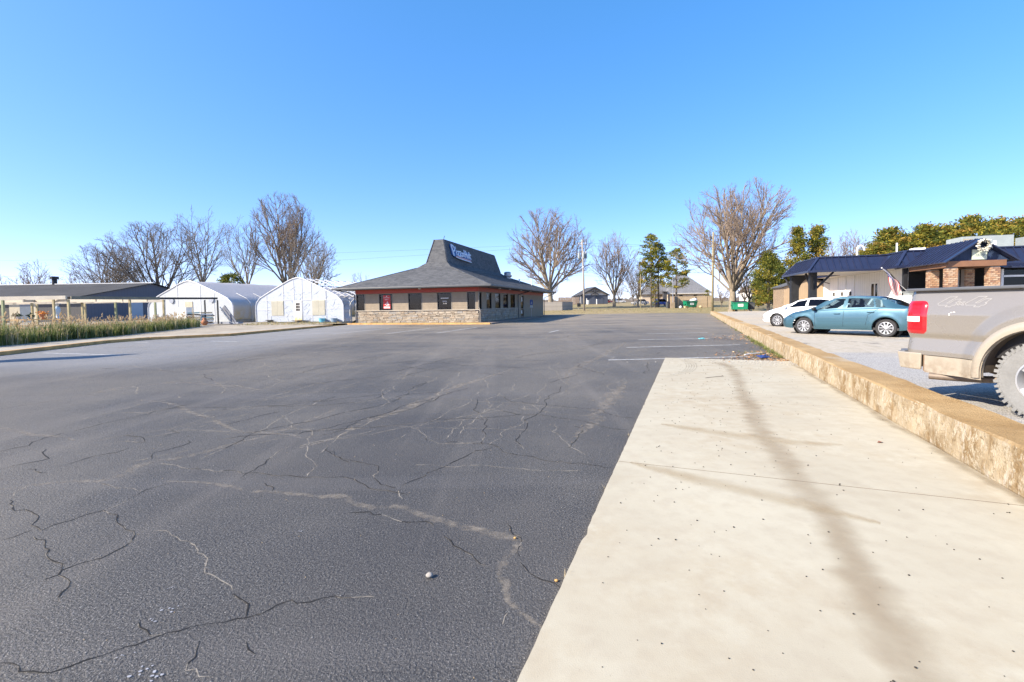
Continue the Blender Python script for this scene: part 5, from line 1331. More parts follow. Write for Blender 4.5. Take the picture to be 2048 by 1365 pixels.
    mb=MB(); mb.cbox(-2.15,0,.52,.5,1.2,.16); mb.cbox(-2.45,0,.85,.14,1.2,.6,ry=-.4); 
    for yy in (-.35,.35): mb.cbox(-2.62,yy,1.13,.08,.24,.14,ry=-.3)
    mb.build('rear_seat', MAT['seat'], root, bevel=.03)
    st_=MB(); c_=Vector((-.72,.37,.93)); st_.tube([tuple(c_+Matrix.Rotation(-.45,3,'Y')@Vector((0,.18*math.cos(a*PI/10),.18*math.sin(a*PI/10)))) for a in range(21)],.016,6,cap=False); st_.tube([tuple(c_),tuple(c_+Vector((.35,0,-.15)))],.03,6); st_.beam(tuple(c_+Vector((0,-.17,0))),tuple(c_+Vector((0,.17,0))),.03,.05); st_.build('steering_wheel', MAT['blackplastic'], root)
    for nm,(x0,z0,x1,z1),mt in spec.get('front',[]):
        mb=MB(); mb.box(x0,-.5,z0,x1,.5,z1); mb.build(nm, MAT[mt], root)
    return root

MAT['blue_paint']=m_paint('teal_blue_metallic',(.046,.125,.168),(.08,.17,.217),.45,.3)
MAT['white_car']=m_paint('white_car_paint',(.78,.78,.78),(.82,.82,.82),.0,.3)
blue=dict(xr=-3.62,xf=.90,wb=2.62,R=.31,Ra=.385,rim=.215,track=.70,spokes=10,dark=False,paint='blue_paint',glass='carglass',
 shoulder=[(-3.62,.70),(-3.5,.90),(-3.2,.985),(-2.6,.985),(-1.2,.93),(-.3,.89),(.0,.84),(.45,.76),(.78,.62),(.90,.50)],
 edge=[(-3.62,.71),(-3.5,.92),(-3.28,1.0),(-2.95,1.10),(-2.55,1.29),(-2.2,1.385),(-1.6,1.42),(-1.15,1.40),(-.75,1.27),(-.35,1.05),(-.08,.93),(.2,.85),(.45,.79),(.78,.64),(.90,.51)],
 top=[(-3.62,.72),(-3.5,.95),(-3.28,1.03),(-3.0,1.06),(-2.6,1.30),(-2.25,1.42),(-1.6,1.455),(-1.15,1.44),(-.75,1.30),(-.2,1.02),(.05,.95),(.45,.87),(.78,.72),(.90,.56)],
 bottom=[(-3.62,.42),(-3.4,.30),(-3.0,.23),(-.5,.21),(.5,.22),(.75,.24),(.90,.33)],
 wide=[(-3.62,.62),(-3.5,.75),(-3.1,.835),(-2.4,.86),(-.6,.86),(.3,.84),(.65,.77),(.82,.64),(.90,.5)],
 roofw=[(-3.62,.5),(-3.4,.66),(-3.0,.62),(-2.4,.57),(-1.4,.58),(-.8,.62),(-.2,.70),(.3,.72),(.65,.62),(.90,.42)],
 windows={'front_window':(-1.30,-.30,-1.36,-1.18),'rear_window_side':(-2.30,-1.42,-2.18,-1.46),'quarter_window':(-2.62,-2.36,-2.40,-2.22)},
 screens={'windscreen':(-1.12,-.10),'backscreen':(-3.02,-2.36)},
 doors={'front_door':(-1.36,-.42,.30),'rear_door':(-2.42,-1.36,.30)},
 seams=[[(-.44,.28),(-.40,.90)],[(-1.36,.28),(-1.38,.94)],[(-2.1,.75),(-2.42,.98)],[(-2.05,.40),(-2.12,.74)],[(-.46,.285),(-2.1,.285)],[(-3.15,.60),(-3.45,.80)],[(.30,.62),(.55,.70)]],
 trims=[([(-.46,.52),(-2.14,.545)],.035,'blue_paint'),([(-.46,.30),(-2.1,.31)],.05,'blue_paint')],
 handles=[(-1.17,.80),(-2.20,.86)],mirror=(-.42,.98),mirror_mat='blackplastic',
 lamps=[('headlight',[(.45,.62),(.80,.56),(.82,.66),(.62,.74),(.45,.74)],'lampamber'),('tail_light',[(-3.60,.66),(-3.38,.68),(-3.42,.86),(-3.55,.84)],'lampred')],
 front=[('bumper_grille',(.84,.40,.885,.46),'blackplastic')])
white=dict(blue); white.update(xf=.86,xr=-3.72,wb=2.70,R=.318,Ra=.375,rim=.228,spokes=10,dark=True,paint='white_car',glass='darkglass',
 shoulder=[(-3.72,.74),(-3.6,.98),(-3.2,1.03),(-2.6,1.0),(-1.2,.94),(-.3,.91),(.0,.87),(.45,.77),(.72,.64),(.86,.50)],
 edge=[(-3.72,.75),(-3.6,1.0),(-3.35,1.06),(-2.9,1.18),(-2.4,1.34),(-1.9,1.41),(-1.45,1.42),(-1.0,1.33),(-.5,1.12),(-.05,.95),(.2,.88),(.45,.80),(.72,.66),(.86,.51)],
 top=[(-3.72,.76),(-3.6,1.02),(-3.35,1.09),(-2.9,1.22),(-2.4,1.39),(-1.9,1.445),(-1.45,1.45),(-1.0,1.37),(-.45,1.13),(.0,.98),(.45,.87),(.72,.72),(.86,.55)],
 windows={'front_window':(-1.30,-.30,-1.34,-1.02),'rear_window_side':(-2.45,-1.44,-2.20,-1.44)},
 screens={'windscreen':(-1.3,-.06),'backscreen':(-3.2,-2.5)},
 mirror=(-.42,1.0),mirror_mat='white_car',trims=[],
 lamps=[('headlight',[(.32,.70),(.70,.60),(.80,.60),(.72,.67),(.42,.77)],'dash'),('fog_light',[(.72,.40),(.80,.36),(.83,.50),(.78,.52)],'blackplastic'),('tail_light',[(-3.66,.80),(-3.40,.84),(-3.45,.98),(-3.6,.97)],'lampred')])
ba=math.atan2(17.88-15.74,11.47-12.88)
def carpos(fx,fy,ang,track):   # given near front wheel contact point, return the origin on the centre line
    n_=Vector((-math.sin(ang),math.cos(ang),0)); return (fx-n_.x*track, fy-n_.y*track, .30)
make_sedan(blue,'teal blue four-door sedan parked nearest the tailgate of the pickup, facing left','car',carpos(11.47,17.88,ba,.78),ba)
make_sedan(white,'white four-door sedan parked behind the teal blue sedan, facing left','car',carpos(13.6,23.3,ba,.78),ba)
# white van beyond the sedans
vn=thing('van','short white van with a slanted screen between the blue sedan and the shop wall','van',(18.5,22.85,.3),ba); vn.scale=(.6,.55,.82)
prof=[(1.3,.35),(1.3,.85),(.95,1.0),(.35,1.75),(-2.2,1.8),(-2.3,1.6),(-2.3,.35)]
mb=MB(); mb.prism_y(prof,-.8,.8); mb.build('body', MAT['white_car'], vn, bevel=.06)
mb=MB(); mb.prism_y([(.72,1.05),(.25,1.62),(-.25,1.62),(-.25,1.05)],.805,.815); mb.prism_y([(-.4,1.05),(-.4,1.6),(-1.2,1.6),(-1.2,1.05)],.805,.815); mb.build('window', simple('grey_van_glass',(.25,.28,.31),.15,.1), vn)
mb=MB(); mb.slab([(.93,-.7,1.05),(.93,.7,1.05),(.40,.65,1.7),(.40,-.65,1.7)],-.012); mb.build('windscreen', MAT['darkglass'], vn)
for x in (.65,-1.7):
    for sy in (1,-1): make_wheel(vn,x,sy*.72,.3,.19,.18,6,sy,False)

# ---- pickup truck. local x forward from the rear of the bed, y to its left, z up from the gravel
TH=math.atan2(-.985,.17)
TRP=Vector((5.246,6.105,.30)); _n=Vector((-math.sin(TH),math.cos(TH),0))
tk=thing('pickup_truck','grey and tan four-wheel-drive pickup truck at the right edge, tail towards the sedans','pickup truck',tuple(TRP+_n*.99),TH)
MAT['truck_grey']=m_paint('warm_grey_truck_paint',(.265,.237,.20),(.335,.305,.262),.4,.24)
MAT['truck_tan']=m_paint('tan_truck_paint',(.37,.32,.245),(.44,.39,.305),.2,.38,((.20,.13,.08),.32,.62))
MAT['mudwell']=simple('muddy_wheel_well',(.11,.085,.06),.95,.3,4)
WX,WR=1.45,.415; AR=.53
def tside(x,z):     # half-width of the bed side
    y=.985
    if z>1.10: y-=.075*((z-1.10)/.30)**1.25
    if z>.70: y+=.018*math.exp(-((z-.78)/.05)**2)*0
    # body crease: upper panel leans in, lower panel catches light
    y-=.030*max(0,min(1,(.86-z)/.06))-.05*max(0,min(1,(.80-z)/.16))*.7
    d=math.hypot(x-WX,z-.50)
    y+=.045*max(0,min(1,(AR+.22-d)/.12)) if d<AR+.22 else 0
    if x<.14: y-=.09*((.14-x)/.14)**2
    return y
def bedside(side):
    grey,tan,tan2=MB(),MB(),MB(); nx_=120; nz_=60; x0,x1=0.0,2.15
    for mbx,za,zb_,lim in ((grey,.585,1.40,(0,9)),(tan,.36,.578,(.28,WX)),(tan2,.36,.578,(WX,9))):
        vm={}
        def V(i,k):
            x=x0+(x1-x0)*i/nx_; lo=za+ (.0 if mbx is grey else .035*(1-min(1,max(0,(x)/.8)))*0); z=lo+(zb_-lo)*k/nz_
            if mbx is grey and x<.05: x=x+ .02*max(0,(z-1.2)/.2)
            d=math.hypot(x-WX,z-.44)
            if d<AR-.01: x,z=WX+(x-WX)*(AR-.01)/max(d,.01),.44+(z-.44)*(AR-.01)/max(d,.01)
            key=(i,k)
            if key not in vm: vm[key]=len(mbx.v); mbx.v.append((x,side*tside(x,z),z))
            return vm[key]
        for i in range(nx_):
            for k in range(nz_):
                xm=x0+(x1-x0)*(i+.5)/nx_; zm=za+(zb_-za)*(k+.5)/nz_
                if math.hypot(xm-WX,zm-.44)<AR-.025: continue
                if not lim[0]<=xm<lim[1]: continue
                q=(V(i,k),V(i+1,k),V(i+1,k+1),V(i,k+1)); mbx.f.append(q if side<0 else q[::-1]); mbx.m.append(0)
    return grey,tan,tan2
for side in (-1,1):
    gm,tm,tm2=bedside(side)
    bs=gm.build('bed_side', MAT['truck_grey'], tk, True, angle=35)
    tm.build('lower_panel', MAT['truck_tan'], tk, True, angle=35); tm2.build('lower_panel', MAT['truck_tan'], tk, True, angle=35)
    # wheel-arch flare
    mb=MB(); K=30; sec=[(AR-.005,.99),(AR-.002,1.055),(AR+.04,1.062),(AR+.085,1.045),(AR+.10,1.015)]
    for i in range(K+1):
        a=-.10+(PI+.2)*i/K
        for r_,y in sec:
            mb.v.append((WX+r_*math.cos(a),side*(y-.0),.44+r_*math.sin(a)*1.0))
    for i in range(K):
        for j in range(4):
            a=i*5+j; q=(a,a+1,a+6,a+5); mb.f.append(q if side<0 else q[::-1]); mb.m.append(0)
    mb.build('arch_flare', MAT['truck_tan'], tk, True, angle=50)
    mb=MB(); [mb.quad(*[(WX+AR*math.cos(a_),side*y_,.44+AR*math.sin(a_)) for a_,y_ in ((PI*i/16,.985),(PI*(i+1)/16,.985),(PI*(i+1)/16,.62),(PI*i/16,.62))]) for i in range(16)]; mb.build('wheel_well', MAT['mudwell'], tk, True)
    # rail cap
    mb=MB(); mb.box(.02,side*.955-.055,1.40,2.15,side*.955+.02*0+.0+.02,1.438) if side>0 else mb.box(.02,side*.955-.02,1.40,2.15,side*.955+.055,1.438)
    mb.build('rail_cap', simple('grey_rail_cap',(.10,.105,.115),.5,.1), tk, bevel=.012)
    # tail lamp
    def lamp(z0,z1,xa,xb,name,mat,par,o=.012,rt=0,rb_=0):
        mb=MB(); n1,n2=12,12; vv=[]
        for i in range(n1+1):
            for k in range(n2+1):
                x=xa+(xb-xa)*i/n1; z=z0+(z1-z0)*k/n2
                if rt and z>z1-rt and x>xb-rt:
                    dx,dz=x-(xb-rt),z-(z1-rt); d=math.hypot(dx,dz)
                    if d>1e-6:
                        mxx=max(dx,dz); sc=mxx/d; x,z=xb-rt+dx*sc,z1-rt+dz*sc
                if rb_ and z<z0+rb_ and x>xb-rb_:
                    dx,dz=x-(xb-rb_),(z0+rb_)-z; d=math.hypot(dx,dz)
                    if d>1e-6:
                        mxx=max(dx,dz); sc=mxx/d; x,z=xb-rb_+dx*sc,z0+rb_-dz*sc
                edge=min(i,n1-i,k,n2-k); y=tside(x,z)+o*(0 if edge==0 else 1)
                mb.v.append((x,side*y,z))
        for i in range(n1):
            for k in range(n2):
                a=i*(n2+1)+k; q=(a,a+n2+1,a+n2+2,a+1); mb.f.append(q if side<0 else q[::-1]); mb.m.append(0)
        return mb.build(name, mat, par, True)
    tl=lamp(.85,1.275,-.012,.30,'tail_light',MAT['lampred'],tk,.022,.07,.05)
    lamp(1.0,1.08,.004,.245,'reversing_lens',MAT['white_paint'],tl,.027)
    mb=MB()
    for i in range(9):
        z=1.11+i*.017; y=tside(.15,z)+.0235; mb.box(.12,min(side*y,side*(y+.003)),z,.235,max(side*y,side*(y+.003)),z+.004)
    mb.build('lens_rib', MAT['lampred'], tl)
# 4x4 outline decal
def decal_poly(mb, pts, w=.0036, side=-1, closed=True):
    P=pts+[pts[0]] if closed else pts
    for (x0,z0),(x1,z1) in zip(P,P[1:]):
        L=math.hypot(x1-x0,z1-z0) or 1; nx_,nz_=-(z1-z0)/L*w/2,(x1-x0)/L*w/2; e_=((x1-x0)/L*w*.4,(z1-z0)/L*w*.4)
        v=[(x0-e_[0]-nx_,z0-e_[1]-nz_),(x1+e_[0]-nx_,z1+e_[1]-nz_),(x1+e_[0]+nx_,z1+e_[1]+nz_),(x0-e_[0]+nx_,z0-e_[1]+nz_)]
        mb.add([(x,side*(tside(x,z)+.003),z) for x,z in v],[(0,1,2,3)])
DX,DZ=.385,1.205
def S4(u,v): return (DX+u,DZ+v)
four=[(0.02,.03),(.14,.10),(.22,.10),(.12,.035),(.15,.035),(.21,.075),(.27,.075),(.215,.035),(.235,.035),(.21,.012),(.185,.012),(.165,-.005),(.11,-.005),(.13,.012),(.03,.012)]
mb=MB(); decal_poly(mb,[S4(u*1.0,v*1.15) for u,v in four]); decal_poly(mb,[S4(u*1.0+.30,v*1.15) for u,v in four])
decal_poly(mb,[S4(.235,.02),S4(.26,.035),S4(.245,.055),S4(.265,.055),S4(.275,.042),S4(.295,.055),S4(.315,.055),S4(.29,.035),S4(.305,.015),S4(.285,.015),S4(.272,.028),S4(.255,.015)])
mb.build('four_by_four_decal', simple('faded_decal_white',(.42,.41,.39),.6,.15,30), tk)
mb=MB()
for u,v,a,b in ((.17,-.10,.012,.03),(.19,-.075,.02,.01),(.22,-.07,.025,.008)): mb.add([(DX+u+p[0]*a,-(tside(DX+u,DZ+v)+.002),DZ+v+p[1]*b) for p in ((-.5,-.5),(.5,-.3),(.4,.5),(-.6,.4))],[(0,1,2,3)])
mb.build('paint_chip', MAT['white_paint'], tk)
# tailgate, bed floor, bumper, exhaust, frame
mb=MB(); mb.box(-.012,-.80,.60,.05,.80,1.40); mb.build('tailgate', MAT['truck_grey'], tk, bevel=.02)
mb=MB(); mb.box(.05,-.8,.62,2.1,.8,.66); mb.box(.05,-.88,.62,2.1,-.80,1.395); mb.box(.05,.80,.62,2.1,.88,1.395); mb.box(2.05,-.8,.62,2.1,.8,1.395); mb.build('bed', MAT['blackplastic'], tk)
mb=MB(); bp=[(.255,.98),(.245,1.0),(.10,1.005),(-.08,.97),(-.155,.85),(-.18,.6),(-.18,-.6),(-.155,-.85),(-.08,-.97),(.10,-1.005),(.245,-1.0),(.255,-.98),(.0,-.9),(.0,.9)]
mb.prism(bp[::-1],.40,.60); 
for i in range(len(mb.v)):
    x,y,z=mb.v[i]
    if z<.5: mb.v[i]=(x*.86+.02,y*.985,z-.015+.05*max(0,-x-.0)*0)
mb.build('rear_bumper', MAT['truck_tan'], tk, bevel=.03)
mb=MB(); mb.prism([(-.17,-.8),(-.17,.8),(-.02,.97),(.02,.97),(.02,-.97),(-.02,-.97)][::-1],.598,.618); mb.build('step_pad', simple('grey_step_pad',(.13,.14,.16),.7,.15), tk, bevel=.006)
mb=MB(); mb.box(.268,-.985,.375,.30,-.95,.585); mb.box(.268,.95,.375,.30,.985,.585); mb.build('bumper_bracket', simple('rusty_bracket',(.16,.10,.06),.8,.3), tk)
mb=MB(); mb.tube([(.36,-1.0,.325),(.48,-.95,.325),(.75,-.78,.33),(1.0,-.7,.36),(1.9,-.6,.42),(3.5,-.5,.42)],.042,12,0,False); mb.tube([(.365,-.998,.325),(.5,-.93,.325)],.036,12,0,False); mb.lathe([(.036,0),(.001,0)],10,(.42,-.96,.325),'X'); mb.build('exhaust_pipe', simple('rusty_exhaust',(.20,.16,.125),.6,.3,12,metal=.4), tk, True)
mb=MB()
for sy in (-.5,.5): mb.box(-.05,sy-.05,.50,5.2,sy+.05,.68)
mb.tube([(WX,-.8,.42),(WX,.8,.42)],.06,10); mb.ball((WX,0,.42),(.16,.16,.16),10,7); mb.box(.5,-.45,.40,.62,.45,.5)
for sy in (-.56,.56): mb.tube([(.35,sy,.5),(.8,sy,.4),(WX,sy,.36),(1.7,sy,.42),(2.0,sy,.5)],.03,6)
fr_=mb.build('chassis', simple('muddy_chassis',(.16,.115,.08),.9,.3,6), tk)
mb=MB(); mb.lathe([(.045,-.553),(.05,-.556)],12,(1.02,0,.59),'Y'); mb.build('frame_hole', MAT['seam'], fr_)
for sy in (-1,1): make_wheel(tk,WX,sy*.87,WR,.235,.27,5,sy,True,'dusty_tyre',True)
# cab and nose outside the frame, so that the truck stands whole
mb=MB(); mb.prism_y([(2.2,.42),(2.2,1.12),(2.22,1.78),(2.3,1.86),(3.3,1.86),(3.95,1.25),(4.05,1.2),(5.2,1.1),(5.32,.95),(5.35,.5),(5.0,.42)],-.95,.95); mb.build('cab', MAT['truck_grey'], tk, bevel=.06)
mb=MB()
for sy in (-.956,.956): mb.prism_y([(2.4,1.2),(2.42,1.72),(3.25,1.74),(3.8,1.26),(3.75,1.2)],min(sy,sy*1.004),max(sy,sy*1.004))
mb.build('window', MAT['darkglass'], tk)
mb=MB(); mb.box(2.2,-.99,.40,5.1,-.951,.6); mb.box(2.2,.951,.40,5.1,.99,.6); mb.build('sill_panel', MAT['truck_tan'], tk)
for sy in (-1,1): make_wheel(tk,4.6,sy*.88,WR,.235,.27,5,sy,True,'dusty_tyre',False)
# ---------------------------------------------------------------- trees and plants
MAT['bark']=simple('grey_bark',(.27,.225,.165),.95,.35,2.5,.02,20)
MAT['bark_dark']=simple('dark_bark',(.14,.12,.10),.95,.35,2.5,.02,20)
MAT['twig_pink']=simple('pinkish_twigs',(.25,.19,.142),.95,.25,.5)
MAT['twig_grey']=simple('grey_twigs',(.235,.20,.165),.95,.25,.5)
MAT['twig_brown']=simple('russet_twigs',(.235,.165,.12),.95,.25,.5)

def bare_tree(seed, H, Wd, r0, fork, nl, ang, counts=(7,6,4,3), tw=.02, up=.12, skew=0., straight=False):
    rd=random.Random(seed); tr,cr=MB(),MB()
    cz=(fork*.75+H)/2; hz=(H-fork*.75)/2; hw=Wd/2
    def inside(p): return ((p.x-skew*hw*.5*max(0,(p.z-fork)/H))/hw)**2+(p.y/hw)**2+((p.z-cz)/hz)**2<1.04
    def walk(p,d,L,n,wob,trop):
        pts=[p.copy()]; d=d.normalized()
        for i in range(n):
            d=(d+Vector((rd.gauss(0,wob),rd.gauss(0,wob),rd.gauss(0,wob*.7)+trop))).normalized()
            p=p+d*(L/n); pts.append(p.copy())
        return pts
    def grow(pts,r,lev,L):
        nchild=counts[lev]
        for c in range(nchild):
            f=.22+.78*(c+rd.random())/nchild
            k=f*(len(pts)-1); i=min(len(pts)-2,int(k)); p=pts[i].lerp(pts[i+1],k-i); t=(pts[i+1]-pts[i]).normalized()
            ax=t.orthogonal().normalized(); ax.rotate(Matrix.Rotation(rd.uniform(0,2*PI),3,t)); a=math.radians(rd.uniform(20,52)); dd=t.copy(); dd.rotate(Matrix.Rotation(a,3,ax))
            l2=L*rd.uniform(.32,.58)*(1.12-.45*f)
            for _ in range(4):
                if inside(p+(dd+Vector((0,0,up))).normalized()*l2): break
                l2*=.72
            if l2<.25: continue
            r2=max(tw*.8,r*(1-.55*f)*(.55 if lev<2 else .6))
            n=4 if lev==0 else 3 if lev<2 else 2
            q=walk(p,dd,l2,n,.11,up*.6)
            re=max(tw*.45,r2*.42)
            cr.tube(q,[r2+(re-r2)*j/n for j in range(n+1)],5 if lev==0 else 4 if lev==1 else 3,0,False)
            if lev+1<len(counts): grow(q,r2,lev+1,l2)
    tp=walk(Vector((0,0,-.3)),Vector((0,0,1)),fork+.3+(H*.35 if straight else 0),6,.035,.05)
    rad=[r0*1.35]+[r0*(1-.35*j/6) for j in range(1,7)]
    tr.tube(tp,rad,9,0,False)
    for i in range(nl):
        f=(i+.5)/nl; az=i*2.399+rd.uniform(-.4,.4); tilt=math.radians(ang[0]+(ang[1]-ang[0])*(f**.8)+rd.uniform(-5,5))
        st=tp[-1] if not straight else tp[3+int((1-f)*2.99)]
        st=st-Vector((0,0,rd.uniform(0,.25)*fork)) if not straight else st
        d=Vector((math.sin(tilt)*math.cos(az)+skew*.25,math.sin(tilt)*math.sin(az),math.cos(tilt))).normalized()
        L=.5
        while L<60 and inside(st+d*(L+.5)): L+=.5
        L*=rd.uniform(.86,1.02)
        r1=r0*rd.uniform(.34,.52)*(1.1-.3*f)
        q=walk(st,(d+Vector((0,0,.25*(1 if tilt>.5 else 0)))).normalized(),L,7,.07,.03)
        tr.tube(q,[r1*(1-.86*(j/7)**.8) for j in range(8)],6,0,False)
        grow(q,r1,0,L)
    return tr,cr
TREE_ME={}
def tree_kind(key,*a,bark='bark',twig='twig_pink',**k):
    tr,cr=bare_tree(*a,**k); TREE_ME[key]=(tr.mesh('trunk',MAT[bark],True),cr.mesh('crown',MAT[twig],True))
def place_tree(key,x,y,z,label,rz=0,s=1.,sz=1.,group=None,name='bare_tree',twig=None):
    t=thing(name,label,'tree',(x,y,z),rz,group); t.scale=(s,s,s*sz)
    for nm,me in zip(('trunk','crown'),TREE_ME[key]):
        o=bpy.data.objects.new(nm,me); COL.objects.link(o); o.parent=t
        if nm=='crown' and twig:
            o.material_slots[0].link='OBJECT'; o.material_slots[0].material=MAT[twig]
    return t
tree_kind('oak',11,21.3,20,.62,4.6,15,(6,72),counts=(9,7,5,3),tw=.017,up=.16)
tree_kind('fan',23,19.5,22,.5,2.6,15,(8,66),counts=(8,7,5,3),tw=.017,up=.05,bark='bark_dark',twig='twig_grey')
tree_kind('tall',31,25,15,.6,5,13,(3,36),counts=(9,7,5,3),tw=.017,up=.2)
tree_kind('vase',47,19.6,19.5,.6,3.4,15,(5,58),counts=(9,7,5,3),tw=.017,up=.17)
tree_kind('upright',53,17.6,12.5,.42,3.2,13,(4,48),counts=(8,6,4,2),tw=.018,up=.15)
tree_kind('small',61,9,7,.2,1.6,10,(8,60),counts=(6,5,3,2),tw=.02,up=.12,bark='bark_dark',twig='twig_brown')
tree_kind('thin',67,21.5,13,.38,6,9,(4,40),counts=(7,5,4,2),tw=.018,up=.15,bark='bark',twig='twig_grey')

place_tree('oak',8.2,95,.55,'big round-crowned bare tree rising behind the right end of the restaurant',0.4)
place_tree('upright',23.6,105,.7,'medium bare tree with twin trunks right of the utility pole with three grey transformers',1.0)
place_tree('vase',33.3,68.6,.25,'tallest bare tree with spreading pink-tipped limbs beside the green dumpster on the gravel lot',.3,1.0)
place_tree('small',37.5,72,.3,'low russet bare tree right behind the green dumpster on the gravel lot',1.2,1.05,1.05)
place_tree('tall',-46.9,95,.6,'tallest bare tree of the left group, rising over the two plastic greenhouses',0)
place_tree('thin',-53.2,92,.6,'slim bare tree leaning just left of the tallest tree of the left group',2.0,.9,1.0)
place_tree('upright',-39.6,90,.6,'dark bare tree just right of the tallest tree of the left group',3.0,.95,.95,twig='twig_grey')
place_tree('thin',-64.3,95,.6,'open bare tree with a straight trunk behind the ridge of the left greenhouse',0.7,1.02,1.02)
place_tree('fan',-74.2,96,.6,'wide fan-shaped dark bare tree behind the right end of the dark barn',0.2,1.,1.)
place_tree('fan',-82.5,93,.6,'fan-shaped dark bare tree behind the barn, left of a larger similar one',2.2,.88,.86)
for i,(x,y,s,sz,lab,rz) in enumerate(((-131,115,1.35,.92,'reddish bare tree at the left edge of the photo beyond the barn',0),(-119,114,1.7,.95,'broad reddish bare tree beyond the barn above the barn roof vent',1.1),(-106,113,1.25,1.0,'low reddish bare tree beyond the barn right of its roof vent',2.3))):
    place_tree('small',x,y,.8,lab,rz,s,sz)
place_tree('small',12.6,150,1.5,'far russet bare tree just right of the big round-crowned tree',2,1.1)
place_tree('small',-42,128,1.2,'far bare treetop just showing above the left slope of the restaurant roof',1.3,1.2)
place_tree('small',40,150,1.6,'far russet rounded tree between the twin-trunk tree and the ivy-covered pine',.5,1.25)
place_tree('small',35.2,150,1.6,'far small grey tree standing in the gap right of the twin-trunk tree',2.5,.85,twig='twig_grey')
place_tree('upright',28.2,102,.7,'slender bare tree directly left of the ivy-covered pine',1.7,.62,1.05,twig='twig_grey')
place_tree('small',32.2,101,.75,'little vase-shaped pale bare tree between the two pines and the dumpster enclosure',0.3,.56,1.0,twig='twig_pink')
place_tree('upright',66.3,90,.6,'pale bare tree behind the shop roof between the green pines and the evergreen row',.9,.95,.9)
place_tree('small',40.5,88,.5,'small orange-brown tree against the grey-roofed house behind the utility pole',1.9,.6,.9)
place_tree('small',47,92,.5,'bushy russet tree behind the trunk of the tallest tree on the right',.9,1.0,1.0)
place_tree('small',-50,88,.6,'brown undergrowth thicket at the foot of the tallest tree of the left group',.9,1.05,.62,name='thicket')
place_tree('small',-43.5,88,.6,'brown undergrowth thicket behind the front greenhouse apex',2.6,.95,.6,name='thicket')

def m_leaf(name,c,tr=.45):
    n=NT(name); a=n.noise(1.2,3,.6); col=n.mix(n.rng(a,.3,.7),tuple(x*.75 for x in c),tuple(x*1.3 for x in c))
    d=n.n('BsdfDiffuse',Color=col); t=n.n('BsdfTranslucent',Color=col)
    n.t.links.new(n.n('MixShader',i0=tr,i1=d.outputs[0],i2=t.outputs[0]).outputs[0],n.out.inputs[0]); return n.mat
for k,c in (('needle_dark',(.10,.125,.036)),('needle_mid',(.21,.225,.05)),('needle_yellow',(.38,.32,.06)),('needle_ochre',(.46,.30,.075))):
    MAT[k]=m_leaf(k,c)
def evergreen(seed,H,Wd,trunk_h,ncl,ntuft,weights,cs,tl,shape='cone',r0=.18):
    rd=random.Random(seed); tr,cr=MB(),MB()
    tr.tube([(0,0,-.3),(.05,0,H*.3),(0,.05,H*.65),(0,0,H*.97)],[r0*1.2,r0,r0*.6,.02],7,0,False)
    for i in range(ncl):
        f=rd.random()**.9; z=trunk_h+(H-trunk_h)*f
        if shape=='cone': rr=Wd/2*(1-f)**.65*(.75+.25*math.sin(f*23+seed))
        elif shape=='egg': rr=Wd/2*math.sin(PI*min(1,.12+f*.88))**.7*(.85+.15*math.sin(f*19+seed))
        else: rr=Wd/2*(1-f**2)**.5
        a=rd.uniform(0,2*PI); q=rr*rd.uniform(.35,1.0)**.6
        c=Vector((q*math.cos(a),q*math.sin(a),z+rd.uniform(-.2,.2)-.12*q))
        if rd.random()<.35 or shape=='sparse': tr.tube([(0,0,max(.5,z-.25-.15*q)),tuple(c)],[.035,.012],3,0,False)
        m=rd.choices((0,1,2,3),weights)[0]
        for k in range(ntuft):
            p=c+Vector((rd.gauss(0,cs),rd.gauss(0,cs),rd.gauss(0,cs*.5)))
            u=(Vector((math.cos(a)*.6,math.sin(a)*.6,.45))+Vector((rd.gauss(0,.6),rd.gauss(0,.6),rd.gauss(0,.5)))).normalized()*tl*rd.uniform(.6,1.3)
            v_=u.cross(Vector((rd.gauss(0,1),rd.gauss(0,1),rd.gauss(0,1)))).normalized()*tl*.22
            cr.add([tuple(p-v_*.6),tuple(p+u*.55+v_),tuple(p+u),tuple(p+u*.4-v_)],[(0,1,2,3)],m if rd.random()<.8 else rd.choice((0,1,2)))
    return tr,cr
NM=[MAT['needle_dark'],MAT['needle_mid'],MAT['needle_yellow'],MAT['needle_ochre']]
def ever_kind(key,*a,**k):
    tr,cr=evergreen(*a,**k); TREE_ME[key]=(tr.mesh('trunk',MAT['bark_dark'],True),cr.mesh('crown',NM))
ever_kind('row',5,10.3,4.6,.8,210,60,(2,5,5,2),.36,.34,'egg')
ever_kind('row2',9,10.0,4.4,.6,210,60,(2,5,4,3),.36,.34,'egg')
ever_kind('pine',14,11,4.6,1.6,130,55,(2,5,3,.6),.33,.32,'cone')
ever_kind('cedar',17,15.2,4.8,5.0,95,30,(3,4,2,1),.33,.5,'sparse',r0=.17)
ever_kind('bushy',21,7.8,4.8,1.3,160,55,(4,5,1,.2),.34,.3,'egg')
ever_kind('round',27,7.2,5.2,.5,140,30,(6,3,.5,0),.36,.45,'dome')
ever_kind('ivy',29,7.5,1.1,.4,40,26,(1,5,5,1),.2,.3,'egg')
G_ROW='evergreens in the row behind the shop'
rowl=['leftmost tree of the evergreen row behind the shop roof','second evergreen from the left in the row behind the shop roof','ochre-tinged third evergreen from the left in the row, behind the hatch and vent pipe','fourth evergreen from the left in the row, left of the portico gable','fifth evergreen from the left in the row, behind the tall grey rooftop unit','sixth evergreen from the left in the row, over the portico peak','seventh evergreen from the left in the row, behind the long grey rooftop unit','rightmost evergreen of the row at the right edge of the photo']
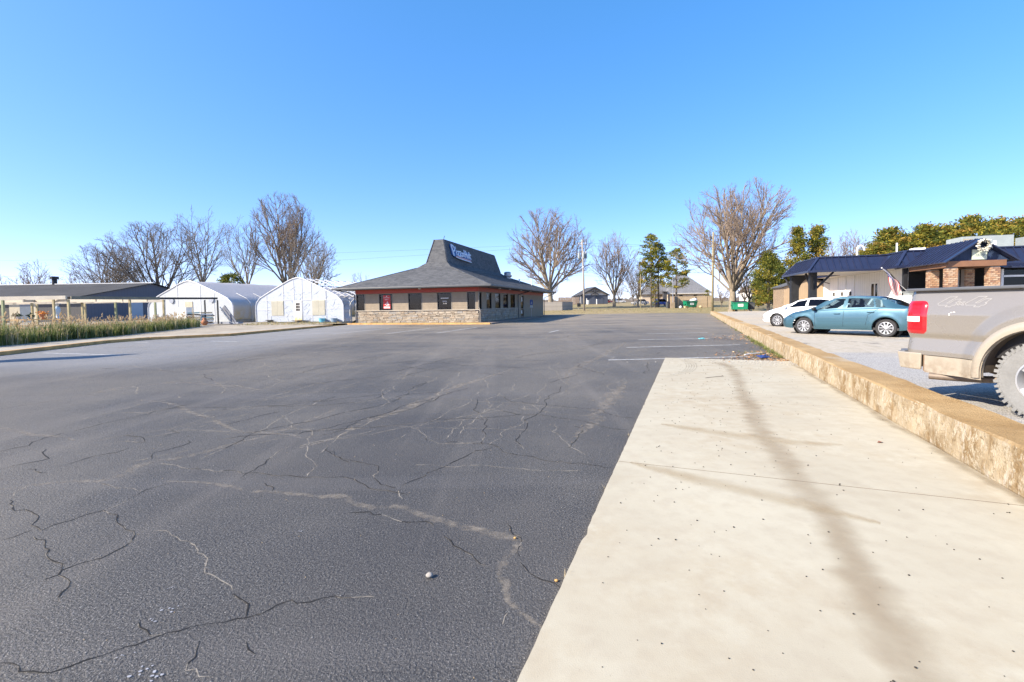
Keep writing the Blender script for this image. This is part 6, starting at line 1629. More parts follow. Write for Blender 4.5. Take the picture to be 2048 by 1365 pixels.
for i,(px,top,sz) in enumerate(((1752,492,.8),(1778,463,.98),(1812,474,.92),(1846,462,1.0),(1888,455,1.04),(1938,447,1.08),(1988,444,1.1),(2036,442,1.1))):
    Y=57+((i*37)%5)*.8; place_tree('row' if i%2 else 'row2',(px-1024)/910*Y,Y,.3,rowl[i],i*1.3,1.28,sz/1.28,G_ROW,'evergreen_tree')
place_tree('row',67.5,58,.3,'evergreen just outside the right edge of the row behind the shop',2.2,1.,1.1,G_ROW,'evergreen_tree')
place_tree('pine',38.8,62,.3,'left one of the two tall yellow-green pines behind the shop canopy',0,1.,1.0,None,'pine_tree')
place_tree('pine',41.8,62.5,.3,'right one of the two tall yellow-green pines behind the shop canopy',2.,1.05,.97,None,'pine_tree')
place_tree('bushy',35.2,62.5,.3,'bushy bright green evergreen between the gravel-lot dumpster and the canopy',0,1.,1.,None,'evergreen_tree')
place_tree('bushy',38.3,66,.3,'smaller green evergreen hidden behind the canopy corner',1.,.9,.95,None,'evergreen_tree')
place_tree('cedar',30.0,98,.75,'tall sparse pine with an ivy-covered trunk left of the dumpster enclosure',0,1.,1.,None,'pine_tree')
place_tree('ivy',30.6,97.4,.75,'column of yellow-green ivy climbing the trunk of the tall sparse pine',0,1.,.95,None,'ivy')
place_tree('cedar',31.9,99,.75,'second sparse pine, just right of the ivy-covered one',2.1,1.0,.88,None,'pine_tree')
place_tree('cedar',34.0,94,.65,'lower sparse pine with a bare stem by the dumpster enclosure',4.0,1.05,.74,None,'pine_tree')
place_tree('round',-49,80,.5,'dark round evergreen between the two greenhouses on the skyline',0,1.,1.,None,'evergreen_tree')
place_tree('bushy',45.5,84,.4,'yellow-green shrub at the foot of the tallest tree on the right',0.5,.62,.62,None,'shrub')
place_tree('ivy',40.0,93,.5,'small ochre shrub beside the utility pole at the wall end',0.5,.9,.55,None,'shrub')

# tall ornamental grass along the nursery walk
rg=random.Random(99)
gb,gp=MB(),MB()
front=[(-20.6,10),(-21.6,16),(-22.1,20),(-22.6,26),(-24.0,32),(-25.6,37.6)]
def frontpt(f):
    k=f*(len(front)-1); i=min(len(front)-2,int(k)); t=k-i
    return Vector((front[i][0]+(front[i+1][0]-front[i][0])*t,front[i][1]+(front[i+1][1]-front[i][1])*t,0))
for c in range(1500):
    f=rg.random(); b=frontpt(f)+Vector((-abs(rg.uniform(.12,2.3)),rg.uniform(-.2,.2),.15))
    hh=(.70 if f<.25 else .82)*rg.uniform(.7,1.2)*(.95+.45*mnoise.noise(Vector((b.x*.7,b.y*.7,2))))
    dist=math.hypot(b.x,b.y)
    n=20
    cm=rg.choices((0,1,2),(6,4,1.5))[0]
    for k in range(n):
        a=rg.uniform(0,2*PI); ln=rg.uniform(.05,.38); d=Vector((math.cos(a)*ln,math.sin(a)*ln,0)); w=Vector((-math.sin(a),math.cos(a),0))*.013
        p0=b+Vector((rg.gauss(0,.08),rg.gauss(0,.08),0)); L=hh*rg.uniform(.6,1.1)
        p1=p0+d*.35*L+Vector((0,0,L*.6)); p2=p0+d*1.1*L+Vector((0,0,L*rg.uniform(.85,1.0)))
        gb.add([tuple(p0-w),tuple(p0+w),tuple(p1+w*.9),tuple(p2),tuple(p1-w*.9)],[(0,1,2,4),(4,2,3)],cm if rg.random()<.7 else rg.choice((0,1,2)))
    if rg.random()<.4:
        for k in range(2):
            a=rg.uniform(0,2*PI); d=Vector((math.cos(a),math.sin(a),0))*rg.uniform(0,.25); p0=b+d*.5+Vector((0,0,hh*.7)); p1=b+d*1.1+Vector((0,0,hh*rg.uniform(1.05,1.32))); w=Vector((-math.sin(a+.7),math.cos(a+.7),0))
            gp.add([tuple(p0-w*.006),tuple(p0+w*.006),tuple(p1)],[(0,1,2)],0)
            for q in range(3):
                e=p1+Vector((rg.gauss(0,.05),rg.gauss(0,.05),rg.uniform(-.2,.02))); gp.add([tuple(p1.lerp(p0,.35)),tuple(e+w*.028),tuple(e+Vector((0,0,.07))),tuple(e-w*.028)],[(0,1,2,3)],0)
gbed=gb.build('ornamental_grass',[m_leaf('green_grass_blade',(.14,.18,.06)),m_leaf('olive_grass_blade',(.29,.30,.13)),m_leaf('straw_grass_blade',(.50,.43,.26))],kind='stuff'); tag(gbed,'tall green ornamental grass hedge with straw tips along the nursery walk','ornamental grass')
gpl=gp.build('grass_plume',MAT['stoneB'] if False else m_leaf('straw_plume',(.50,.37,.22)),gbed,kind='stuff')

# verge: low grass tufts along the far edge of the lot, weeds and litter along the wall
vg=MB(); rv=random.Random(5)
def tuft(mb,x,y,z,h,n,spread,m=0):
    for k in range(n):
        a=rv.uniform(0,2*PI); d=Vector((math.cos(a),math.sin(a),0))*rv.uniform(.2,1)*spread; w=Vector((-math.sin(a),math.cos(a),0))*h*.06
        p=Vector((x,y,z))+d*.3; mb.add([tuple(p-w),tuple(p+w),tuple(p+d+Vector((0,0,h*rv.uniform(.6,1.1))))],[(0,1,2)],m)
for i in range(1500):
    x=rv.uniform(-2,36); y=rv.uniform(73.3,83); tuft(vg,x,y,terr(x,y),rv.uniform(.08,.2),6,.22,rv.choice((0,0,1)))
for i in range(900):
    x=rv.uniform(-24,-15.4); y=39.2+rv.uniform(0,4.5); tuft(vg,x,y,.16+.02*(y-39),rv.uniform(.06,.16),6,.15,rv.choice((0,0,0,1)))
for i in range(800):
    f=rv.uniform(-13.5,1.2); p=phw(f,rv.uniform(-.95,-.25),.085); tuft(vg,*p,rv.uniform(.05,.14),5,.12,0)
tag(vg.build('verge_grass',[simple('straw_grass',(.42,.34,.17),.95,.3,3),simple('faded_green_grass',(.22,.24,.09),.95,.3,3)],kind='stuff'),'short straw-coloured grass along the far edges of the asphalt lot','grass')
wg=MB()
for i in range(260):
    u=rv.choice((rv.uniform(13.5,15.5),rv.uniform(15.5,22),rv.uniform(24,60),rv.uniform(16,20))); p=wf(u,-abs(rv.gauss(0,.10))-.02,.002); tuft(wg,*p,rv.uniform(.04,.13),9,.10,0)
for i in range(40):
    p=wf(rv.gauss(14.6,.35),-.5+rv.gauss(0,.35),.002); tuft(wg,*p,rv.uniform(.03,.08),8,.08,0)
for u,v in ((.1,-3.13),(.55,-3.14),(1.6,-3.13),(2.9,-3.14),(4.6,-3.13)):
    for k in range(3): p=wf(u+rv.gauss(0,.03),v,.004); tuft(wg,*p,.035,7,.05,1)
tag(wg.build('wall_weeds',[simple('weed_green',(.16,.18,.055),.9,.3,8),simple('dry_weed',(.36,.30,.2),.9,.3,8)],kind='stuff'),'thin line of green weeds growing along the foot of the retaining wall','weeds')
lv=MB()
for i in range(900):
    k=rv.random()
    if k<.45: u,v=rv.gauss(14.0,.6),-abs(rv.gauss(0,.75))-.05
    elif k<.6: u,v=rv.gauss(12.9,.18),-abs(rv.gauss(0,.9))-.03
    elif k<.8: u,v=rv.gauss(21.5,1.2),-abs(rv.gauss(0,.8))-.05
    else: u,v=rv.uniform(13,58),-abs(rv.gauss(0,.35))-.03
    p=Vector(wf(u,v,.012+rv.uniform(0,.02))); s_=rv.uniform(.02,.05); a=rv.uniform(0,2*PI)
    d=Vector((math.cos(a),math.sin(a),rv.uniform(-.3,.3)))*s_; w=Vector((-math.sin(a),math.cos(a),rv.uniform(-.3,.3)))*s_*.55
    lv.add([tuple(p-d),tuple(p+w+Vector((0,0,s_*.3))),tuple(p+d),tuple(p-w)],[(0,1,2),(0,2,3)],rv.choice((0,0,1)))
tag(lv.build('leaf_litter',[simple('rust_leaf',(.36,.19,.08),.9,.3,9),simple('tan_leaf',(.42,.31,.18),.9,.3,9)],kind='stuff'),'drift of rust and tan dead leaves at the foot of the retaining wall','leaves')
# grit on the pad and stray stones on the asphalt
gr=MB(); rp=random.Random(31)
for i in range(420):
    k=rp.random()
    u=rp.uniform(.3,12.5); v=-abs(rp.choice((rp.gauss(1.7,.5),rp.gauss(2.4,.5),rp.uniform(.1,3.05))))
    if v<-3.05: continue
    p=wf(u,v,.026); s_=rp.uniform(.0025,.0065)*(1+.04*u); gr.ball((p[0],p[1],p[2]+s_*.3),(s_,s_*.8,s_*.6),5,3,0,.2)
for i in range(300):
    p=wf(rp.gauss(12.2,.3),-abs(rp.gauss(.7,.7)),.026); s_=rp.uniform(.008,.02); gr.ball((p[0],p[1],p[2]+s_*.3),(s_,s_*.8,s_*.6),5,3,1,.2)
tag(gr.build('grit',[simple('dark_grit',(.04,.035,.03),.9,.2,9),simple('pale_grit',(.40,.38,.34),.9,.2,9)],kind='stuff'),'scattered dark grit lying on the pale concrete pad','grit')
gs=MB()
for i in range(420):
    d=rp.uniform(1.6,9); x=rp.uniform(-.9,.35)*d*1.1; y=d
    if x>-.8+.392*y: continue
    s_=rp.uniform(.002,.005)*(.8+.1*d); gs.ball((x,y,s_*.4),(s_,s_*.8,s_*.7),5,3,rp.choice((0,0,1)),.25)
tag(gs.build('loose_stones',[simple('grey_stone',(.24,.235,.225),.9,.2,9),simple('tan_stone',(.34,.26,.16),.9,.2,9)],kind='stuff'),'tiny loose stones scattered over the near asphalt','stones')
for x,y,r,lab,c in ((-.51,2.62,.022,'rounded pale stone lying alone on the asphalt with a small dark shadow','stoneC'),(.0,3.05,.011,'small ochre pebble on the asphalt left of the dusty crack','orange_wood'),(.235,2.56,.012,'small orange pebble inside the dusty crack near the concrete pad','orange_wood')):
    t=tag((lambda m:(m.ball((0,0,r*.6),(r,r*.75,r*.65),9,6,0,.12),m.build('pebble',MAT[c],None,True))[-1])(MB()),lab,'stone'); t.location=(x,y,.001)
t=tag((lambda m:(m.add([(-.035,-.01,.004),(0,-.022,.014),(.04,-.004,.003),(.005,.02,.016)],[(0,1,2,3)]),m.build('dead_leaf',simple('red_brown_leaf',(.28,.12,.07),.8,.2,9)))[-1])(MB()),'single red-brown dead leaf on the pale concrete pad','leaf'); t.location=(4.03,4.95,.026)
t=tag((lambda m:(m.tube([(-.22,-.12,.008),(0,-.02,.012),(.25,.08,.008)],.005,5),m.build('twig',MAT['bark_dark']))[-1])(MB()),'dark thin twig lying on the far half of the concrete pad','twig'); t.location=wf(9.4,-2.0,.026)
t=tag((lambda m:(m.tube([(-.3,-.2,.02),(0,0,.03),(.35,.18,.02)],.02,6),m.build('white_stick',MAT['white_paint']))[-1])(MB()),'white stick lying in the leaves at the foot of the wall','stick'); t.location=wf(14.3,-.75,.01)
t=tag((lambda m:(m.cbox(0,0,.05,.3,.2,.02,.3,rx=.2),m.cbox(.05,.05,.08,.15,.12,.02,.9,rx=-.4),m.build('crumpled_wrapper',simple('dark_blue_litter',(.03,.06,.22),.5,.2)))[-1])(MB()),'crumpled dark blue wrapper near the far corner of the concrete pad','litter'); t.location=wf(13.4,-.55,.01)
t=tag((lambda m:(m.cbox(0,0,.02,.24,.12,.03,.1,rx=.1),m.cbox(.06,.02,.04,.1,.08,.02,.5),m.build('plastic_wrapper',simple('turquoise_litter',(.18,.55,.58),.5,.1)))[-1])(MB()),'turquoise plastic scrap on the asphalt near the wall','litter'); t.location=wf(20.3,-2.0,.01)
# ---------------------------------------------------------------- far edge of the lot: poles, fences, dumpsters, houses
MAT['pole']=simple('weathered_pole',(.36,.32,.275),.9,.2,1.2); MAT['pole_tan']=simple('tan_pole',(.30,.25,.14),.9,.2,1.2)
MAT['wire']=simple('dark_wire',(.05,.05,.055),.6,.1)
p1=thing('utility_pole','pale wooden utility pole with three grey transformers behind the lot','utility pole',(12.75,80,.45),.0)
mb=MB(); mb.tube([(0,0,-.3),(-.12,0,6),(-.3,0,12.4)],[.17,.15,.11],10); mb.build('shaft',MAT['pole'],p1,True)
for x,y in ((-.62,0),(.1,-.36),(.55,0)):
    mb=MB(); mb.lathe([(.05,9.05),(.22,9.1),(.22,9.95),(.18,10.02),(.05,10.1)],12,(x-.24,y,0)); tf=mb.build('transformer',MAT['unit'] if x else MAT['galv'],p1,True,angle=30); mb=MB(); mb.lathe([(.03,10.1),(.05,10.2),(.03,10.35)],8,(x-.24,y,0)); mb.build('bushing',MAT['white_paint'],tf)
mb=MB(); mb.beam((-.9,.1,11.5),(.35,.1,11.6),.1,.12); mb.beam((-.8,.1,11.55),(-.28,.1,10.9),.04,.05); mb.beam((.3,.1,11.6),(-.26,.1,10.9),.04,.05); mb.build('crossarm',MAT['pole'],p1)
for x in (-.85,-.45,.3):
    mb=MB(); mb.lathe([(.03,11.62),(.07,11.7),(.07,11.78),(.03,11.86)],8,(x,.1,0)); mb.build('insulator',MAT['white_paint'],p1)
mb=MB(); mb.lathe([(.2,7.4),(.24,7.5),(.2,7.7)],10,(-.14,0,0)); mb.build('clamp',MAT['galv'],p1)
p2=thing('utility_pole','plain tan wooden utility pole at the far end of the retaining wall','utility pole',(28.9,65.6,.2),0)
mb=MB(); mb.tube([(0,0,-.3),(.05,0,6),(.08,0,11.4)],[.17,.145,.11],10); mb.build('shaft',MAT['pole_tan'],p2,True)
mb=MB(); mb.lathe([(.02,10.2),(.13,10.3),(.13,10.7),(.02,10.8)],8,(-.28,0,0)); mb.beam((0,0,10.5),(-.25,0,10.5),.05,.05); mb.build('cutout',MAT['wire'],p2)
p3=thing('post','thin grey metal post at the left corner of the dumpster enclosure','post',(31.2,88.2,.52),0); mb=MB(); mb.tube([(0,0,-.2),(0,0,6.2)],[.09,.07],8); mb.build('shaft',MAT['galv'],p3)
p4=thing('post','thin tan post between the slender bare tree and the ivy-covered pine','post',(26.9,95,.6),0); mb=MB(); mb.tube([(0,0,-.2),(0,0,7.0)],[.09,.08],8); mb.build('shaft',MAT['pole_tan'],p4)
def wire(a,b,sag,label,r=.011):
    a,b=Vector(a),Vector(b); pts=[a.lerp(b,i/16)+Vector((0,0,-sag*4*(i/16)*(1-i/16))) for i in range(17)]
    m=MB(); m.tube([p-a for p in pts],r,4); o=m.build('power_line',MAT['wire']); o.location=a; return tag(o,label,'wire',None)
wire((12.4,80,11.9),(28.9,65.6,11.3),.9,'wire dropping from the tan pole at the wall end towards the transformer pole')
wire((12.6,80,6.6),(60,96,6.6),.7,'lower wire running right from the transformer pole across the bare trees')
wire((12.5,80,6.7),(-20,88,6.4),.5,'lower wire running left from the transformer pole behind the big round-crowned tree')
wire((11.9,80.1,12.3),(-150,100,13.4),1.0,'uppermost thin wire crossing the sky from the transformer pole to the left edge')
wire((11.9,80.3,12.0),(-150,92,8.0),.9,'thin wire crossing low over the greenhouses towards the left edge')
wire((12.7,80.1,12.2),(120,92,13),1.0,'thin wire running right from the top of the transformer pole across the sky')

# unseen sign added left of the view to throw the long shadow
sgn=thing('shadow_sign','blank pole sign added unseen beyond the left edge to cast the lot shadow','sign',(-20.9,13.1,0),math.radians(-24))
mb=MB(); mb.tube([(0,0,-.3),(0,0,5.1)],[.11,.09],10); mb.build('shaft',MAT['galv'],sgn,True)
mb=MB(); mb.box(-.12,-.75,2.75,.12,.75,5.0); mb.build('cabinet',MAT['white_paint'],sgn,bevel=.03)
mb=MB(); mb.box(-.135,-.68,2.85,.135,.68,4.9); mb.build('face_panel',MAT['pot_white'],sgn)
# picket style board fences: every board its own
MAT['fence_tan']=simple('tan_fence_board',(.44,.34,.22),.9,.25,2); MAT['fence_grey']=simple('grey_fence_board',(.36,.33,.29),.9,.25,2); MAT['fence_dark']=simple('brown_or_shaded_fence_board',(.33,.25,.19),.9,.3,2)
def fence(name,label,a,b,z,h,bw,mat,rails=True,gap=.015):
    a,b=Vector((*a,0)),Vector((*b,0)); L=(b-a).length; rz=math.atan2(b.y-a.y,b.x-a.x)
    t=thing(name,label,'fence',(a.x,a.y,z),rz); n=int(L/bw); me=[]
    for k in range(3):
        m=MB(); m.box(-bw/2+gap/2,-.012,0,bw/2-gap/2,.012,h*(1-.012*k)); me.append(m.mesh('fence_board',MAT[mat]))
    rr=random.Random(int(L*100))
    for i in range(n):
        o=bpy.data.objects.new('fence_board',rr.choice(me)); COL.objects.link(o); o.parent=t; o.location=((i+.5)*bw,rr.uniform(-.006,.006),rr.uniform(-.01,.02))
    for zz in (.25,h*.5,h-.3):
        m=MB(); m.box(0,.014,zz,L,.055,zz+.09); m.build('rail',MAT[mat],t)
    for i in range(int(L/2.4)+2):
        m=MB(); x=min(L,i*2.4); m.box(x-.05,.056,-.1,x+.05,.15,h-.02); m.build('post',MAT[mat],t)
    return t
fence('board_fence','tan board fence behind the green dumpster piled with white bags',(31.8,91.2),(38.9,90.4),.5,2.35,.22,'fence_tan')
fence('board_fence','shaded dark side of the dumpster enclosure fence beside the thin grey post',(31.4,88.0),(33.0,90.9),.5,2.35,.22,'fence_dark')  # darker boards than the front: this side's shade is in their colour
fence('board_fence','low grey board fence beyond the rear corner of the restaurant',(5.6,81.5),(9.0,81.2),.45,1.6,.2,'fence_grey')
fence('board_fence','short shaded return of the low grey board fence beyond the restaurant',(9.0,81.2),(11.3,84.2),.5,1.55,.2,'fence_grey')
fence('board_fence','long brown board wall fence left of the dark gabled house',(13.5,131),(19.8,131.6),1.5,2.1,.5,'fence_dark',gap=.05)
gt=thing('gate','half-open tan board gate at the right end of the dumpster enclosure','gate',(38.9,90.3,.5),-.1); 
for i in range(5): mb=MB(); mb.box(i*.22,-.012,.1,i*.22+.2,.012,2.3); mb.build('gate_board',MAT['fence_tan'],gt)
mb=MB(); mb.box(0,.013,.4,1.1,.05,.5); mb.box(0,.013,1.8,1.1,.05,1.9); mb.build('gate_rail',MAT['fence_tan'],gt)
bx=thing('meter_box','small dark box on a short post right of the low grey fence','utility box',(12.2,83.0,.5),0); mb=MB(); mb.box(-.05,-.05,0,.05,.05,1.1); mb.build('post',MAT['fence_grey'],bx); mb=MB(); mb.box(-.25,-.2,.6,.35,.2,1.25); mb.build('box',MAT['black_paint'],bx)

MAT['dump_green']=simple('green_dumpster_paint',(.012,.26,.135),.5,.2,2.5); MAT['dump_dark']=simple('dark_dumpster',(.06,.065,.075),.6,.2)
def dumpster(label,loc,rz,mat,L,D,H,slope,bags,txt):
    t=thing('dumpster',label,'dumpster',loc,rz)
    mb=MB(); s_=slope
    mb.hexa([(-L/2+s_,-D/2+s_,.16),(L/2-s_,-D/2+s_,.16),(L/2-s_,D/2,.16),(-L/2+s_,D/2,.16),(-L/2,-D/2,H*.86),(L/2,-D/2,H*.86),(L/2,D/2,H),(-L/2,D/2,H)])
    mb.build('body',MAT[mat],t,bevel=.03)
    mb=MB(); mb.beam((-L/2-.03,-D/2-.02,H*.86),(L/2+.03,-D/2-.02,H*.86),.07,.08); mb.beam((-L/2-.03,D/2,H),(L/2+.03,D/2,H),.07,.08); 
    for sx in (-1,1): mb.beam((sx*(L/2+.02),-D/2,H*.86),(sx*(L/2+.02),D/2,H),.07,.08)
    mb.build('rim',MAT[mat],t)
    for sx in (-1,1):
        mb=MB(); mb.box(sx*(L/2+.06)-.06,-.3,H*.5,sx*(L/2+.06)+.06,.3,H*.62); mb.build('fork_pocket',MAT[mat],t)
    for k,sx in enumerate((-1,1)):
        mb=MB()
        up=.35 if bags and k else 0.03
        mb.slab([(sx*L/4-L/4+.02,-D/2-.04,H*.87+.05),(sx*L/4+L/4-.02,-D/2-.04,H*.87+.05+up*.5),(sx*L/4+L/4-.02,D/2,H+.05+up),(sx*L/4-L/4+.02,D/2,H+.05)],.03); mb.build('lid',MAT['tray_black'],t)
    for sx in (-1,1):
        for sy in (-1,1): mb=MB(); mb.box(sx*(L/2-.2)-.05,sy*(D/2-.2)-.05,0,sx*(L/2-.2)+.05,sy*(D/2-.2)+.05,.16); mb.build('foot',MAT['orange_wood'],t)
    if txt:
        mb=MB(); mb.box(-.36,-D/2-.03+s_*.3,H*.42,.36,-D/2-.012+s_*.3,H*.72); lb=mb.build('label_plate',MAT['white_paint'],t)
        for zz in (.5,.6): mb=MB(); mb.box(-.26,-D/2-.04+s_*.3,H*zz,.26,-D/2-.031+s_*.3,H*(zz+.05)); mb.build('label_lettering',simple('label_grey',(.35,.45,.42),.6,.1),lb)
    return t
dumpster('green dumpster heaped with white rubbish bags inside the board enclosure',(34.6,88.3,.5),.1,'dump_green',2.3,1.6,1.45,.28,True,True)
dumpster('upright green dumpster with a white label on the gravel lot beside the tallest bare tree',(33.5,67.0,.3),-.25,'dump_green',2.0,1.5,1.35,.03,False,True)
dumpster('dark grey dumpster right beside the upright green one on the gravel lot',(35.3,67.5,.3),-.5,'dump_dark',1.3,1.3,1.15,.03,False,False)
for x,y,z,r,lab,m in ((35.3,88.0,2.05,(.55,.45,.35),'largest white rubbish bag heaped on the enclosure dumpster','white_paint'),(34.8,88.1,1.95,(.4,.35,.28),'smaller white rubbish bag on the left of the heap on the enclosure dumpster','white_paint'),(36.2,87.3,.72,(.3,.3,.25),'tan rubbish bag on the ground right of the enclosure dumpster','tray_wood'),(32.1,86.6,.72,(.3,.25,.25),'white rubbish bag on the ground at the left of the enclosure dumpster','white_paint')):
    m2=MB(); m2.ball((0,0,0),r,12,8,0,.07); m2.tube([(0,0,r[2]*.95),(.03,0,r[2]*1.25)],[.06,.03],6); o=m2.build('rubbish_bag',MAT[m],None,True); o.location=(x,y,z); tag(o,lab,'rubbish bag')
for x,y,lab,m in ((33.1,86.6,'pale cardboard box on the asphalt in front of the green dumpster in the enclosure','tray_wood'),):
    t=thing('cardboard_box',lab,'box',(x,y,.4),.2); mb=MB(); mb.box(-.3,-.25,0,.3,.25,.42); mb.build('body',MAT[m],t); mb=MB(); mb.slab([(-.3,-.25,.425),(.3,-.25,.425),(.3,-.5,.5),(-.3,-.5,.5)],.01); mb.slab([(-.3,.25,.425),(-.3,.48,.52),(.3,.48,.52),(.3,.25,.425)],.01); mb.build('flap',MAT[m],t)
t=thing('rubbish_bin','dark grey cylindrical rubbish bin left of the dumpster enclosure','bin',(29.9,87.4,.5),0); mb=MB(); mb.lathe([(.28,0),(.33,1.15),(.35,1.15),(.35,1.2),(.3,1.2)],14); mb.build('body',MAT['gutter'],t,True,angle=30); mb=MB(); mb.lathe([(.36,1.2),(.3,1.32),(.02,1.36)],14); mb.build('lid',MAT['black_paint'],t,True,angle=30)
t=thing('bin_surround','square tan slatted bin surround beside the dark grey bin','bin',(30.75,87.4,.5),0)
for i in range(4):
    mb=MB(); mb.box(-.4+i*.205,-.4,0,-.4+i*.205+.19,-.36,1.15); mb.build('slat',MAT['fence_tan'],t)
mb=MB(); mb.box(-.4,-.355,0,.4,.4,1.1); mb.build('body',MAT['fence_dark'],t)

# dark gabled house
MAT['house_dark']=m_boards('dark_blue_grey_siding',(.10,.115,.15),.3,0); MAT['house_pale']=m_boards('pale_grey_siding',(.62,.61,.60),.3,1); MAT['roof_dark']=m_shingle('charcoal_shingle',(.035,.036,.04),(.07,.07,.075))
h1=thing('house','dark blue-grey gabled house with pale truss gable beyond the transformer pole','house',(24.4,134,1.55),.12); h1.scale=(.78,.78,.78)
mb=MB(); mb.box(-5.2,0,0,5.2,.3,3.3); mb.box(-5.2,.3,0,-4.9,10,3.3); mb.box(4.9,.3,0,5.2,10,3.3); mb.box(-4.9,9.7,0,4.9,10,3.3); mb.build('wall',MAT['house_dark'],h1)
mb=MB(); mb.prism_y([(-5.2,3.3),(5.2,3.3),(0,6.0)],.05,.3); mb.build('gable',MAT['house_pale'],h1)
mb=MB(); mb.slab([(-5.8,-.8,3.1),(0,-.8,6.25),(0,10.5,6.25),(-5.8,10.5,3.1)][::-1],.22); mb.slab([(0,-.8,6.25),(5.8,-.8,3.1),(5.8,10.5,3.1),(0,10.5,6.25)][::-1],.22); mb.build('roof',MAT['roof_dark'],h1)
mb=MB()
for a,b in (((-5.5,-.6,3.15),(0,-.6,6.0)),((5.5,-.6,3.15),(0,-.6,6.0)),((-1.6,-.6,3.4),(1.6,-.6,5.1)),((1.6,-.6,3.4),(-1.6,-.6,5.1)),((-2.5,-.6,4.6),(2.5,-.6,4.6)),((0,-.6,3.4),(0,-.6,6.0))): mb.beam(a,b,.28,.28)
mb.build('truss',MAT['roof_dark'],h1)
mb=MB(); mb.box(-7.6,1.0,0,-5.25,1.3,3.0); mb.box(-5.5,-.02,0,-5.2,.0,3.0); mb.box(-7.6,1.3,0,-7.3,5,3.0); sidew=mb.build('porch_wall',MAT['house_pale'],h1)
mb=MB(); mb.box(-7.0,.95,.3,-6.5,.99,2.2); mb.box(-6.1,.95,.3,-5.7,.99,2.2); mb.build('window',MAT['interior'],h1)
mb=MB(); mb.slab([(-8.0,.4,2.95),(-5.2,.4,3.5),(-5.2,5.2,3.5),(-8.0,5.2,2.95)],.15); mb.build('porch_roof',MAT['roof_dark'],h1)
mb=MB(); mb.box(2.5,-.05,0,3.4,-.02,2.2); mb.box(-1.2,-.05,.0,.6,-.02,1.2); mb.build('garage_door',MAT['house_dark'],h1)
t=thing('white_bollard','short white post in front of the dark gabled house','bollard',(23.9,128,1.45),0); mb=MB(); mb.lathe([(.15,0),(.15,1.4),(.02,1.5)],8); mb.build('post',MAT['white_paint'],t)
t=thing('white_barrel','small white barrel in front of the dark gabled house, left of the short white post','barrel',(21.4,128,1.45),0); mb=MB(); mb.lathe([(.4,0),(.42,.6),(.4,1.2),(.02,1.2)],12); mb.build('body',MAT['pot_white'],t); mb=MB(); mb.lathe([(.12,1.2),(.12,1.7),(.02,1.7)],8,(-.3,0,0)); mb.build('spout',MAT['pot_white'],t)
# grey-roofed house behind the enclosure
MAT['buff']=simple('buff_house_brick',(.56,.46,.35),.9,.12,4)
MAT['roof_grey']=m_shingle('mid_grey_shingle',(.12,.122,.128),(.18,.18,.185))
h2=thing('house','wide buff brick house with a big grey hip roof behind the dumpster enclosure','house',(51,134,1.5),-.06)
mb=MB(); mb.box(-4.5,0,0,7,.3,2.9); mb.box(-12,2.4,0,-4.5,2.7,2.7); mb.box(-4.8,.3,0,-4.5,10,2.9); mb.box(6.7,.3,0,7,10,2.9); mb.box(-12,9,0,-4.8,9.3,2.7); mb.box(-12,2.7,0,-11.7,9,2.7); mb.build('wall',MAT['buff'],h2)
mb=MB()
def hip(mb,x0,y0,x1,y1,z0,rx0,rx1,ry,z1,n=14):
    A,B,Cc,D=(x0,y0,z0),(x1,y0,z0),(x1,y1,z0),(x0,y1,z0); E,F=(rx0,ry,z1),(rx1,ry,z1)
    shingled(mb,A,B,F,E,n,.03); shingled(mb,Cc,D,E,F,n,.03); shingled(mb,B,Cc,F,F,n,.03); shingled(mb,D,A,E,E,n,.03); mb.add([A,B,Cc,D],[(3,2,1,0)])
hip(mb,-5.3,-.6,7.7,11,2.85,-.9,1.6,5.2,8.6)
hip(mb,-12.8,1.8,-3.6,10,2.65,-9,-4.5,5.9,5.9)
mb.build('roof',MAT['roof_grey'],h2)
mb=MB(); mb.box(-5.4,-.72,2.6,7.8,-.6,2.85); mb.build('fascia',MAT['soffit'],h2)
for x in (-3.4,-1.2,3.0): 
    mb=MB(); mb.box(x-.5,-.05,1.2,x+.5,-.01,2.3); mb.build('window',MAT['interior'],h2)
mb=MB(); mb.box(-6.6,-1.4,0,-5.6,-.4,3.2); mb.prism([(-6.9,-1.7),(-5.3,-1.7),(-5.3,-.1),(-6.9,-.1)],3.2,3.4); mb.build('chimney',MAT['roof_dark'],h2)
# far white house and russet hedge seen under the evergreens
h3=thing('house','far white house seen under the bushy green evergreen on the right','house',(69,120,1.0),0)
mb=MB(); mb.box(-6,0,0,6,6,3); mb.build('wall',MAT['white_paint'],h3); mb=MB(); mb.slab([(-6.5,-.5,2.9),(6.5,-.5,2.9),(6.5,3,4.6),(-6.5,3,4.6)],.15); mb.slab([(6.5,6.5,2.9),(-6.5,6.5,2.9),(-6.5,3,4.6),(6.5,3,4.6)],.15); mb.build('roof',MAT['roof_grey'],h3)
for x in (-4,-1.5,3): mb=MB(); mb.box(x-.5,-.06,.9,x+.5,-.01,2.2); mb.build('window',MAT['interior'],h3)
hd=MB(); rh=random.Random(6)
for i in range(1600):
    p=Vector((rh.uniform(60,76),112+rh.gauss(0,.5),.9+abs(rh.gauss(.8,.45)))); u=Vector((rh.uniform(-1,1),rh.uniform(-1,1),rh.uniform(-1,1))).normalized()*.28; v_=u.orthogonal().normalized()*.16; hd.quad(p-u-v_,p+u-v_,p+u+v_,p-u+v_)
tag(hd.build('russet_hedge',simple('russet_leaves',(.42,.20,.06),.9,.3,3)),'low russet hedge in front of the far white house on the right','hedge')
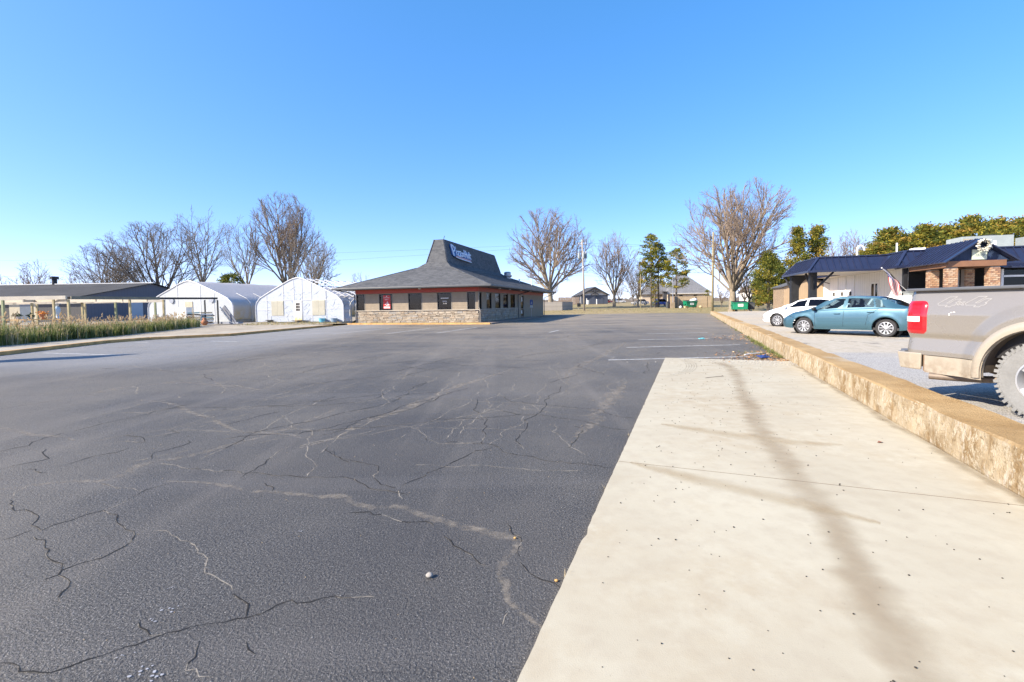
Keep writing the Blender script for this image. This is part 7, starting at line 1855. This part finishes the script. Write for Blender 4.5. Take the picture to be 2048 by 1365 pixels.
# far parked cars: simple but shaped, with glass and wheels
def far_car(label,x,y,z,rz,c,L=4.4,H=1.5,pick=False):
    t=thing('parked_car',label,'car',(x,y,z),rz); m=simple('far_car_paint',c,.3,.05,coat=.5)
    mb=MB(); prof=[(-L/2,.3),(-L/2,.8),(-L/2+.2,.9),(L/2-.9,.88),(L/2-.05,.7),(L/2,.3)]; mb.prism_y(prof,-.85,.85); mb.build('body',m,t,bevel=.08)
    mb=MB(); q=[(-L/2+.5,.9),(-L/2+.95,H-.04),(.35,H-.04),(1.05,.9)] if not pick else [(-.3,.9),(-.2,H+.1),(.8,H+.1),(1.3,.9)]; mb.prism_y(q,-.72,.72); mb.build('window',MAT['darkglass'],t,bevel=.05)
    mb=MB(); mb.prism_y([(q[1][0]-.02,q[1][1]),(q[1][0],q[1][1]+.05),(q[2][0],q[2][1]+.05),(q[2][0]+.02,q[2][1])],-.72,.72); mb.build('roof',m,t)
    for wx in (-L/2+.8,L/2-.85):
        for sy in (-1,1): mb=MB(); mb.lathe([(.32,-.1),(.32,.1)],14,(wx,sy*.8,.32),'Y'); w=mb.build('wheel',MAT['tyre'],t); mb=MB(); mb.lathe([(.18,-.11),(.18,.11)],10,(wx,sy*.8,.32),'Y'); mb.build('rim',MAT['alloy'],w)
far_car('bright blue car parked on the grass behind the bins left of the dumpster enclosure',33.3,101,.9,.2,(.02,.06,.30),4.2,1.55)
far_car('pale silver car parked just left of the bright blue car behind the bins',31.5,112,1.1,2.9,(.5,.5,.5),4.2,1.45)
far_car('black far car parked right of the twin-trunk bare tree',32.2,170,1.7,.1,(.012,.012,.015))
far_car('white far car parked behind the slender bare tree',41.5,175,1.8,.1,(.7,.7,.7))
far_car('dark red far car parked to the left of the white far car',37.5,180,1.8,.2,(.25,.03,.03))
far_car('dark far car under the evergreens left of the tan shed',57,100,.7,.3,(.05,.06,.09),4.6,1.5)
mb=MB(); 
# crop of low far treeline on the horizon
rt=random.Random(77)
for i in range(9000):
    a=rt.uniform(-1.15,1.15); R_=rt.uniform(560,760); x=math.tan(a)*R_; 
    if abs(x)>1300: continue
    h=(5+4*mnoise.noise(Vector((x*.02,3,0)))+2*mnoise.noise(Vector((x*.09,7,0))))*rt.random(); p=Vector((x,R_,2.6+max(0,h))); u=Vector((rt.uniform(-1,1),0,rt.uniform(-.6,1))).normalized()*1.4; v_=Vector((u.z,0,-u.x))*.5
    mb.quad(p-u-v_,p+u-v_,p+u+v_,p-u+v_)
tag(mb.build('far_treeline',MAT['twig_grey'],kind='stuff'),'low far grey-brown line of bare trees along the horizon','treeline')
